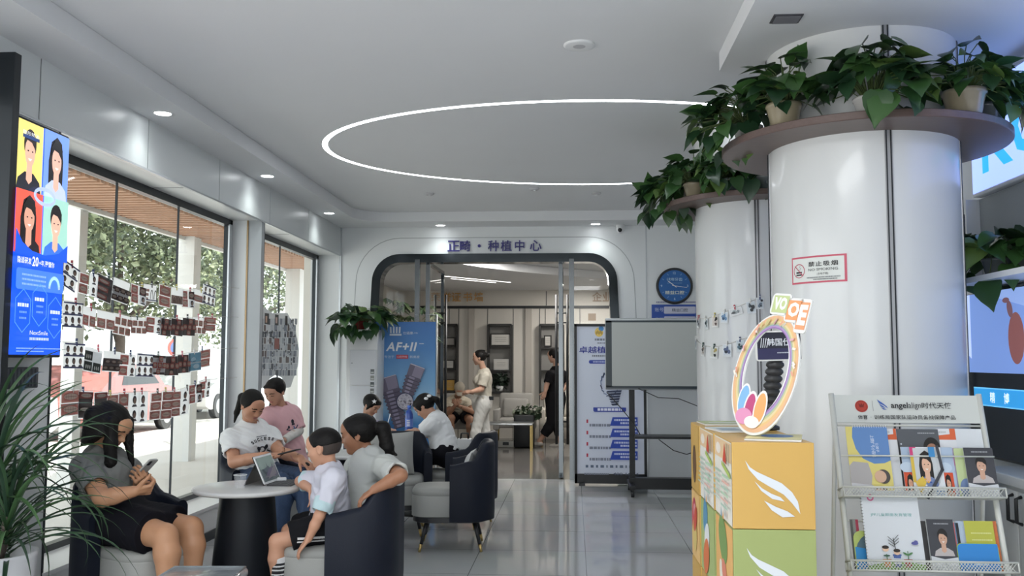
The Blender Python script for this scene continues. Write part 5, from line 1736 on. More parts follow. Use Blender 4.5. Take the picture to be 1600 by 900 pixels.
# ================================================================ LEFT SIDE: advertising screen, strings of photos, plants, posters
t = thing('advertising_screen', 'tall advertising screen with four portraits on blue, mounted on the window pier', 'screen', (-2.80, 4.605, 1.47))
SHt, SWd = 1.20, .47
G().rbox((-.055, 0, SHt / 2), (.10, SWd + .03, SHt + .03), .008, BLACK).build('housing', t)
g = G(); A = Art(g, (-.0035, -SWd / 2, 0), (0, 1, 0), (0, 0, 1), emit=.75, rough=.25)
A.rect(0, 0, SWd, SHt, '#1a5af0')
hf, m1, m0 = SWd / 2, SHt * .70, SHt * .43
A.portrait(0, m1, hf, SHt - m1, '#f0e07c', '#e6b8a0', '#241c1c', '#20222e')
A.rect(hf * .2, SHt * .925, hf * .82, SHt * .94, '#22407a'); A.text('隐形矫治', hf * .5, SHt * .94, .02, '#f0f2f8', width=hf * .6)
A.portrait(hf, m1, hf, SHt - m1, '#7aa2f0', '#e8bca8', '#1c1a20', '#c4d0ee', True)
A.portrait(0, m0, hf, m1 - m0, '#f0604c', '#dca48c', '#181414', '#2a2024', True)
A.portrait(hf, m0, hf, m1 - m0, '#a8dccc', '#e8bca4', '#181418', '#3f78dc')
A.poly([(0, SHt * .42), (SWd, SHt * .42), (SWd, SHt * .5), (SWd * .82, SHt * .455), (SWd * .55, SHt * .435), (SWd * .3, SHt * .445), (SWd * .12, SHt * .475), (0, SHt * .53)], '#1a5af0')
A.ring(SWd * .5, m1 - .01, .10, .05, .02, '#b8c8f0')
A.text('隐适研发', .02, SHt * .385, .034, '#eef2fc', align='l', bold=.025, width=.12)
A.text('20', .145, SHt * .38, .05, '#ffffff', align='l', bold=.02, width=.055)
A.text('+年,更懂你', .205, SHt * .385, .032, '#eef2fc', align='l', bold=.025, width=.14)
A.poly(rrect(.012, SHt * .275, SWd - .03, SHt * .365, .018, 4), '#4a82f0')
for k in range(3): A.smallprint(.06, SHt * (.335 - .02 * k), .27, .010, '#8ab0f6', random.Random(k))
A.line(ell(SWd * .74, SHt * .295, .045, .055, 12, .1, pi - .1), .018, '#a8c2f6')
for (cx, cy, r0) in ((.075, .185, 1), (.215, .215, 1), (.355, .165, 1)):
    pts = [(cx, SHt * cy + .11), (cx + .063, SHt * cy + .06), (cx + .063, SHt * cy - .06), (cx, SHt * cy - .11), (cx - .063, SHt * cy - .06), (cx - .063, SHt * cy + .06)]
    A.line(pts + [pts[0]], .004, '#5aa0fa')
    A.smallprint(cx - .045, SHt * cy + .02, cx + .045, .018, '#dce6fc', random.Random(int(cx * 100)))
    for k in range(2): A.smallprint(cx - .03, SHt * cy - .012 - .03 * k, cx + .03, .010, '#6a9af6', random.Random(k + 9))
A.text('NextSmile', SWd * .45, SHt * .085, .022, '#e0e8fc', width=.16); A.smallprint(.13, SHt * .062, .30, .014, '#c0d2fa', random.Random(4))
for k in range(2): A.smallprint(.02, SHt * (.024 - .012 * k), .42 - .16 * k, .006, '#8ab0f6', random.Random(k + 20))
g.build('picture', t)
t = thing('ridged_box', 'small dark ridged box on the pier below the advertising screen', 'wall box', (-2.885, 4.58, 1.30))
G().rbox((0, 0, .05), (.07, .30, .11), .006, mat('box_dark', (0.03, 0.033, 0.04), 0.5)).build('case', t)
g = G()
for k in range(9): g.b2((.035, -.13 + .031 * k, .005), (.039, -.118 + .031 * k, .097), mat('box_ridge', (0.05, 0.055, 0.065), 0.5))
g.build('ridges', t)

# ---------------------------------------------------------------- photo prints on four strings inside the first window
PXW = -3.12
def wp(px, py):
    q = hit(px, py, (PXW, 0, 0), (1, 0, 0)); return q.y, q.z
BARC = '#23264a'
def teeth(A, x0, y0, x1, y1, gum='#985650', tooth='#e2d8cc', dark=None):
    A.rect(x0, y0, x1, y1, dark or gum, raise_=False); A.up()
    cx, cy, w_, h_ = (x0 + x1) / 2, (y0 + y1) / 2, x1 - x0, y1 - y0
    A.oval(cx, cy, w_ * .42, h_ * .40, gum if dark else '#b8766e', n=14)
    A.oval(cx, cy, w_ * .38, h_ * .27, tooth, n=14)
    A.line([(cx - w_ * .34, cy), (cx + w_ * .34, cy)], h_ * .03, '#6a4038')
    for k in (-2, -1, 0, 1, 2): A.line([(cx + k * w_ * .13, cy - h_ * .18), (cx + k * w_ * .13, cy + h_ * .18)], w_ * .012, '#9a8474')
def headshot(A, x0, y0, x1, y1, bg='#d2d4da'):
    w_, h_ = x1 - x0, y1 - y0
    if bg: A.rect(x0, y0, x1, y1, bg)
    cx = (x0 + x1) / 2
    A.poly([(cx - w_ * .36, y0), (cx + w_ * .36, y0), (cx + w_ * .2, y0 + h_ * .2), (cx - w_ * .2, y0 + h_ * .2)], '#2a2830')
    A.oval(cx, y0 + h_ * .58, w_ * .26, h_ * .34, '#1c191c', n=12)
    A.oval(cx + w_ * .04, y0 + h_ * .48, w_ * .17, h_ * .25, '#a88a7c', n=12)
def style(A, s, w_, h_, r_):
    """draw on a print that hangs from (0,0) down to -h_, centred in u"""
    L, Rr = -w_ / 2, w_ / 2
    A.rect(L, -h_, Rr, 0, '#e9ebee', 1, 6)
    m = .006
    if s in ('F', 'F2'):
        n = 3 if s == 'F' else 2
        for j in range(2):
            yb = -h_ + .012 + j * (h_ - .012) / 2
            A.rect(L, yb - .010, Rr, yb, BARC)
            for i in range(n):
                headshot(A, L + m + (w_ - 2 * m) * i / n, yb, L + m + (w_ - 2 * m) * (i + 1) / n - .003, yb + (h_ - .03) / 2 - .004, None)
        A.rect(L, -.012, Rr, -.002, BARC)
    elif s == 'T2':
        for j in range(2): teeth(A, L + m, -h_ + m + j * (h_ - m) / 2, Rr - m, -h_ + (j + 1) * (h_ - m) / 2, r_.choice(('#8a4a44', '#9a5a50', '#7c4640')))
    elif s == 'V3':
        for j in range(3): teeth(A, L + m, -h_ + m + j * (h_ - m) / 3, Rr - m, -h_ + (j + 1) * (h_ - m) / 3, r_.choice(('#8a5048', '#7a4640')))
    elif s == 'D3':
        A.rect(L + .003, -h_ + .003, Rr - .003, -.003, '#211c1e')
        for j in range(3): teeth(A, L + m, -h_ + .012 + j * (h_ - .02) / 3, L + w_ * .72, -h_ + (j + .86) * (h_ - .02) / 3, '#96524a', '#d8d0c8')
    elif s == 'W6':
        A.rect(L + .003, -h_ + .006, Rr - .003, -h_ * .35, '#2a2224')
        for j in range(2):
            for i in range(3): teeth(A, L + m + (w_ - 2 * m) * i / 3, -h_ + .012 + j * h_ * .3, L + (w_ - m) * (i + 1) / 3 - .002, -h_ + h_ * .28 + j * h_ * .3, '#6a4a44', '#b0a498', '#3a2c2a')
    elif s == 'G6':
        for j in range(2):
            for i in range(3): teeth(A, L + m + (w_ - 2 * m) * i / 3, -h_ + m + j * (h_ - .02) / 2, L + (w_ - m) * (i + 1) / 3 - .002, -h_ + (j + .9) * (h_ - .02) / 2, '#8c5a52', '#c4b4a4')
    elif s == 'W2':
        for i in range(2): teeth(A, L + m + (w_ - 2 * m) * i / 2, -h_ + m, L + (w_ - m) * (i + 1) / 2 - .003, -h_ * .42, r_.choice(('#984a48', '#a86058', '#8a544c')))
    elif s == 'W1':
        teeth(A, L + m, -h_ + .012, Rr - m, -h_ * .4, '#8a5a54', '#ccc6c0')
    elif s == 'AR':
        A.rect(L + m, -h_ + .01, Rr - m, -h_ * .45, '#4a3430')
        for i in range(2): A.line(ell(L + w_ * (.28 + .44 * i), -h_ + .018, w_ * .15, h_ * .36, 10, .1, pi - .1), .007, '#bca898')
    elif s == 'AB':
        for i in range(3): teeth(A, L + m, -h_ + .008 + i * h_ * .25, L + w_ * .35, -h_ + (i + .85) * h_ * .25, '#8a4a44')
        for i in range(2): A.line(ell(L + w_ * (.52 + .28 * i), -h_ + .02, w_ * .10, h_ * .5, 10, 0, pi), .008, '#26222a')
        A.rect(L + m, -h_ + .004, Rr, -h_ + .012, BARC)
    elif s == 'MX':
        teeth(A, L + m, -h_ * .5, L + w_ * .48, -m, '#94504a'); teeth(A, L + m, -h_ + m, L + w_ * .48, -h_ * .52, '#8a4a46')
        teeth(A, L + w_ * .52, -h_ * .5, Rr - m, -m, '#8a3c3c', '#c8bcb0', '#221c1e'); headshot(A, L + w_ * .52, -h_ + m, Rr - m, -h_ * .53)
    elif s == 'X':
        A.rect(L + .003, -h_ + .003, Rr - .003, -.003, '#1f1819')
        for (i, j) in ((1, 0), (0, 1), (1, 1), (2, 1), (1, 2)):
            teeth(A, L + m + (w_ - 2 * m) * i / 3, -h_ + m + (h_ - 2 * m) * j / 3, L + m + (w_ - 2 * m) * (i + .92) / 3, -h_ + m + (h_ - 2 * m) * (j + .92) / 3, '#a04840', '#cdb8a8')
    elif s == 'P2':
        for j in range(2): headshot(A, L + w_ * .2, -h_ + .008 + j * h_ * .48, Rr - w_ * .15, -h_ + (j + .92) * h_ * .48, None)
    elif s == 'TP':
        for j in range(2):
            teeth(A, L + m, -h_ + m + j * (h_ - m) / 2, L + w_ * .52, -h_ + (j + .94) * (h_ - m) / 2, '#984a44'); headshot(A, L + w_ * .58, -h_ + m + j * (h_ - m) / 2, Rr - m, -h_ + (j + .9) * (h_ - m) / 2, None)
    elif s == 'TB':
        A.rect(L + m, -h_ + m, Rr - m, -m, '#221e20')
        for j in range(2): teeth(A, L + m, -h_ + h_ * .22 + j * h_ * .5, Rr - m, -h_ + h_ * .46 + j * h_ * .5, '#8a4440', '#d8d0c8')
    elif s == 'K3':
        A.rect(L + m, -h_ + m, Rr - m, -h_ * .12, '#cfd2d6')
        for (i, j) in ((0, 1), (0, 0), (1, 0)):
            A.rect(L + m + i * w_ * .47, -h_ + m + j * h_ * .44, L + w_ * (.46 + .47 * i), -h_ + h_ * .42 + j * h_ * .44, '#1e2422')
            for k in range(3): A.oval(L + w_ * (.14 + .47 * i + .1 * k), -h_ + h_ * (.2 + .44 * j), w_ * .04, h_ * .09, '#d4d6d2', n=8)
    elif s == 'BL':
        A.rect(L + m, -h_ + m, Rr - m, -m, '#3a6a84'); A.oval(L + w_ * .4, -h_ * .4, w_ * .2, h_ * .14, '#b8d0dc'); A.oval(L + w_ * .6, -h_ * .75, w_ * .24, h_ * .12, '#c8d8e0'); A.rect(L + m, -h_ * .58, Rr - m, -h_ * .52, '#d6d8dc')
DESC = {'F': 'sheet of six heads between navy bars', 'F2': 'sheet of four heads between navy bars', 'T2': 'print of two reddish teeth close-ups', 'V3': 'narrow print of three teeth close-ups',
        'D3': 'black print with three rows of teeth', 'W6': 'white-topped print of six dark teeth views', 'G6': 'print with six pinkish teeth views', 'W2': 'white-topped print of two teeth views',
        'W1': 'white-topped print of one teeth view', 'AR': 'print with two dark dental arches', 'AB': 'white print with two black arches', 'MX': 'print mixing teeth views and one head', 'X': 'black print with a red teeth cross',
        'P2': 'white print of two stacked heads', 'TP': 'print of teeth beside two heads', 'TB': 'print of teeth on black', 'K3': 'print with three black squares of teeth', 'BL': 'teal blue dental print'}
ROWS = [('top', [(98, 414, 124, 452, 'F2', 'red', .28), (122, 427, 137, 460, 'T2', '', .08), (137, 428, 151, 464, 'P2', 'blue', .05), (151, 432, 177, 471, 'D3', 'green', .16), (176, 438, 202, 473, 'W6', '', .12), (202, 446, 225, 476, 'MX', 'yellow', .08),
                 (224, 445, 244, 471, 'AB', 'black', .0), (247, 446, 265, 480, 'T2', 'yellow', .06), (265, 450, 284, 477, 'AR', 'yellow', 0), (283, 454, 302, 481, 'MX', 'red', -.02), (300, 453, 317, 474, 'W1', 'yellow', .05), (315, 447, 335, 477, 'F', 'white', .08)]),
        ('second', [(97, 472, 128, 512, 'F', 'red', 0), (128, 481, 149, 511, 'W2', 'red', .1), (149, 487, 177, 515, 'W2', '', .06), (177, 492, 204, 524, 'G6', 'pink', .08), (203, 496, 227, 522, 'G6', 'green', 0), (225, 495, 250, 521, 'TP', '', .02),
                    (247, 497, 267, 525, 'X', 'green', .04), (266, 498, 285, 525, 'X', 'red', .03), (283, 497, 303, 525, 'X', 'black', 0), (301, 496, 320, 522, 'G6', 'pink', 0), (317, 495, 336, 518, 'T2', 'red', -.02)]),
        ('third', [(99, 536, 131, 576, 'F', 'blue', .02), (131, 545, 159, 582, 'K3', 'pink', .12), (159, 549, 186, 581, 'W6', 'blue', .04), (186, 553, 212, 588, 'TP', 'blue', .05), (212, 553, 239, 589, 'F', '', .03), (236, 555, 257, 586, 'X', 'green', .03),
                   (256, 556, 278, 587, 'X', 'red', 0), (276, 554, 295, 583, 'X', 'pink', -.02), (292, 550, 312, 580, 'BL', 'white', -.05), (310, 546, 328, 574, 'T2', 'blue', -.08)]),
        ('lowest', [(94, 609, 124, 650, 'T2', 'white', 0), (121, 611, 144, 654, 'TB', 'blue', .06), (144, 612, 165, 650, 'TB', '', 0), (165, 616, 184, 650, 'T2', 'yellow', 0), (183, 614, 199, 656, 'T2', 'red', .02), (198, 613, 216, 660, 'P2', 'black', 0),
                    (214, 612, 231, 660, 'P2', 'red', 0), (233, 613, 250, 656, 'V3', 'green', 0), (250, 611, 267, 655, 'V3', 'yellow', .02), (266, 611, 281, 651, 'V3', 'red', 0), (280, 607, 295, 648, 'P2', 'black', -.03), (293, 600, 312, 630, 'MX', 'blue', -.04), (310, 594, 328, 622, 'TP', 'red', -.06)])]
ORD = ['leftmost', 'second', 'third', 'fourth', 'fifth', 'sixth', 'seventh', 'eighth', 'ninth', 'tenth', 'eleventh', 'twelfth', 'thirteenth']
for rname, row in ROWS:
    pts = []
    tops = [wp((a + c) / 2, b) for (a, b, c, d, s, pg, tl) in row]
    z_s = wp(row[0][0] - 12, row[0][1] - 4)[1]; z_e = wp(344, row[-1][1] - 3)[1]; y_s, y_e = 4.965, 8.355
    for (yy, zz) in [(y_s, z_s)] + [(p[0], p[1] + .004) for p in tops] + [(y_e, z_e)]:
        pts.append((PXW - .002, yy, zz))
    g = G().tube(pts, .0016, STRING, 5)
    props(g.build('photo_string', recenter=pts[0]), '%s string of pegged photo prints across the first window' % {'top': 'topmost', 'second': 'second highest', 'third': 'third highest', 'lowest': 'lowest'}[rname], 'string')
    for i, (a, b, c, d, s, pg, tl) in enumerate(row):
        ya, za = wp((a + c) / 2, b); yl, _ = wp(a, (b + d) / 2); yr, _ = wp(c, (b + d) / 2); _, zb = wp((a + c) / 2, d)
        w_, h_ = yr - yl, za - zb
        off = .003 + .005 * (i % 3)
        t = thing('photo_print', '%s, %s on the %s window string' % (DESC[s], ORD[i] if i == 0 else ORD[i] + ' along', rname), 'photo', (PXW + off, ya, za), group='treatment photo prints in the window')
        ct, st = math.cos(-tl), math.sin(-tl)
        r_ = random.Random(i * 31 + len(rname))
        curl = r_.uniform(-.25, .35)
        g = G()
        A = Art(g, fn=lambda u, v, n: Vector((n + curl * v * v * 1.2, u * ct - v * st, u * st + v * ct)), step=.00045, rough=.35)
        A.paper = True
        style(A, s, w_, h_, r_)
        sh_ = g.build('sheet', t)
        if pg:
            peg(t, (0, (r_.random() - .5) * w_ * .5, 0), (0, 1, 0), (0, 0, 1), (1, 0, 0), PEG[pg], .05)

# tooth-shaped photo board in the second window
BX = -3.222
def wq(px, py): q = hit(px, py, (BX, 0, 0), (1, 0, 0)); return q.y, q.z
oy, oz = wq(398, 610)
out_ = [wq(*p) for p in ((397, 490), (404, 492), (412, 480), (424, 489), (436, 489), (448, 489), (460, 512), (466, 545), (465, 570), (458, 590), (453, 605), (446, 606), (440, 590), (430, 585), (420, 592), (412, 606), (404, 606), (398, 590), (396, 560))]
t = thing('photo_board', 'tooth-shaped white board covered with small photos in the second window', 'photo board', (BX, oy, oz))
o2 = [(p[0] - oy, p[1] - oz) for p in reversed(out_)] if False else [(p[0] - oy, p[1] - oz) for p in out_]
G().prism(list(reversed(o2)), .008, WHITEPL, (0, 0, 0), (0, 1, 0), (0, 0, 1)).build('board', t)
g = G(); A = Art(g, (.0086, 0, 0), (0, 1, 0), (0, 0, 1))
r_ = random.Random(17)
def cell(px0, py0, px1, py1, c):
    a, b = wq(px0, py1), wq(px1, py0); A.rect(a[0] - oy, a[1] - oz, b[0] - oy, b[1] - oz, c, raise_=False)
for py in range(498, 582, 10):
    px = 400
    while px < 462:
        wd = r_.choice((4, 5, 6))
        cell(px, py, px + wd - .8, py + 9, r_.choice(('#c9ccd2', '#b4b8c0', '#d4d6da', '#a8adb8', '#4a4e5a', '#8a8f9c', '#c4c8ce', '#6a5a58')))
        px += wd
A.up()
for k in range(90):
    px, py = r_.uniform(401, 461), r_.uniform(499, 580)
    cell(px, py, px + 1.6, py + r_.uniform(1.5, 5), r_.choice(('#2c2e36', '#5a5e68', '#8c8f98', '#3a3436')))
A.up()
cell(412, 490, 419, 506, '#1c1a1e'); cell(428, 492, 434, 508, '#1c1a1e'); cell(444, 494, 448, 508, '#2a2426'); cell(399, 502, 404, 528, '#1a1c22'); A.up()
cell(413, 494, 416, 504, '#c4a08c'); cell(429, 496, 432, 505, '#c4a8a0'); cell(427, 529, 435, 545, '#a06058'); A.up()
g.build('photo_collage', t)

# ---------------------------------------------------------------- dracaena in a white pot
t = thing('dracaena', 'long-leaved dracaena in a white pot under the advertising screen', 'plant', (-2.66, 4.10, 0))
G().lathe([(0, 0), (.15, 0), (.155, .02), (.19, .54), (.195, .565), (.175, .565), (.17, .5), (0, .5)], (0, 0, 0), mat('planter_white', (0.62, 0.63, 0.66), 0.35), 36).build('pot', t)
G().lathe([(0, .51), (.17, .51)], (0, 0, 0), SOIL, 20).build('soil', t)
DRAC = [mat('drac_a', (0.035, 0.085, 0.035), 0.38), mat('drac_b', (0.06, 0.13, 0.05), 0.38), mat('drac_c', (0.022, 0.055, 0.03), 0.38)]
def strap(g, p, az, elev, L, wd, droop, m, twist=0.0):
    n = 12
    vs, fs = [], []
    pos = Vector(p); e = elev
    hd = Vector((math.cos(az), math.sin(az), 0))
    for i in range(n + 1):
        f = i / n
        d = hd * math.cos(e) + Vector((0, 0, math.sin(e)))
        up_ = -hd * math.sin(e) + Vector((0, 0, math.cos(e)))
        s = d.cross(up_).normalized()
        ww = wd * (0.55 + .9 * f if f < .35 else (1.0 - ((f - .35) / .65) ** 1.6) * .87 + .02)
        q = s * math.cos(twist * f) + up_ * math.sin(twist * f)
        k = up_ * (-abs(ww) * .25)
        vs += [pos - q * ww * .5, pos + k, pos + q * ww * .5]
        pos = pos + d * (L / n)
        e -= droop / n * (0.5 + f)
    for i in range(n):
        a = i * 3
        fs += [(a, a + 1, a + 4, a + 3), (a + 1, a + 2, a + 5, a + 4)]
    g.add(vs, fs, m, True)
r_ = random.Random(77)
g, gs = G(), G()
for (bx, by, bz, n, Lm) in ((0, 0, .86, 44, .72), (.10, -.05, .70, 44, .70), (-.08, .06, .98, 30, .62), (.02, .10, .62, 34, .70)):
    gs.tube([(bx * .4, by * .4, .5), (bx, by, bz + .04)], [.018, .014], BARK, 8)
    for i in range(n):
        az = i * 2.39996 + r_.uniform(-.2, .2)
        f = i / n
        strap(g, (bx, by, bz + .05 - .14 * f), az, 1.45 - 1.25 * f + r_.uniform(-.15, .15), Lm * r_.uniform(.7, 1.12), r_.uniform(.019, .031), r_.uniform(1.1, 2.5), r_.choice(DRAC), r_.uniform(-.8, .8))
g.build('leaves', t); gs.build('stem', t)

# ---------------------------------------------------------------- white cabinet with the red-potted pothos, blue poster stand
t = thing('white_cabinet', 'tall white two-door cabinet against the left end of the back wall', 'cabinet', (-2.475, 10.82, 0))
G().rbox((0, 0, .90), (.37, .42, 1.80), .01, WHITEPL).build('body', t)
for (z0, z1) in ((.04, 1.14), (1.15, 1.56)) :
    G().rbox((.02, -.215, (z0 + z1) / 2), (.31, .016, z1 - z0), .004, mat('cabinet_front', (0.66, 0.68, 0.72), 0.3)).build('door', t)
g = G(); A = Art(g, (0, -.224, 0), (1, 0, 0), (0, 0, 1))
for k in range(4): A.rect(.11, 1.28 - .075 * k, .155, 1.335 - .075 * k, ('#6a6e70', '#8a8c88', '#5a6064', '#7a7c7c')[k]); A.rect(.115, 1.29 - .075 * k, .15, 1.305 - .075 * k, '#c4c8c8')
A.rect(-.12, 1.4, -.10, 1.41, '#9aa0a4')
g.build('sticker', t)
t2 = pot_plant((-2.545, 10.76, 1.802), 'red', .10, .10, 'pothos in a dark red pot on top of the white cabinet', 51, 110, .34, .15, .17, .13)
PYA = 11.0
t = thing('banner_stand', 'blue implant banner in a metal stand beside the white cabinet', 'banner', (-2.03, PYA, 0))
def ba(px, py): q = at(px, py, PYA); return q.x + 2.03, q.z
L_, T_ = ba(584.5, 503); R_, Bm = ba(681, 503)
g = G()
g.tube([(L_, .03, 0), (L_, .03, 1.99), (R_ + .005, .03, 1.99), (R_ + .005, .03, 0)], .013, STEEL, 8)
g.b2((L_ - .02, -.12, 0), (L_ + .02, .2, .02), STEEL); g.b2((R_ - .02, -.12, 0), (R_ + .02, .2, .02), STEEL)
g.build('stand', t)
G().b2((L_, -.004, .2), (R_, .0, T_), ink('#4d86bd')).build('banner', t)
gradm = bpy.data.materials.new('banner_blue'); gradm.use_nodes = True
nt = gradm.node_tree; bb = nt.nodes['Principled BSDF']; bb.inputs['Roughness'].default_value = .4
tc = nt.nodes.new('ShaderNodeTexCoord'); sx = nt.nodes.new('ShaderNodeSeparateXYZ'); cr_ = nt.nodes.new('ShaderNodeValToRGB')
mr = nt.nodes.new('ShaderNodeMapRange'); mr.inputs[1].default_value = .4; mr.inputs[2].default_value = 1.95
nt.links.new(tc.outputs['Object'], sx.inputs[0]); nt.links.new(sx.outputs['Z'], mr.inputs[0]); nt.links.new(mr.outputs[0], cr_.inputs[0]); nt.links.new(cr_.outputs[0], bb.inputs['Base Color'])
cr_.color_ramp.elements[0].color = (*srgb('#2f6fae'), 1); cr_.color_ramp.elements[1].color = (*srgb('#3c72b8'), 1)
for ps, cc in ((.18, '#3878b4'), (.32, '#9cc4e2'), (.5, '#78acd8'), (.75, '#4c86c4')):
    e_ = cr_.color_ramp.elements.new(ps); e_.color = (*srgb(cc), 1)
MATS['banner_blue'] = gradm
g = G(); A = Art(g, (0, -.0046, 0), (1, 0, 0), (0, 0, 1))
A.rect(L_ + .002, .202, R_ - .002, T_ - .002, gradm)
u, v = ba(618, 518)
for k in range(4): A.poly([(u - .065 + .035 * k, v - .02), (u - .045 + .035 * k, v - .02), (u - .05 + .038 * k, v + .055), (u - .07 + .038 * k, v + .055)], '#d8e0ea')
A.rect(u - .07, v - .05, u + .075, v - .028, '#d8e0ea')
u, v = ba(630, 522); A.text('仕诺康', u, v - .005, .035, '#dce4ee', align='l', width=.12); A.text('(中国)', u + .13, v, .022, '#c8d6e6', align='l')
u, v = ba(603, 548); A.text('AF+II', u, v - .005, .108, '#e6eaf0', align='l', bold=.028, spacing=1.12, width=.36, slant=.22); A.smallprint(u + .41, v + .08, u + .47, .012, '#c8d6e6', random.Random(1))
u, v = ba(601, 558); A.text('专注于', u, v - .012, .032, '#d4deea', align='l', width=.12)
A.rect(u + .145, v - .02, u + .29, v + .028, '#b8344c'); A.text('口腔种植', u + .2175, v - .008, .026, '#e8c8d0', width=.12); A.text('新高度', u + .31, v - .012, .032, '#d4deea', align='l', width=.12)
def implant(cx, cy, ang, L, w0, w1, n):
    d = Vector((math.cos(ang), math.sin(ang))); q = Vector((-d.y, d.x))
    def P(a, b): z = Vector((cx, cy)) + d * a + q * b; return (z.x, z.y)
    A.poly([P(0, -w0), P(0, w0), P(-L * .25, w0 * .95), P(-L * .25, -w0 * .95)], '#6c6478')
    A.poly([P(-.004, -w0 * .92), P(-.004, w0 * .3), P(-L * .24, w0 * .3), P(-L * .24, -w0 * .9)], '#8e869c')
    A.poly([P(0, -w0), P(0, w0), P(.012, w0 * .9), P(.012, -w0 * .9)], '#c0bac8')
    for k in range(n):
        a = -L * .25 - (L * .75) * k / n; wq_ = w0 + (w1 - w0) * k / n
        st = L * .75 / n
        A.poly([P(a, -wq_ * .9), P(a, wq_ * .9), P(a - st * .5, wq_ * 1.12), P(a - st, wq_ * .88), P(a - st, -wq_ * .88), P(a - st * .5, -wq_ * 1.12)], '#5e566a')
        A.poly([P(a - st * .15, -wq_ * .2), P(a - st * .15, wq_ * .55), P(a - st * .7, wq_ * .55), P(a - st * .7, -wq_ * .2)], '#9088a0')
        A.line([P(a - st * .95, -wq_ * .85), P(a - st * .95, wq_ * .85)], .006, '#342e3c')
u, v = ba(606, 590); implant(u, v, math.radians(106), .62, .11, .07, 10)
u, v = ba(653, 573); implant(u, v, math.radians(70), .52, .095, .055, 9)
u, v = ba(634, 627); A.oval(u, v, .105, .105, '#232a52', n=32); A.oval(u, v, .096, .096, '#b8b4c0', n=32)
rr_ = random.Random(2)
for k in range(60):
    a_, r0 = rr_.uniform(0, 6.28), .085 * math.sqrt(rr_.random()); A.oval(u + r0 * math.cos(a_), v + r0 * math.sin(a_), rr_.uniform(.006, .014), rr_.uniform(.003, .008), rr_.choice(('#8a8494', '#dcd8e0', '#6c6678')), rot=rr_.uniform(0, 3), n=8, raise_=False)
A.up()
g.build('print', t)
# ================================================================ TUB CHAIRS AND ROUND TABLES
NAVYL = mat('navy_leather', (0.008, 0.011, 0.021), 0.5, bump=0.12, bscale=250, spec=.22)
GREYL = mat('grey_leather', (0.33, 0.335, 0.32), 0.45, bump=0.1, bscale=220, noise=0.03, nscale=6)
LEGB = mat('leg_black', (0.015, 0.015, 0.018), 0.35)
def sstep(a, b, x):
    t = min(1, max(0, (x - a) / (b - a)))
    return t * t * (3 - 2 * t)
def tub_chair(loc, rz, label):
    t = thing('tub_chair', label, 'chair', (loc[0], loc[1], 0), rz, group='navy and grey tub chairs')
    # shell: a horseshoe wall open to the front (+x)
    path = []
    yw, xb, r = .262, -.278, .20
    for i in range(13): path.append((.025 - (.025 - (xb + r)) * i / 12, -yw, 0, -1))
    for i in range(1, 10):
        a = -pi / 2 - (pi / 2) * i / 10
        path.append((xb + r + r * math.cos(a), -yw + r + r * math.sin(a), math.cos(a), math.sin(a)))
    for i in range(7): path.append((xb, -yw + r + (2 * yw - 2 * r) * i / 6, -1, 0))
    for i in range(1, 10):
        a = pi + -(pi / 2) * i / 10
        path.append((xb + r + r * math.cos(a), yw - r + r * math.sin(a), math.cos(a), math.sin(a)))
    for i in range(13): path.append(((xb + r) + (.025 - (xb + r)) * i / 12, yw, 0, 1))
    k, vs, fs = 10, [], []
    hw = .033
    for (x, y, nx, ny) in path:
        h = .655 + .03 * sstep(.02, -.15, x) + .135 * sstep(-.14, -.245, x)
        sec = [(-hw, .255), (hw, .235), (hw + .004, .30), (hw + .004, h - .03), (hw * .75, h - .008), (hw * .3, h), (-hw * .3, h), (-hw * .75, h - .008), (-hw, h - .03), (-hw, .30)]
        for (o, z) in sec: vs.append((x + nx * o, y + ny * o, z))
    n = len(path)
    for i in range(n - 1):
        for j in range(k):
            j2 = (j + 1) % k
            fs.append((i * k + j, (i + 1) * k + j, (i + 1) * k + j2, i * k + j2))
    fs.append(tuple(range(k))); fs.append(tuple((n - 1) * k + j for j in reversed(range(k))))
    g = G().add(vs, fs, NAVYL, True)
    o = g.build('shell', t)
    m = o.modifiers.new('es', 'EDGE_SPLIT'); m.split_angle = 1.0
    # piping along the top edge
    def drum(x0, x1, yy, prof, m, name):
        vs, fs, N = [], [], 0
        for (ins, z) in prof:
            o_ = rrect(x0 + ins, -yy + ins, x1 - ins, yy - ins, max(.02, .15 - ins), 8)
            N = len(o_)
            vs += [(p[0], p[1], z) for p in o_]
        for j in range(len(prof) - 1):
            for i in range(N): fs.append((j * N + i, j * N + (i + 1) % N, (j + 1) * N + (i + 1) % N, (j + 1) * N + i))
        fs.append(tuple(reversed(range(N)))); fs.append(tuple((len(prof) - 1) * N + i for i in range(N)))
        q = G().add(vs, fs, m, True).build(name, t)
        e = q.modifiers.new('es', 'EDGE_SPLIT'); e.split_angle = .9
    drum(-.235, .325, .226, [(.0, .262), (.0, .41), (.004, .418), (.0, .426), (.002, .448), (.012, .464), (.03, .472), (.08, .476)], GREYL, 'seat')
    drum(-.26, .315, .232, [(.02, .215), (.0, .222), (0, .258), (.01, .262)], LEGB, 'base_ring')
    for sx in (-1, 1):
        for sy in (-1, 1):
            a, b = Vector((sx * .18 + .02, sy * .17, .225)), Vector((sx * .235 + .02, sy * .215, .0))
            mid = a.lerp(b, .74)
            l_ = G().tube([a, mid], [.017, .0125], LEGB, 12).build('leg', t)
            G().tube([mid, a.lerp(b, .985)], [.0128, .0095], BRASS, 12).build('brass_tip', l_)
    return t
R_ = math.radians
ch0 = tub_chair((-2.36, 4.90), R_(-30), 'navy and grey tub chair holding the woman with the phone')
CH = {}
def chair(key, x, y, deg, label):
    CH[key] = dup(ch0, (x, y, 0), R_(deg), label)
chair('boy', -1.247, 4.99, 180, 'navy tub chair nearest the camera, shared by the boy and the girl with a ponytail')
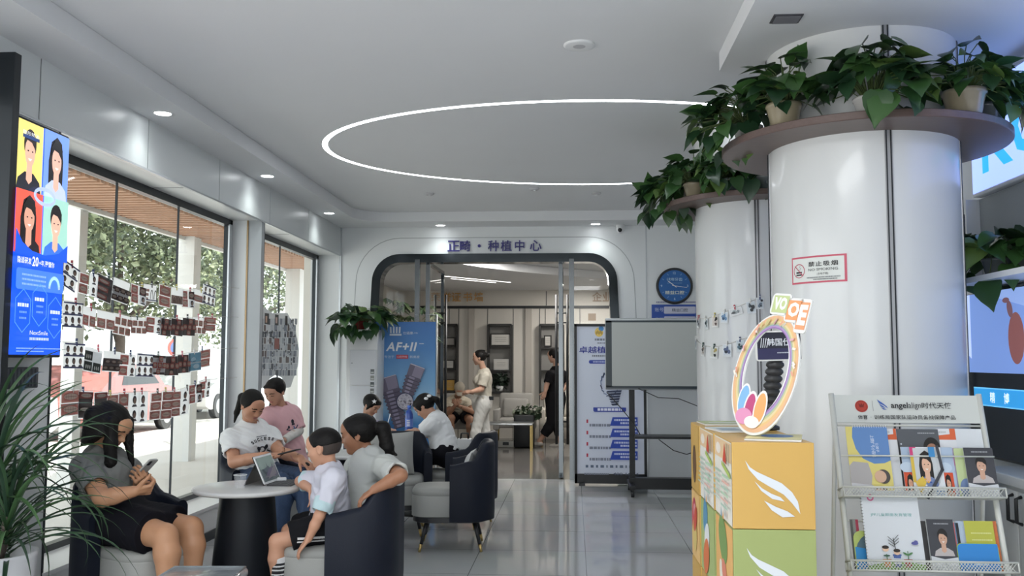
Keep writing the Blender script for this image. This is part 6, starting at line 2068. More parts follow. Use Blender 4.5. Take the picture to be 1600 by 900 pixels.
chair('aisle', -.93, 7.20, 185, 'empty navy and grey tub chair standing in the aisle')
chair('cap', -1.0, 8.14, 166, 'navy tub chair under the girl in white T-shirt at the rear table')
chair('pillow', -1.50, 7.80, -82, 'navy tub chair with a large grey cushion, facing the camera')
chair('mother', -2.27, 6.72, -38, 'tub chair under the woman in the lettered white T-shirt, by the window')
chair('star', -2.03, 9.42, -25, 'tub chair under the girl with a star in her hair')
# cushions
CUSH = mat('cushion_grey', (0.36, 0.365, 0.35), 0.8, bump=0.25, bscale=180, noise=0.06, nscale=5)
def cushion(c, w_, h_, d_, R, label, m=CUSH):
    bm = bmesh.new()
    bmesh.ops.create_grid(bm, x_segments=14, y_segments=14, size=.5)
    top = [(v.co.x * 2, v.co.y * 2) for v in bm.verts]
    fac = [tuple(v.index for v in f.verts) for f in bm.faces]
    bm.free()
    def P(x, y, s):
        e = max(0, (1 - x ** 4)) * max(0, (1 - y ** 4))
        pinch = 1 - .07 * (1 - abs(x)) ** 1.0 * (abs(y) > .2) * abs(y) - 0
        return R @ Vector((x * w_ / 2 * (1 - .06 * (1 - y * y)), y * h_ / 2 * (1 - .06 * (1 - x * x)), s * d_ / 2 * (e ** .45) + .004 * math.sin(7 * x + 5 * y) * e))
    vs = [P(x, y, 1) for x, y in top] + [P(x, y, -1) for x, y in top]
    n = len(top)
    g = G().add(vs, fac + [tuple(i + n for i in reversed(f)) for f in fac], m, True)
    return props(g.build('cushion', recenter=None, loc=c), label, 'cushion')
cushion((-1.555, 7.80, .65), .40, .36, .14, Matrix.Rotation(R_(82), 3, 'X') @ Matrix.Rotation(R_(3), 3, 'Z'), 'large grey cushion standing in the chair behind the ponytail girl')
cushion((-.83, 7.22, .60), .30, .36, .07, Matrix.Rotation(R_(-70), 3, 'Y'), 'pale cushion against the back of the empty aisle chair', mat('cushion_pale', (0.55, 0.56, 0.55), 0.8))

TOPM = mat('table_white', (0.60, 0.60, 0.59), 0.25, noise=0.03, nscale=9)
def round_table(x, y, label, first=None):
    if first: return dup(first, (x, y, 0), 0, label)
    t = thing('round_table', label, 'table', (x, y, 0), group='round cafe tables')
    G().lathe([(0, .708), (.285, .708), (.298, .716), (.300, .724), (.297, .732), (.285, .735), (0, .735)], (0, 0, 0), TOPM, 64).build('tabletop', t)
    G().lathe([(0, 0), (.205, 0), (.207, .012), (.150, .69), (.15, .70), (0, .70)], (0, 0, 0), mat('pedestal_black', (0.010, 0.012, 0.016), 0.42, spec=.25), 48).build('pedestal', t)
    G().lathe([(.02, .70), (.14, .70), (.14, .709), (.02, .709)], (0, 0, 0), STEEL, 24).build('mount_plate', t)
    return t
T1 = (-1.835, 5.12)
tb = round_table(T1[0], T1[1], 'round white table with black pedestal, carrying the tablet')
round_table(-1.66, 7.02, 'round white table behind the boy and ponytail girl', tb)
T3 = (-1.66, 8.80)
round_table(T3[0], T3[1], 'round white table where two girls draw, in front of the banner', tb)

# things on the front table
TZ = .7355
t = thing('tablet', 'white-framed tablet propped up in a black keyboard folio on the front table', 'tablet', (-1.735, 5.25, TZ))
lean = R_(24)
UU, VV = Vector((.06, 1, 0)).normalized(), Vector((-math.sin(lean), 0, math.cos(lean))).normalized()
NN = UU.cross(VV).normalized()
RT = Matrix((UU, VV, NN)).transposed()
g = G().prism(rrect(-.122, .004, .122, .172, .008, 4), .0065, WHITEPL, Vector((0, 0, .002)), UU, VV)
g.build('frame', t)
g = G(); A = Art(g, Vector((0, 0, .002)) + NN * .0069, UU, VV, emit=.25, rough=.12)
A.rect(-.113, .016, .113, .160, '#565f62')
A.rect(-.113, .09, .113, .160, '#7d8c86'); r_ = random.Random(4)
for k in range(16): A.poly([(r_.uniform(-.1, .06), r_.uniform(.02, .09)), (r_.uniform(-.05, .1), r_.uniform(.02, .06)), (r_.uniform(-.02, .1), r_.uniform(.08, .13))], r_.choice(('#3a3f4a', '#5a5468', '#4a525a', '#6f6a72')))
g.build('screen', t)
g = G().prism(rrect(-.124, .0, .124, .174, .008, 4), -.004, BLACK, Vector((-.001, 0, .002)), UU, VV)
top = VV * .13
g.add([top - UU * .124 - NN * .004, top + UU * .124 - NN * .004, Vector((-.115, 0, .001)) + UU * .124, Vector((-.115, 0, .001)) - UU * .124,
       top - UU * .124 - NN * .008, top + UU * .124 - NN * .008, Vector((-.119, 0, .0)) + UU * .124, Vector((-.119, 0, .0)) - UU * .124], [(0, 1, 2, 3), (7, 6, 5, 4), (0, 3, 7, 4), (1, 5, 6, 2), (0, 4, 5, 1), (3, 2, 6, 7)], BLACK)
g.build('folio', t)
kb = G().box((.075, .004, .003), (.14, .245, .006), mat('keyboard_grey', (0.05, 0.05, 0.055), 0.6)).build('keyboard', t)
g = G()
for i in range(5):
    for j in range(12): g.box((.025 + .022 * i, -.10 + .0185 * j, .0072), (.017, .015, .0024), mat('key_grey', (0.085, 0.085, 0.09), 0.6))
g.build('keys', kb)
t = thing('plastic_cup', 'clear ribbed plastic cup beside the tablet', 'cup', (at(375, 761, 5.02).x, 5.02, TZ))
CUPM = mat('clear_plastic', (0.9, 0.93, 0.95), 0.08, alpha=0.16)
n = 40
prof = [(0.0, .001), (.024, .001), (.026, .006), (.031, .05), (.035, .074), (.037, .076), (.036, .0765)]
vs, fs = [], []
for j, (r, z) in enumerate(prof):
    for i in range(n):
        rr_ = r + (.0009 if (i % 2 and 1 < j < 4) else 0)
        vs.append((rr_ * math.cos(2 * pi * i / n), rr_ * math.sin(2 * pi * i / n), z))
for j in range(len(prof) - 1):
    for i in range(n): fs.append((j * n + i, j * n + (i + 1) % n, (j + 1) * n + (i + 1) % n, (j + 1) * n + i))
G().add(vs, fs, CUPM, True).build('body', t)
G().lathe([(.0362, .073), (.0378, .075), (.0362, .077)], (0, 0, 0), mat('cup_rim', (0.8, 0.82, 0.84), 0.15, alpha=.75), 40).build('rim', t)
t = thing('tissue_pack', 'small white tissue pack behind the tablet keyboard', 'tissue pack', (at(440, 748, 5.33).x, 5.33, TZ), .3)
G().rbox((0, 0, .012), (.055, .04, .023), .007, mat('tissue_white', (0.72, 0.73, 0.75), 0.6)).build('pack', t)
G().box((0, 0, .0236), (.03, .006, .0012), mat('flap_grey', (0.5, 0.53, 0.58), 0.6)).build('flap', t)
# things on the rear table
t = thing('water_bottle', 'blue water bottle on the rear table in front of the banner', 'bottle', (at(639, 672, 8.74).x, 8.74, TZ))
BLU = mat('bottle_blue', (0.02, 0.07, 0.35), 0.15, coat=.4)
G().lathe([(0, 0), (.034, 0), (.037, .006), (.037, .05), (.034, .055), (.037, .06), (.037, .19), (.03, .215), (.015, .235), (.015, .25), (0, .25)], (0, 0, 0), BLU, 28).build('body', t)
G().lathe([(.016, .245), (.017, .245), (.017, .275), (0, .275)], (0, 0, 0), mat('cap_blue', (0.05, 0.16, 0.6), 0.3), 20).build('cap', t)
g = G().lathe([(.0375, .07), (.0375, .15)], (0, 0, 0), mat('bottle_label', (0.12, 0.22, 0.62), 0.4), 28); 
for k in range(4): g.box((.0, -.0376, .085 + .016 * k), (.03, .0012, .008), WHITEPL)
g.build('label_band', t)
for i, (dx, dy, rz, c, lb) in enumerate(((-.10, -.03, .2, '#dcdedf', 'white drawing sheet in front of the girl with the star clip on the rear table'), (.10, -.10, -.3, '#e3e3e0', 'white drawing sheet under the hand of the girl in the white T-shirt'))):
    t = thing('drawing_sheet', lb, 'paper', (T3[0] + dx, T3[1] + dy, TZ), rz)
    G().box((0, 0, .0012), (.19, .26, .0016), ink(c)).build('paper', t)
    g = G(); A = Art(g, (0, 0, .0021), (1, 0, 0), (0, 1, 0)); r_ = random.Random(i)
    for k in range(6): A.line([(r_.uniform(-.07, .07), r_.uniform(-.1, .1)), (r_.uniform(-.07, .07), r_.uniform(-.1, .1))], .002, r_.choice(('#8a90a0', '#c08a6a')))
    g.build('drawing', t)
# shopping bag on the chair behind the girl in the cap
t = thing('paper_bag', 'small white paper bag with black handles behind the girl in white T-shirt', 'bag', (at(726, 690, 8.2).x, 8.20, .478))
G().rbox((0, 0, .135), (.13, .10, .265), .006, mat('bag_white', (0.62, 0.63, 0.63), 0.5)).build('body', t)
g = G()
for s in (-1, 1): g.tube([(-.035, s * .03, .265), (-.03, s * .03, .315), (.03, s * .03, .315), (.035, s * .03, .265)], .005, BLACK, 6)
g.build('handles', t)
g = G(); A = Art(g, (0, -.0506, 0), (1, 0, 0), (0, 0, 1)); A.smallprint(-.04, .17, .04, .012, '#9aa0a4', random.Random(1)); g.build('print', t)
# plastic-wrapped stool at the bottom edge of the view
t = thing('plastic_stool', 'grey plastic stool with a crinkled clear cover at the bottom edge', 'stool', (-1.74, 4.24, 0), R_(4))
SG = mat('stool_grey', (0.24, 0.27, 0.29), 0.3, noise=0.3, nscale=9, bump=0.5, bscale=22, coat=0.6)
G().rbox((0, 0, .425), (.37, .34, .05), .02, SG).build('seat', t)
g = G()
g.tube([(-.17, -.155, .449), (.17, -.155, .449), (.17, .155, .449), (-.17, .155, .449), (-.17, -.155, .449)], .007, SG, 8)
g.build('rim', t)
for sx in (-1, 1):
    for sy in (-1, 1): G().tube([(sx * .14, sy * .13, .41), (sx * .17, sy * .155, 0)], [.03, .022], SG, 10).build('leg', t)
# ================================================================ PEOPLE: rounded bodies grown from joints as one continuous surface
def V3(p): return np.array((p[0], p[1], p[2]), np.float32)
def nrm(v):
    v = np.asarray(v, np.float64); return v / (np.linalg.norm(v) + 1e-12)
class Field:
    """a distance field made of rounded bones; mesh() turns it into one closed surface"""
    def __init__(s): s.groups = []
    def group(s, prims, k=.012, kout=.012, cuts=(), subs=(), ksub=.012):
        s.groups.append((prims, k, kout, cuts, subs, ksub)); return s
    @staticmethod
    def bounds(p):
        if p[0] == 'c':
            r = max(p[3], p[4]); a, b = V3(p[1]), V3(p[2])
            return np.minimum(a, b) - r, np.maximum(a, b) + r
        R = np.abs(np.asarray(p[2], np.float32)); e = R @ V3(p[3])
        return V3(p[1]) - e, V3(p[1]) + e
    @staticmethod
    def dist(p, X, Y, Z):
        if p[0] == 'c':
            a, b = V3(p[1]), V3(p[2]); ba = b - a; L = float(ba @ ba) + 1e-9
            px, py, pz = X - a[0], Y - a[1], Z - a[2]
            t = np.clip((px * ba[0] + py * ba[1] + pz * ba[2]) / L, 0, 1)
            return np.sqrt((px - t * ba[0]) ** 2 + (py - t * ba[1]) ** 2 + (pz - t * ba[2]) ** 2) - (p[3] + (p[4] - p[3]) * t)
        c, R, r = V3(p[1]), np.asarray(p[2], np.float32), V3(p[3])
        px, py, pz = X - c[0], Y - c[1], Z - c[2]
        q = [(R[0, i] * px + R[1, i] * py + R[2, i] * pz) / r[i] for i in range(3)]
        k0 = np.sqrt(q[0] ** 2 + q[1] ** 2 + q[2] ** 2)
        k1 = np.sqrt((q[0] / r[0]) ** 2 + (q[1] / r[1]) ** 2 + (q[2] / r[2]) ** 2) + 1e-6
        return k0 * (k0 - 1) / k1
    @staticmethod
    def smin(a, b, k):
        if k <= 0: return np.minimum(a, b)
        h = np.maximum(k - np.abs(a - b), 0) / k
        return np.minimum(a, b) - h * h * k * .25
    def mesh(s, h, disp=None):
        lo = np.full(3, 1e9); hi = -lo
        for g in s.groups:
            for p in g[0]:
                a, b = s.bounds(p); lo, hi = np.minimum(lo, a), np.maximum(hi, b)
        lo -= .03; hi += .03
        n = np.ceil((hi - lo) / h).astype(int) + 1
        ax = [(lo[i] + h * np.arange(n[i])).astype(np.float32) for i in range(3)]
        D = np.full(n, .5, np.float32)
        def sl(a, b, m):
            i0 = np.clip(np.floor((a - m - lo) / h).astype(int), 0, n - 1); i1 = np.clip(np.ceil((b + m - lo) / h).astype(int) + 1, 1, n)
            return tuple(slice(int(x), int(y)) for x, y in zip(i0, i1))
        for prims, k, kout, cuts, subs, ksub in s.groups:
            ga, gb = np.full(3, 1e9), np.full(3, -1e9)
            for p in prims:
                a, b = s.bounds(p); ga, gb = np.minimum(ga, a), np.maximum(gb, b)
            m = k + kout + 2.5 * h + .004
            S = sl(ga, gb, m)
            off = np.array([q.start for q in S])
            L = np.full([q.stop - q.start for q in S], .5, np.float32)
            def apply(p, fn, mm):
                a, b = s.bounds(p); T = sl(a, b, mm)
                T = tuple(slice(max(t.start - o, 0), max(min(t.stop - o, w), 0)) for t, o, w in zip(T, off, L.shape))
                if any(t.stop <= t.start for t in T): return
                X, Y, Z = np.meshgrid(*[ax[i][S[i]][T[i]] for i in range(3)], indexing='ij', sparse=True)
                L[T] = fn(L[T], s.dist(p, X, Y, Z))
            for p in prims: apply(p, lambda A, B: s.smin(A, B, k), m)
            for p in subs: apply(p, lambda A, B: -s.smin(-A, B, ksub), ksub + 2 * h + .004)
            if cuts:
                X, Y, Z = np.meshgrid(*[ax[i][S[i]] for i in range(3)], indexing='ij', sparse=True)
                for (c, nn) in cuts:
                    nn = nrm(nn); d = (X - c[0]) * nn[0] + (Y - c[1]) * nn[1] + (Z - c[2]) * nn[2]
                    L = -s.smin(-L, -d.astype(np.float32), .006)
            D[S] = s.smin(D[S], L, kout)
        if disp is not None:
            X, Y, Z = np.meshgrid(*ax, indexing='ij', sparse=True)
            D = D + disp(X, Y, Z).astype(np.float32)
        return s.nets(D, lo, h)
    @staticmethod
    def nets(D, lo, h):
        ins = D < 0
        n = D.shape
        cnt = np.zeros([q - 1 for q in n], np.int8)
        for i in (0, 1):
            for j in (0, 1):
                for k in (0, 1): cnt += ins[i:n[0] - 1 + i, j:n[1] - 1 + j, k:n[2] - 1 + k]
        act = (cnt > 0) & (cnt < 8)
        I = np.argwhere(act)
        idx = np.full(act.shape, -1, np.int64); idx[act] = np.arange(len(I))
        cr = [(i, j, k) for i in (0, 1) for j in (0, 1) for k in (0, 1)]
        val = {c: D[I[:, 0] + c[0], I[:, 1] + c[1], I[:, 2] + c[2]] for c in cr}
        P = np.zeros((len(I), 3)); N = np.zeros(len(I))
        for a in cr:
            for axis in range(3):
                if a[axis]: continue
                b = list(a); b[axis] = 1; b = tuple(b)
                va, vb = val[a], val[b]
                mk = (va < 0) != (vb < 0)
                t = np.where(mk, va / (va - vb + 1e-20), 0)
                q = np.array(a, float)[None, :].repeat(len(I), 0); q[:, axis] += t
                P += q * mk[:, None]; N += mk
        P = (I + P / N[:, None]) * h + lo
        F = []
        for axis in range(3):
            u, v = [(1, 2), (2, 0), (0, 1)][axis]
            A = [slice(1, None)] * 3; A[axis] = slice(0, n[axis] - 1)
            B = [slice(1, None)] * 3; B[axis] = slice(1, n[axis])
            for x in (u, v): A[x] = slice(1, n[x] - 1); B[x] = slice(1, n[x] - 1)
            a, b = ins[tuple(A)], ins[tuple(B)]
            for flip, mk in ((False, a & ~b), (True, ~a & b)):
                E = np.argwhere(mk)
                if not len(E): continue
                E[:, u] += 1; E[:, v] += 1
                def cell(du, dv):
                    e = E.copy(); e[:, u] += du; e[:, v] += dv
                    return idx[e[:, 0], e[:, 1], e[:, 2]]
                q = np.stack([cell(-1, -1), cell(0, -1), cell(0, 0), cell(-1, 0)], 1)
                F.append(q[:, ::-1] if flip else q)
        return P, (np.concatenate(F) if F else np.zeros((0, 4), int))
def np_object(name, P, F, mats, mi=None, parent=None, origin=(0, 0, 0)):
    me = bpy.data.meshes.new(name)
    o3 = np.array(origin, float)
    me.vertices.add(len(P)); me.vertices.foreach_set('co', (P - o3).astype(np.float32).ravel())
    me.loops.add(F.size); me.loops.foreach_set('vertex_index', F.astype(np.int32).ravel())
    me.polygons.add(len(F)); me.polygons.foreach_set('loop_start', (np.arange(len(F)) * 4).astype(np.int32))
    for m in mats: me.materials.append(m)
    me.polygons.foreach_set('use_smooth', np.ones(len(F), bool))
    if mi is not None: me.polygons.foreach_set('material_index', mi.astype(np.int32))
    me.update(calc_edges=True)
    me.validate()
    o = bpy.data.objects.new(name, me); COL.objects.link(o)
    if parent is not None: o.parent = parent
    else: o.location = origin
    return o
def wrinkle(amp, sc, seed, vert=1.0):
    r = random.Random(seed)
    W = [[r.gauss(0, 1) * sc, r.gauss(0, 1) * sc, r.gauss(0, 1) * sc * vert, r.uniform(0, 6)] for _ in range(6)]
    def f(X, Y, Z):
        a = np.sin(W[0][0] * X + W[0][1] * Y + W[0][2] * Z + W[0][3])
        b = np.sin(W[1][0] * X + W[1][1] * Y + W[1][2] * Z + W[1][3] + 1.6 * a)
        c = np.sin(1.9 * (W[2][0] * X + W[2][1] * Y + W[2][2] * Z) + W[2][3] + 1.3 * b)
        return amp * (.55 * b + .45 * c)
    return f
def hair_rip(amp, axis_u, axis_v, fr, seed):
    r = random.Random(seed); p = r.uniform(0, 6)
    u, v = nrm(axis_u), nrm(axis_v)
    def f(X, Y, Z):
        a = X * u[0] + Y * u[1] + Z * u[2]; b = X * v[0] + Y * v[1] + Z * v[2]
        return amp * (np.sin(fr * a + p + 2 * np.sin(fr * .23 * b)) * .6 + np.sin(fr * .57 * (a * .6 + b) + 1.3 + p) * .5)
    return f

def hand_prims(W, Dr, Np, side, s=1.0, curl=(.25, .3, .3), spread=.0, thumb=.5, fat=1.0):
    """palm and five separate fingers; side +1 left hand, -1 right hand; Np = direction the palm faces"""
    W, Dr = np.array(W, float), nrm(Dr)
    Np = nrm(np.array(Np, float) - Dr * np.dot(Np, Dr))
    T = np.cross(Np, Dr) * side
    g_palm, fingers = [], []
    for i in range(4):
        o = (.030 - .0205 * i) * s
        K = W + Dr * (.088 - .004 * abs(i - 1)) * s + T * o
        g_palm.append(('c', W + T * o * .55 + Dr * .012 * s, K, .0135 * s * fat, .0105 * s * fat))
        d = nrm(Dr + T * spread * (1.2 - .8 * i)); p = K
        L = np.array((.042, .027, .021)) * s * (.95, 1.06, 1.0, .80)[i]
        rr = np.array((.0092, .0083, .0076, .0062)) * s * fat * (1, 1, .97, .88)[i]
        f, ang = [], 0
        for j in range(3):
            ang += curl[j] * (1 + .08 * i)
            dj = d * math.cos(ang) + Np * math.sin(ang)
            q = p + dj * L[j]
            f.append(('c', p, q, rr[j], rr[j + 1])); p = q
        fingers.append(f)
    g_palm.append(('c', W - Dr * .01 * s, W + Dr * .05 * s, .019 * s * fat, .016 * s * fat))
    b = W + Dr * .022 * s + T * .020 * s
    d1 = nrm(Dr * .62 + T * .75 + Np * thumb * .6)
    d2 = nrm(Dr * .85 + T * .35 + Np * thumb * .9)
    q1 = b + d1 * .040 * s; q2 = q1 + d2 * .032 * s; q3 = q2 + nrm(d2 + Np * thumb * .5) * .022 * s
    fingers.append([('c', b, q1, .0145 * s * fat, .0108 * s * fat), ('c', q1, q2, .0102 * s * fat, .0092 * s * fat), ('c', q2, q3, .009 * s * fat, .0072 * s * fat)])
    return g_palm, fingers

class Person:
    def __init__(s, label, P, N, head, hf, hs, SL, SR, EL, WL, ER, WR, KL, AL, KR, AR, HL=None, HR=None, Ht=1.6, fat=1.0, h=.005, skin='#c99b80', roll=0.0, sex='f', feet=None, hairc='#100e0d', hand_s=None, base=None):
        for k, v in list(locals().items()):
            if k != 's': setattr(s, k, v)
        for k in ('P', 'N', 'head', 'SL', 'SR', 'EL', 'WL', 'ER', 'WR', 'KL', 'AL', 'KR', 'AR'): setattr(s, k, np.array(getattr(s, k), float))
        s.u = nrm(s.N - s.P)
        s.lat = nrm((s.SL - s.SR) - s.u * np.dot(s.SL - s.SR, s.u))
        s.f = nrm(np.cross(s.lat, s.u))
        s.R = np.stack([s.lat, s.f, s.u], 1)
        s.T = np.linalg.norm(s.N - s.P)
        # head frame: x = person's left, y = forward, z = up
        hf = nrm(hf); up_ = np.array((0, 0, 1.0)); hl = nrm(np.cross(up_, hf)); hu = np.cross(hf, hl)
        hl, hu = hl * math.cos(roll) + hu * math.sin(roll), hu * math.cos(roll) - hl * math.sin(roll)
        s.hR = np.stack([hl, hf, hu], 1)
        s.hand_s = hand_s or Ht / 1.66
        s.base = base or (s.P[0], s.P[1], 0.0)
        s.hipL = s.P + s.lat * .052 * Ht * fat; s.hipR = s.P - s.lat * .052 * Ht * fat
        s.skinm = mat('skin_' + skin.lstrip('#'), skin, .48, noise=.05, nscale=14)
        s.hairm = mat('hair_' + hairc.lstrip('#'), hairc, .55, noise=.35, nscale=70, stretch=(1, 1, .15), spec=.22)
        s.body()
    def HV(s, p, d):
        q = s.H(p); return q - np.array((0, 0, d * s.hs))
    def VC(s, p, d0, d1, ra, rb, push=(0, 0)):
        a, b = s.HV(p, d0), s.HV(p, d1) + np.array((push[0], push[1], 0)) * s.hs
        return ('c', a, b, ra * s.hs, rb * s.hs)
    def H(s, p): return s.head + s.hR @ (np.array(p, float) * s.hs)
    def HE(s, c, r): return ('e', s.H(c), s.hR, [x * s.hs for x in r])
    def HC(s, a, b, ra, rb): return ('c', s.H(a), s.H(b), ra * s.hs, rb * s.hs)
    def torso(s, e=0.0, bust=True):
        Ht, ft, P, N, u, R = s.Ht, s.fat, s.P, s.N, s.u, s.R
        T = s.T
        L = [('e', P + u * .02 * Ht, R, (.098 * Ht * ft + e, .078 * Ht * ft + e, .088 * Ht + e)),
             ('e', P + u * .36 * T, R, (.084 * Ht * ft + e, .069 * Ht * ft + e, .10 * Ht + e)),
             ('e', P + u * .70 * T, R, (.092 * Ht * (.5 + .5 * ft) + e, .066 * Ht * ft + e, .115 * Ht + e)),
             ('c', s.SL, s.SR, .034 * Ht + e, .034 * Ht + e),
             ('c', N - u * .02 * Ht, s.SL * .5 + N * .5 - u * .02 * Ht, .030 * Ht + e, .027 * Ht + e), ('c', N - u * .02 * Ht, s.SR * .5 + N * .5 - u * .02 * Ht, .030 * Ht + e, .027 * Ht + e)]
        if bust and s.sex == 'f' and s.Ht > 1.45:
            for q in (-1, 1): L.append(('e', P + u * .70 * T + s.f * .048 * Ht * ft + s.lat * q * .045 * Ht, R, (.043 * Ht + e, .040 * Ht + e, .043 * Ht + e)))
        return L
    def arm(s, S, E, W, e=0.0):
        Ht, ft = s.Ht, s.fat
        return [('c', S, E, .031 * Ht * ft + e, .0245 * Ht * ft + e), ('c', E, E * .6 + W * .4, .0245 * Ht * ft + e, .0235 * Ht * ft + e), ('c', E * .6 + W * .4, W, .0235 * Ht * ft + e, .0165 * Ht * ft + e)]
    def leg(s, hp, K, A, e=0.0):
        Ht, ft = s.Ht, s.fat
        f0 = nrm(K - hp); m = K * .7 + A * .3
        back = -nrm(np.cross(np.cross(K - hp, A - K) + 1e-6, A - K)) if np.linalg.norm(np.cross(K - hp, A - K)) > 1e-3 else np.zeros(3)
        return [('c', hp, K, .054 * Ht * ft + e, .035 * Ht * ft + e), ('c', K, m + back * .006 * Ht, .035 * Ht * ft + e, .036 * Ht * ft + e), ('c', m + back * .006 * Ht, A, .036 * Ht * ft + e, .0215 * Ht * ft + e)]
    def foot(s, A, d, e=0.0, drop=None):
        Ht = s.Ht; d = nrm(d); dz = np.array((0, 0, 1.0))
        b = A - dz * .022 * Ht
        return [('c', b - d * .022 * Ht, b + d * .055 * Ht - dz * .006 * Ht, .024 * Ht + e, .021 * Ht + e), ('c', b + d * .055 * Ht - dz * .006 * Ht, b + d * .105 * Ht - dz * .012 * Ht, .022 * Ht + e, .014 * Ht + e), ('c', A, b, .022 * Ht + e, .024 * Ht + e)]
    def body(s):
        F = Field()
        F.group(s.torso(), .035, .02)
        nk = s.H((0, -.10, -.30))
        F.group([('c', s.N - s.u * .02 * s.Ht, nk, .031 * s.Ht, .028 * s.Ht)], .01, .02)
        # head
        sk = [s.HE((0, -.06, .12), (.34, .42, .38)), s.HE((0, .10, -.10), (.29, .30, .37)), s.HE((0, .255, -.385), (.12, .10, .095)), s.HE((.15, .21, -.11), (.13, .12, .13)), s.HE((-.15, .21, -.11), (.13, .12, .13)), s.HC((-.15, .345, .095), (.15, .345, .095), .05, .05), s.HE((0, .30, .20), (.24, .12, .18))]
        socks = [s.HE((q * .135, .46, .02), (.085, .09, .06)) for q in (-1, 1)]
        F.group(sk, .10 * s.hs, .06 * s.hs, subs=socks, ksub=.05 * s.hs)
        F.group([s.HC((0, .38, .05), (0, .445, -.11), .03, .048), s.HE((.05, .395, -.125), (.045, .05, .035)), s.HE((-.05, .395, -.125), (.045, .05, .035))], .04 * s.hs, .045 * s.hs)
        F.group([s.HE((q * .135, .325, .02), (.075, .07, .06)) for q in (-1, 1)], .0, .02 * s.hs)
        F.group([s.HE((0, .37, -.215), (.095, .045, .026)), s.HE((0, .365, -.262), (.08, .045, .03))], .015 * s.hs, .025 * s.hs)
        for q in (-1, 1):
            F.group([s.HE((q * .335, -.03, .0), (.035, .085, .13)), s.HE((q * .345, -.02, -.10), (.03, .05, .05))], .03 * s.hs, .02 * s.hs, subs=[s.HE((q * .385, .0, .0), (.03, .05, .08))], ksub=.02 * s.hs)
        for (S, E, W, Hd, q) in ((s.SL, s.EL, s.WL, s.HL, 1), (s.SR, s.ER, s.WR, s.HR, -1)):
            F.group(s.arm(S, E, W), .012, .02)
            if Hd:
                pm, fg = hand_prims(W, Hd[0], Hd[1], q, s.hand_s, *Hd[2:])
                F.group(pm, .010 * s.hand_s, .010)
                for f in fg: F.group(f, .003, .0045)
        for (hp, K, A) in ((s.hipL, s.KL, s.AL), (s.hipR, s.KR, s.AR)): F.group(s.leg(hp, K, A), .015, .025)
        ft = s.feet or (s.f, s.f)
        F.group(s.foot(s.AL, ft[0]), .012, .012); F.group(s.foot(s.AR, ft[1]), .012, .012)
        P, Q = F.mesh(s.h)
        c = P[Q].mean(1)
        l = ((c - s.head) @ s.hR) / s.hs
        mi = np.zeros(len(Q), int)
        x, y, z = np.abs(l[:, 0]), l[:, 1], l[:, 2]
        near = (y > .2) & (np.abs(z) < .5) & (x < .3)
        mi[near & (y > .33) & (((x / .095) ** 2 + ((z + .24) / .042) ** 2) < 1)] = 1
        mi[near & (np.abs(z - .125 + (x - .14) ** 2 * 1.5) < .017) & (x > .06) & (x < .23)] = 2
        mi[near & (((x - .135) / .07) ** 2 + ((z - .008) / .016) ** 2 < 1)] = 2
        mats = [s.skinm, mat('lips', (.36, .13, .11), .4), s.hairm]
        if getattr(s, 'stub', None): pass
        s.obj = np_object('person', P, Q, mats, mi, None, s.base)
        props(s.obj, s.label, 'person')
        s.bm = None
    def part(s, name, F, m, disp=None, colfn=None, extra=(), label=None, h=None):
        P, Q = F.mesh(h or s.h, disp)
        mi = None
        if colfn is not None: mi = colfn(P[Q].mean(1))
        o = np_object(name, P, Q, [m] + list(extra), mi, s.obj, s.base)
        if label: o['label'] = label
        s.last = (P, Q)
        return o
    def shirt(s, name, m, e=.012, hem=.06, sleeve=.55, loose=.012, neck=.052, amp=.003, seed=1, colfn=None, extra=(), sc=38, vneck=0.0, sides=(1, 1), label=None, full=0.0, skirt=0.0):
        """sleeve: share of the upper arm covered; full: share of the forearm as well"""
        F = Field()
        Ht = s.Ht
        nh = [('c', s.N - s.u * .012 * Ht + s.f * .012 * Ht, s.H((0, -.1, -.2)), neck * Ht * .62, neck * Ht * .62)]
        if vneck: nh.append(('c', s.N + s.f * .05 * Ht, s.N + s.f * .06 * Ht - s.u * vneck * Ht, .03 * Ht, .012 * Ht))
        body = s.torso(e)
        if skirt: body.append(('c', s.P, s.P - s.u * skirt * Ht, .092 * Ht * s.fat + e, .108 * Ht * s.fat + e))
        F.group(body, .045, .02, cuts=[(s.P - s.u * (hem + skirt) * Ht, -s.u)], subs=nh, ksub=.008)
        for (S, E, W, on) in ((s.SL, s.EL, s.WL, sides[0]), (s.SR, s.ER, s.WR, sides[1])):
            d = nrm(E - S)
            L = np.linalg.norm(E - S)
            if full:
                pr = s.arm(S, E, W, loose); e2 = E + (W - E) * full
                F.group(pr, .012, .03, cuts=[(e2, nrm(W - E))] if full < 1 else [])
            else:
                e2 = S + d * L * sleeve
                F.group([('c', S - d * .005, S + d * (L * sleeve + .05), .0335 * Ht * s.fat + e, .0275 * Ht * s.fat + loose + .004)], .012, .035, cuts=[(e2, d)], subs=[('c', e2 - d * .010, e2 + d * .05, .0255 * Ht * s.fat + loose * .6, .028 * Ht * s.fat + loose * .9)], ksub=.004)
        return s.part(name, F, m, wrinkle(amp, sc, seed) if amp else None, colfn, extra, label)
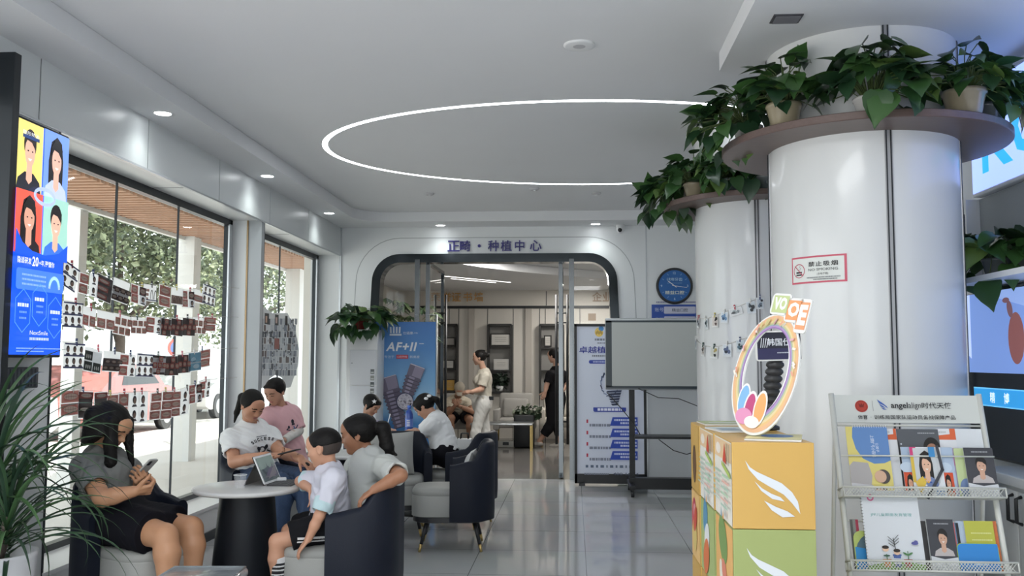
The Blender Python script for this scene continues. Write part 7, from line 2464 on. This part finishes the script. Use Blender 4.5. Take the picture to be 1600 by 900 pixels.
    def bottoms(s, name, m, e=.010, thigh=1.0, shank=0.0, top=.07, flare=.0, amp=.002, seed=2, colfn=None, extra=(), joined=False, label=None):
        F = Field(); Ht = s.Ht
        pel = [('e', s.P + s.u * .01 * Ht, s.R, (.102 * Ht * s.fat + e, .082 * Ht * s.fat + e, .10 * Ht + e)), ('e', s.P + s.u * .3 * s.T, s.R, (.088 * Ht * s.fat + e, .073 * Ht * s.fat + e, .08 * Ht + e))]
        F.group(pel, .03, .03, cuts=[(s.P + s.u * top * Ht, s.u)])
        for (hp, K, A) in ((s.hipL, s.KL, s.AL), (s.hipR, s.KR, s.AR)):
            lg = s.leg(hp, K, A, e)
            if shank > 0:
                cut = [(K + (A - K) * shank, nrm(A - K))]
                F.group(lg, .02, .03, cuts=cut)
            else:
                d = nrm(K - hp); e2 = hp + (K - hp) * thigh
                F.group([('c', hp, e2 + d * .05, .056 * Ht * s.fat + e, (.056 - .02 * thigh) * Ht * s.fat + e + flare)], .02, .03, cuts=[(e2, d)])
        if joined:
            a, b = s.hipL + (s.KL - s.hipL) * thigh, s.hipR + (s.KR - s.hipR) * thigh
            d = nrm(s.KL - s.hipL + s.KR - s.hipR)
            F.group([('c', s.hipL * .7 + s.hipR * .3, a * .7 + b * .3 + d * .05, .05 * Ht, .04 * Ht * s.fat), ('c', s.hipR * .7 + s.hipL * .3, b * .7 + a * .3 + d * .05, .05 * Ht, .04 * Ht * s.fat), ('c', s.P, (a + b) / 2 + d * .05, .055 * Ht, .04 * Ht * s.fat)], .05, .05, cuts=[((a + b) / 2, d)])
        return s.part(name, F, m, wrinkle(amp, 34, seed) if amp else None, colfn, extra, label)
    def shoes(s, m, e=.006, name='shoe', sock=None, sock_top=.45, sockcol=None, extra=()):
        ft = s.feet or (s.f, s.f)
        for (A, K, d) in ((s.AL, s.KL, ft[0]), (s.AR, s.KR, ft[1])):
            F = Field().group(s.foot(A, d, e), .012, .01, cuts=[(A + (K - A) * .06, nrm(K - A))])
            s.part(name, F, m)
            if sock is not None:
                hp = K + (K - A)
                F = Field().group([('c', K * .7 + A * .3, A, .036 * s.Ht * s.fat + .004, .0215 * s.Ht * s.fat + .004)], .01, .01, cuts=[(A + (K - A) * sock_top, nrm(K - A))])
                s.part('sock', F, sock, None, sockcol, extra)
    def hair(s, prims, extra_groups=(), cuts=((.09, 1),), nape=-.32, amp=.0009, fr=700, name='hair', m=None, kk=.08, subs=(), bs=.98):
        F = Field()
        c2 = []
        for (c, on) in cuts:
            nn = s.hR @ np.array((0, .81, -.58)); c2.append((s.head + nn * c * s.hs, nn))
        if nape is not None: c2.append((s.H((0, 0, nape)), -s.hR[:, 2]))
        F.group([s.HE((0, -.07, .13), (.385 * bs, .465 * bs, .42 * bs))] + list(prims), kk * s.hs, .05 * s.hs, cuts=c2, subs=subs, ksub=.02)
        for g in extra_groups: F.group(g, .06 * s.hs, .05 * s.hs)
        return s.part(name, F, m or s.hairm, hair_rip(amp, s.hR[:, 0], s.hR[:, 2], fr, 3))
def on_surface(person, objs, O, U, V, Nn, draw, name, parent, lift=.002):
    """prints a drawing onto a garment: rays go back along -N from a plane in front of it"""
    P, Q = person.last
    tree = BVHTree.FromPolygons([tuple(p) for p in P], [tuple(int(i) for i in q) for q in Q])
    O, U, V, Nn = Vector(O), Vector(U).normalized(), Vector(V).normalized(), Vector(Nn).normalized()
    b = Vector(person.base)
    def fn(u, v, n):
        p = O + U * u + V * v
        r = tree.ray_cast(p + Nn * .3, -Nn)
        q = r[0] if r[0] is not None else p
        return q + Nn * (lift + n * 2) - b
    g = G(); A = Art(g, fn=fn)
    draw(A)
    return g.build(name, parent)
# ================================================================ THE PEOPLE
def dirv(yaw, pitch):
    y, p = math.radians(yaw), math.radians(pitch)
    return (math.cos(y) * math.cos(p), math.sin(y) * math.cos(p), -math.sin(p))
DOWNV = (0, 0, -1.0)
SHOEW = mat('shoe_white', (.55, .55, .54), .5); SHOEB = mat('shoe_black', (.02, .02, .022), .45)
# ---- woman with the phone
p1 = Person('woman in grey T-shirt and black skirt seated by the window, looking down at her phone', at(180, 812, 4.88), at(160, 716, 4.92), at(174, 667, 4.86), dirv(-10, 30), .228,
            at(176, 732, 5.08), at(134, 733, 4.76), at(186, 778, 5.04), at(218, 757, 4.90), at(160, 779, 4.60), at(208, 768, 4.64),
            at(298, 826, 4.86), at(300, 915, 4.82), at(258, 838, 4.60), at(262, 930, 4.56),
            HL=((.40, -.72, .48), (-.80, .2, .6), (.85, .95, .6), .0, .6), HR=((.85, .5, .08), (-.3, .6, .7), (1.0, 1.1, .7), .0, .6), Ht=1.62, fat=1.12, h=.004, skin='#be8d6b', feet=((.8, -.5, 0), (.8, -.5, 0)))
GREYT = mat('tee_grey', (.17, .175, .17), .85, noise=.08, nscale=40, bump=.15, bscale=300)
p1.shirt('tshirt', GREYT, e=.014, hem=.10, sleeve=.66, loose=.016, neck=.055, amp=.004, seed=5)
p1.bottoms('skirt', mat('skirt_black', (.010, .010, .014), .8, spec=.08), e=.016, thigh=.78, top=.06, flare=.02, joined=True, amp=.0015)
p1.shoes(SHOEW)
p1.hair([p1.VC((.30, -.05, .15), 0, .80, .17, .16), p1.VC((-.31, -.04, .15), 0, .70, .17, .16), p1.VC((-.34, -.16, .1), .2, 1.02, .20, .17, (0, -.12)), p1.VC((-.34, .0, .1), .3, 1.0, .16, .15, (0, -.10)), p1.VC((0, -.34, .15), 0, 1.0, .26, .26), p1.VC((.24, -.30, .1), 0, 1.0, .24, .24), p1.VC((-.26, -.34, .1), 0, 1.05, .26, .25, (-.04, -.08)), p1.VC((-.36, .02, .0), .3, .72, .15, .15), p1.HC((0, .05, .36), (0, -.3, .3), .16, .2)],
        [[p1.VC((.29, .16, .24), 0, .45, .12, .12), p1.VC((.29, .16, .24), .45, 1.05, .12, .05, (.12, 0))], [p1.VC((-.30, .14, .24), 0, .5, .14, .15), p1.VC((-.32, .12, .24), .5, .95, .16, .13, (.05, .0)), p1.VC((-.32, .12, .24), .95, 1.5, .11, .04, (.20, .1))]],
        cuts=((.20, 1),), nape=None, fr=600, amp=.0012, kk=.12)
# her phone
ph = thing('mobile_phone', 'pale grey phone held up by the woman in grey T-shirt', 'phone', tuple(Vector(p1.WL) + Vector((.40, -.72, .48)).normalized() * .055 + Vector((-.80, .2, .6)).normalized() * .024 + Vector((.68, -.1, .70)) * .062))
Aa = Vector((.68, -.10, .70)).normalized(); Ns = Vector((-.80, .2, .6)); Ns = (Ns - Aa * Ns.dot(Aa)).normalized(); Uu = Aa.cross(Ns).normalized()
Rm = Matrix((Uu, Aa, Ns)).transposed()
g = G().prism(rrect(-.037, -.079, .037, .079, .011, 5), .009, mat('phone_pale', (.45, .45, .43), .35), -Ns * .0045, Uu, Aa); g.build('case', ph)
g = G().prism(rrect(-.034, -.075, .034, .075, .008, 4), .0006, mat('phone_glass', (.02, .022, .026), .08), Ns * .0046, Uu, Aa); g.build('screen', ph)
g = G().prism(rrect(.006, .040, .030, .070, .006, 4), -.0015, mat('phone_lens', (.03, .03, .035), .2), -Ns * .0046, Uu, Aa); g.build('camera_bump', ph)
# ---- mother in the white lettered T-shirt
p2 = Person('woman in white lettered T-shirt and jeans seated at the window, looking at a black phone', at(402, 750, 6.72), at(392, 668, 6.70), at(394, 634, 6.62), dirv(-38, 30), .218,
            at(423, 683, 6.80), at(361, 686, 6.58), at(436, 706, 6.62), at(470, 717, 6.28), at(366, 722, 6.46), at(416, 712, 6.34),
            at(474, 748, 6.30), at(481, 822, 6.12), at(438, 756, 6.22), at(436, 850, 6.12),
            HL=((.75, -.35, -.45), (-.2, .2, -.9), (.3, .4, .3), .05, .4), HR=((1, -.1, .02), (.1, -.35, .9), (.35, .5, .4), .03, .4), Ht=1.58, fat=1.12, h=.005, skin='#bc886c', feet=((.7, -.7, 0), (.7, -.7, 0)))
WT = mat('tee_white', (.78, .79, .80), .8, bump=.12, bscale=260)
p2.shirt('tshirt', WT, e=.014, hem=.07, sleeve=.62, loose=.016, amp=.004, seed=8)
OO = p2.P + p2.u * p2.T * .64 + p2.f * .15
def draw_success(A):
    for i, ch in enumerate('SUCCESS'):
        a = (i - 3) * .19
        A.text(ch, .128 * math.sin(a) - .0, .045 + .08 * (math.cos(a) - 1), .024, '#20222a', bold=.05, width=.017, rot=-a)
    A.oval(-.01, -.02, .03, .026, '#3a3c44'); A.oval(-.01, -.022, .021, .018, '#d8d8d6'); A.oval(-.035, -.01, .012, .02, '#25272e', rot=.5); A.oval(.02, -.005, .012, .02, '#25272e', rot=-.5)
    A.line([(-.06, -.055), (-.03, -.05), (.0, -.058), (.045, -.05)], .009, '#2c2e36'); A.line([(-.05, -.035), (-.03, -.045)], .008, '#2c2e36'); A.line([(.03, -.03), (.05, -.04)], .008, '#2c2e36')
    A.smallprint(-.04, .075, .04, .006, '#5a5c66', random.Random(1))
on_surface(p2, None, OO, p2.lat, p2.u, p2.f, draw_success, 'shirt_print', p2.obj)
p2.bottoms('jeans', mat('denim', (.035, .065, .135), .8, noise=.25, nscale=30, bump=.2, bscale=220), e=.012, shank=.86, top=.07, amp=.003)
p2.shoes(SHOEW)
p2.hair([], [[p2.HC((0, -.42, .12), (-.02, -.62, -.05), .12, .15), p2.HC((-.02, -.62, -.05), (-.06, -.60, -.65), .15, .09), p2.HC((-.06, -.60, -.65), (-.06, -.55, -1.0), .09, .03)]], cuts=((.10, 1),))
ph = thing('mobile_phone', 'black phone in the hand of the woman in white T-shirt', 'phone', tuple(at(452, 706, 6.27)))
Rm = rotm(0, R_(-14), R_(-15))
g = G(); g.rbox((0, 0, 0), (.15, .072, .009), .004, BLACK, Rm); g.build('case', ph)
G().box(Rm @ Vector((0, 0, .005)), (.14, .064, .0006), mat('phone_glass', (.02, .022, .026), .08), Rm).build('screen', ph)
# ---- girl in pink
p3 = Person('girl in pink top with long white sleeves standing beside the woman in jeans', at(447, 706, 7.22), at(440, 641, 7.14), at(430, 612, 7.06), dirv(-108, 26), .20,
            at(456, 649, 7.22), at(421, 650, 7.04), at(467, 673, 7.20), at(442, 689, 6.90), at(410, 676, 7.0), at(414, 694, 6.86),
            (-2.24, 7.18, .37), (-2.22, 7.22, .07), (-2.36, 7.12, .37), (-2.38, 7.18, .07),
            HL=((-.8, -.4, .1), (-.1, .1, -1), (.3, .4, .3), .0, .3), HR=((.6, -.5, -.1), (0, 0, -1), (.3, .4, .3), .0, .3), Ht=1.33, fat=1.0, h=.005, skin='#b98a72', sex='k')
PINK = mat('top_pink', (.70, .41, .44), .85, bump=.12, bscale=240)
F = Field()
for (S_, E_, W_) in ((p3.SL, p3.EL, p3.WL), (p3.SR, p3.ER, p3.WR)): F.group([('c', E_, W_, .038, .030)], .012, .01, cuts=[(E_ + (W_ - E_) * .93, nrm(W_ - E_))])
p3.part('undershirt_sleeves', F, mat('sleeve_white', (.62, .6, .57), .85, bump=.2, bscale=120), wrinkle(.002, 60, 4))
p3.shirt('pink_top', PINK, e=.022, hem=.10, sleeve=.92, loose=.018, neck=.06, amp=.003, seed=12, skirt=.06)
def draw_doodle(A):
    A.oval(.01, .05, .014, .018, '#2c2a38'); A.line([(-.0, .03), (.02, .028)], .012, '#2c2a38'); A.line([(-.05, .0), (-.02, -.012), (.03, -.004), (.045, .012)], .008, '#3a3850')
    A.line([(-.03, .02), (-.045, .005)], .007, '#2c2a38'); A.line([(.01, .012), (.012, -.01)], .01, '#4a6a9a'); A.oval(-.035, .018, .009, .012, '#2c2a38'); A.smallprint(-.03, -.045, .03, .006, '#7a4a5a', random.Random(3))
on_surface(p3, None, p3.P + p3.u * p3.T * .62 + p3.f * .12, p3.lat, p3.u, p3.f, draw_doodle, 'shirt_print', p3.obj)
p3.bottoms('trousers', mat('trouser_grey', (.16, .16, .18), .85), e=.012, shank=.9, top=.05)
p3.shoes(SHOEW)
p3.hair([p3.HE((0, .26, .33), (.27, .14, .10))], [[p3.HC((-.2, -.35, -.2), (-.36, -.1, -.5), .10, .09), p3.HC((-.36, -.1, -.5), (-.40, .1, -.66), .08, .05)]], cuts=((.11, 1),), nape=-.25)
# ---- boy
p4 = Person('small boy in pale T-shirt and black shorts seated on the nearest chair', at(517, 818, 4.95), at(515, 735, 4.94), at(506, 700, 4.93), dirv(170, 12), .208,
            at(521, 751, 4.80), at(508, 750, 5.09), at(499, 806, 4.72), at(482, 842, 4.725), at(469, 752, 5.12), at(487, 766, 4.99),
            at(433, 846, 4.80), at(436, 935, 4.82), at(452, 830, 5.08), at(455, 915, 5.08),
            HL=((-.62, .05, -.75), (.55, .3, -.6), (.15, .3, .25), .12, .2), HR=((.35, -.55, -.75), (-.6, .4, -.4), (.3, .4, .35), .04, .3), Ht=1.16, fat=1.0, h=.004, skin='#c39277', sex='k', feet=((-1, -.05, -.05), (-1, 0, -.05)))
TEE4 = mat('tee_lilac', (.60, .60, .68), .8, bump=.12, bscale=240); TEE4B = mat('tee_aqua', (.47, .62, .66), .8, bump=.12, bscale=240)
def col4(c):
    m = np.zeros(len(c), int)
    for S_, E_ in ((p4.SL, p4.EL), (p4.SR, p4.ER)):
        d = nrm(E_ - S_); t = (c - S_) @ d; r = np.linalg.norm(c - S_ - t[:, None] * d, axis=1)
        m[(t > .115 + .012 * np.sin(c[:, 1] * 90 + c[:, 2] * 60)) & (r < .075)] = 1
    m[((c - p4.P) @ p4.u < .03 + .015 * np.sin(c[:, 0] * 40)) & (m == 0)] = 1
    return m
p4.shirt('tshirt', TEE4, e=.018, hem=.05, sleeve=.9, loose=.018, neck=.06, amp=.004, seed=21, colfn=col4, extra=(TEE4B,))
SHB, SHW = mat('shorts_black', (.012, .012, .014), .75, spec=.08), mat('stripe_white', (.66, .66, .66), .7)
def col4s(c):
    m = np.zeros(len(c), int)
    for hp, K in ((p4.hipL, p4.KL), (p4.hipR, p4.KR)):
        d = nrm(K - hp); L = np.linalg.norm(K - hp); t = (c - hp) @ d / L
        r = np.linalg.norm(c - hp - (t * L)[:, None] * d, axis=1)
    z = c[:, 2]
    zl = p4.P[2] - .045
    m[(np.abs(z - zl) < .006) & (c[:, 0] > p4.KL[0] + .12)] = 1
    m[(np.abs(z - zl + .018) < .004) & (c[:, 0] > p4.KL[0] + .12)] = 1
    return m
p4.bottoms('shorts', SHB, e=.016, thigh=.76, flare=.02, top=.06, colfn=col4s, extra=(SHW,), amp=.002)
bd = p4.hipL * .40 + p4.KL * .60 + np.array((0, -.070, .012))
g = G().ball(tuple(bd - np.array(p4.base)), (.019, .006, .019), mat('badge_cream', (.6, .57, .45), .5)); g.ball(tuple(bd - np.array(p4.base) + np.array((-.004, -.005, .004))), (.008, .004, .008), BLACK); g.build('badge', p4.obj)
def sockc(c):
    m = np.zeros(len(c), int); z = c[:, 2]
    for k in range(10): m[(np.abs(z - (.383 - .021 * k)) < .0065)] = 1
    return m
p4.shoes(SHOEW, sock=mat('sock_white', (.66, .66, .67), .85), sock_top=.74, sockcol=sockc, extra=(mat('sock_black', (.015, .015, .018), .85),))
p4.hair([p4.HE((0, .12, .28), (.27, .22, .17))], cuts=((.09, 1),), nape=.05, amp=.0009, fr=700, bs=.945)
F = Field().group([p4.HE((0, -.07, .10), (.348, .432, .40))], .02, .02, cuts=[(p4.H((0, .10, 0)), p4.hR @ np.array((0, .95, -.2))), (p4.H((0, 0, -.20)), -p4.hR[:, 2])], subs=[p4.HE((q * .36, -.01, -.02), (.08, .13, .17)) for q in (-1, 1)], ksub=.01)
p4.part('short_side_hair', F, mat('buzz_hair', (.045, .033, .028), .7, noise=.3, nscale=200))
# ---- ponytail girl
p5 = Person('girl with a ponytail in pale grey T-shirt, arm over the nearest chair', at(578, 806, 5.20), at(577, 714, 5.24), at(560, 679, 5.24), dirv(183, 10), .222,
            at(603, 730, 5.06), at(556, 733, 5.38), at(626, 743, 4.80), at(586, 764, 4.755), at(545, 775, 5.45), at(520, 770, 5.42),
            at(500, 828, 5.18), at(502, 915, 5.18), at(500, 822, 5.36), at(500, 910, 5.36),
            HL=((-.80, .04, -.55), (.2, .25, -.9), (.25, .45, .35), .08, .4), HR=((-1, 0, -.1), (0, 0, -1), (.3, .3, .3), .0, .3), Ht=1.38, fat=1.05, h=.004, skin='#a07054', sex='k', feet=((-1, 0, 0), (-1, 0, 0)))
TEE5 = mat('tee_palegrey', (.52, .54, .52), .82, bump=.12, bscale=240)
p5.shirt('tshirt', TEE5, e=.018, hem=.06, sleeve=.80, loose=.016, neck=.058, amp=.0045, seed=31)
on_surface(p5, None, p5.P + p5.u * p5.T * .62 - p5.lat * .06 + p5.f * .12, p5.lat, p5.u, p5.f, lambda A: A.poly([(.0, .05), (.02, .055), (.022, .02), (.035, .03), (.04, -.01), (.03, -.045), (.015, -.03), (.012, -.06), (-.008, -.055), (-.012, -.01), (-.02, .02)], '#55536e'), 'shirt_print', p5.obj)
p5.bottoms('trousers', mat('trouser_dark', (.02, .025, .04), .8, spec=.08), e=.012, shank=.9, top=.06)
p5.shoes(SHOEW)
p5.hair([p5.HE((0, .16, .30), (.27, .20, .16)), p5.HC((.27, .10, .12), (.30, .06, -.10), .07, .03), p5.HC((-.27, .10, .12), (-.30, .06, -.10), .07, .03)], [[p5.HC((0, -.44, .18), (.02, -.66, .05), .13, .17), p5.HC((.02, -.66, .05), (.03, -.70, -.45), .19, .17), p5.HC((.03, -.70, -.45), (.05, -.72, -.75), .15, .05), p5.HC((.03, -.6, -.4), (.08, -.9, -.68), .12, .03)]], cuts=((.10, 1),), amp=.001, fr=600)
g = G(); hp_ = p5.H((.02, -.53, .2)) - np.array(p5.base); g.ball(tuple(hp_), (.02, .02, .02), mat('hair_tie', (.25, .22, .3), .4)); g.build('hair_tie', p5.obj)
# ---- girl in white T-shirt at the rear table
p6 = Person('girl in white T-shirt with a white hair clip, bent over the rear table', at(697, 708, 8.17), at(682, 654, 8.26), at(664, 635, 8.26), dirv(166, 38), .212,
            at(674, 664, 8.10), at(690, 662, 8.40), at(653, 678, 8.12), at(639, 674, 8.42), at(672, 680, 8.6), at(648, 672, 8.62),
            at(652, 722, 8.22), at(656, 795, 8.22), at(660, 718, 8.42), at(662, 790, 8.42),
            HL=((-.6, .75, -.1), (0, 0, -1), (.4, .5, .4), .0, .4), HR=((-.8, .3, -.1), (0, 0, -1), (.3, .4, .3), .0, .3), Ht=1.36, fat=1.02, h=.006, skin='#b98c74', sex='k', feet=((-1, 0, 0), (-1, 0, 0)))
p6.shirt('tshirt', WT, e=.020, hem=.075, sleeve=.70, loose=.018, neck=.058, amp=.004, seed=41)
p6.bottoms('trousers', mat('trouser_black', (.012, .012, .016), .8, spec=.08), e=.012, shank=.92, top=.03)
p6.shoes(SHOEB)
p6.hair([p6.HE((0, .20, .28), (.29, .22, .18)), p6.HC((.27, .18, .15), (.30, .20, -.15), .09, .05), p6.HC((-.27, .18, .15), (-.30, .20, -.15), .09, .05)], [[p6.HC((0, -.45, .12), (0, -.6, -.1), .10, .13), p6.HC((0, -.6, -.1), (0, -.5, -.55), .13, .05)]], cuts=((.2, 1),), amp=.0015)
g = G(); c_ = p6.H((.22, -.42, .18)) - np.array(p6.base)
for k in (-1, 1): g.ball(tuple(c_ + np.array((.014 * k, -.012, .012 * k))), (.02, .01, .014), WHITEPL)
g.build('hair_clip', p6.obj)
g = G()
for q in (-1, 1):
    pts = [p6.H((q * .135 + .085 * math.cos(a), .40, .02 + .07 * math.sin(a))) - np.array(p6.base) for a in [2 * pi * i / 14 for i in range(15)]]
    g.tube(pts, .002, WHITEPL, 5); g.tube([p6.H((q * .22, .39, .03)) - np.array(p6.base), p6.H((q * .35, .0, .04)) - np.array(p6.base)], .002, WHITEPL, 5)
g.build('glasses', p6.obj)
# ---- girl with the star clip
p7 = Person('girl with a white star in her hair, drawing at the rear table', at(572, 706, 9.38), at(572, 655, 9.34), at(580, 633, 9.28), dirv(-22, 34), .205,
            at(586, 668, 9.46), at(562, 668, 9.22), at(598, 690, 9.30), at(608, 671, 9.02), at(575, 690, 9.05), at(600, 673, 8.93),
            at(606, 716, 9.2), at(606, 770, 9.15), at(596, 718, 9.02), at(598, 770, 8.98),
            HL=((.8, -.5, -.05), (0, 0, -1), (.5, .6, .4), .0, .5), HR=((.9, -.1, -.05), (0, 0, -1), (.4, .5, .4), .0, .5), Ht=1.26, fat=1.0, h=.006, skin='#b98c74', sex='k', feet=((1, 0, 0), (1, 0, 0)))
p7.shirt('tshirt', mat('tee_dark', (.03, .03, .04), .8, spec=.08), e=.016, hem=.05, sleeve=.7, loose=.018, amp=.003, seed=51)
p7.bottoms('trousers', mat('trouser_black', (.012, .012, .016), .8, spec=.08), e=.012, shank=.9, top=.06)
p7.shoes(SHOEB)
p7.hair([p7.HE((0, .22, .28), (.29, .20, .18)), p7.HC((.28, .1, .1), (.3, .08, -.22), .09, .06), p7.HC((-.28, .1, .1), (-.3, .08, -.22), .09, .06)], cuts=((.18, 1),))
g = G(); O_ = Vector(p7.H((-.28, .20, .36)) - np.array(p7.base)); nn = Vector((.25, -.95, .2)).normalized(); uu = Vector((0, 0, 1)).cross(nn).normalized(); vv = nn.cross(uu)
st = []
for k in range(10):
    r = .026 if k % 2 == 0 else .011; a = pi / 2 + k * pi / 5; st.append((r * math.cos(a), r * math.sin(a)))
g.prism(st, .006, WHITEPL, O_ + nn * .012, uu, vv); g.build('star_clip', p7.obj)
pn = thing('pencil', 'white pencil held up by the girl with the star clip', 'pencil', tuple(at(604, 666, 8.95)))
G().tube([(0, 0, -.02), (.035, 0, .12)], .0045, WHITEPL, 8).build('shaft', pn); G().cyl((-.004, 0, -.036), (0, 0, -.02), .001, .0045, BRASS, 8).build('tip', pn)
# ---- woman in white beyond the portal
p8 = Person('woman in cream blouse and white trousers standing beyond the portal, facing left', at(753, 632, 14.0), at(757, 579, 14.0), at(749, 559, 13.98), dirv(182, 4), .225,
            at(757, 589, 13.82), at(754, 589, 14.18), at(752, 608, 13.76), at(737, 612, 13.62), at(748, 608, 14.2), at(738, 614, 14.1),
            at(746, 664, 13.88), at(736, 704, 13.85), at(757, 664, 14.1), at(762, 703, 14.15),
            HL=((-.9, .1, .0), (.2, .5, -.8), (.3, .4, .3), .0, .3), HR=((-.9, .1, 0), (0, 0, -1), (.3, .4, .3), .0, .3), Ht=1.63, fat=1.06, h=.009, skin='#b8917c', feet=((-1, 0, 0), (-1, 0, 0)))
p8.shirt('blouse', mat('blouse_cream', (.50, .47, .40), .8), e=.016, hem=.02, sleeve=.8, loose=.02, amp=.004, seed=61)
p8.bottoms('trousers', mat('trouser_white', (.60, .60, .58), .8), e=.016, shank=.93, top=.09, amp=.003)
p8.shoes(SHOEW)
p8.hair([p8.HC((0, .05, .3), (0, -.3, .3), .2, .22)], [[p8.HE((0, -.56, .15), (.16, .14, .17))]], cuts=((.08, 1),))
bt = G(); c_ = p8.P + p8.u * .10 - np.array(p8.base); bt.box(tuple(c_ + np.array((.13, -.10, .0))), (.10, .03, .055), BLACK); bt.build('belt_pouch', p8.obj)
# ---- man in the cap
p9 = Person('man in beige cap and cream T-shirt seated beyond the portal', at(717, 650, 15.72), at(714, 622, 15.42), at(718, 609, 15.26), dirv(-82, 48), .23,
            at(729, 629, 15.46), at(702, 629, 15.46), at(738, 643, 15.16), at(716, 634, 15.02), at(702, 645, 15.16), at(711, 634, 15.02),
            at(734, 655, 15.10), at(734, 693, 15.12), at(704, 655, 15.10), at(704, 693, 15.12),
            HL=((-.5, -.3, .6), (-.5, .6, .2), (.6, .7, .5), .0, .5), HR=((.5, -.3, .6), (.5, .6, .2), (.6, .7, .5), .0, .5), Ht=1.68, fat=1.05, h=.009, skin='#9c735c', sex='m')
p9.shirt('tshirt', mat('tee_cream', (.50, .45, .36), .8), e=.016, hem=.05, sleeve=.7, loose=.02, amp=.004, seed=71)
p9.bottoms('shorts', mat('shorts_dark', (.015, .015, .018), .8, spec=.08), e=.016, thigh=.72, flare=.02, top=.05)
p9.shoes(SHOEB)
F = Field().group([p9.HE((0, -.06, .16), (.40, .47, .42))], .02, .02, cuts=[(p9.H((0, 0, .16)), p9.hR @ np.array((0, .15, -1)))])
F.group([p9.HE((0, .48, .17), (.28, .30, .035))], .02, .02)
p9.part('cap', F, mat('cap_beige', (.30, .27, .22), .8))
p9.hair([], cuts=((.06, 1),), nape=-.2)
# ---- woman in black at the door leaf
p10 = Person('woman in a long black dress walking beyond the portal by the right door handle', at(868, 624, 15.42), at(870, 575, 15.42), at(865, 556, 15.40), dirv(150, 10), .23,
             at(860, 586, 15.26), at(880, 586, 15.55), at(854, 602, 15.2), at(852, 612, 15.12), at(884, 602, 15.5), at(880, 610, 15.4),
             at(862, 660, 15.36), at(842, 690, 15.42), at(872, 660, 15.5), at(876, 692, 15.52),
             HL=((-.3, -.1, -.8), (-.2, .8, 0), (.3, .4, .3), .0, .3), HR=((-.4, .2, -.6), (-.5, -.5, 0), (.3, .4, .3), .0, .3), Ht=1.62, fat=1.0, h=.009, skin='#b08a76', feet=((-1, .1, 0), (-1, .1, 0)))
p10.shirt('dress_top', mat('dress_black', (.010, .010, .012), .8, spec=.08), e=.018, hem=.04, sleeve=.8, loose=.02, amp=.003, seed=81)
p10.bottoms('dress_skirt', mat('dress_black', (.010, .010, .012), .8, spec=.08), e=.03, shank=.62, top=.08, joined=True)
p10.shoes(mat('sandal', (.35, .33, .3), .6), e=.002, name='sandal')
p10.hair([p10.HC((0, -.25, .1), (0, -.35, -.5), .25, .15)], cuts=((.12, 1),), nape=-.6)
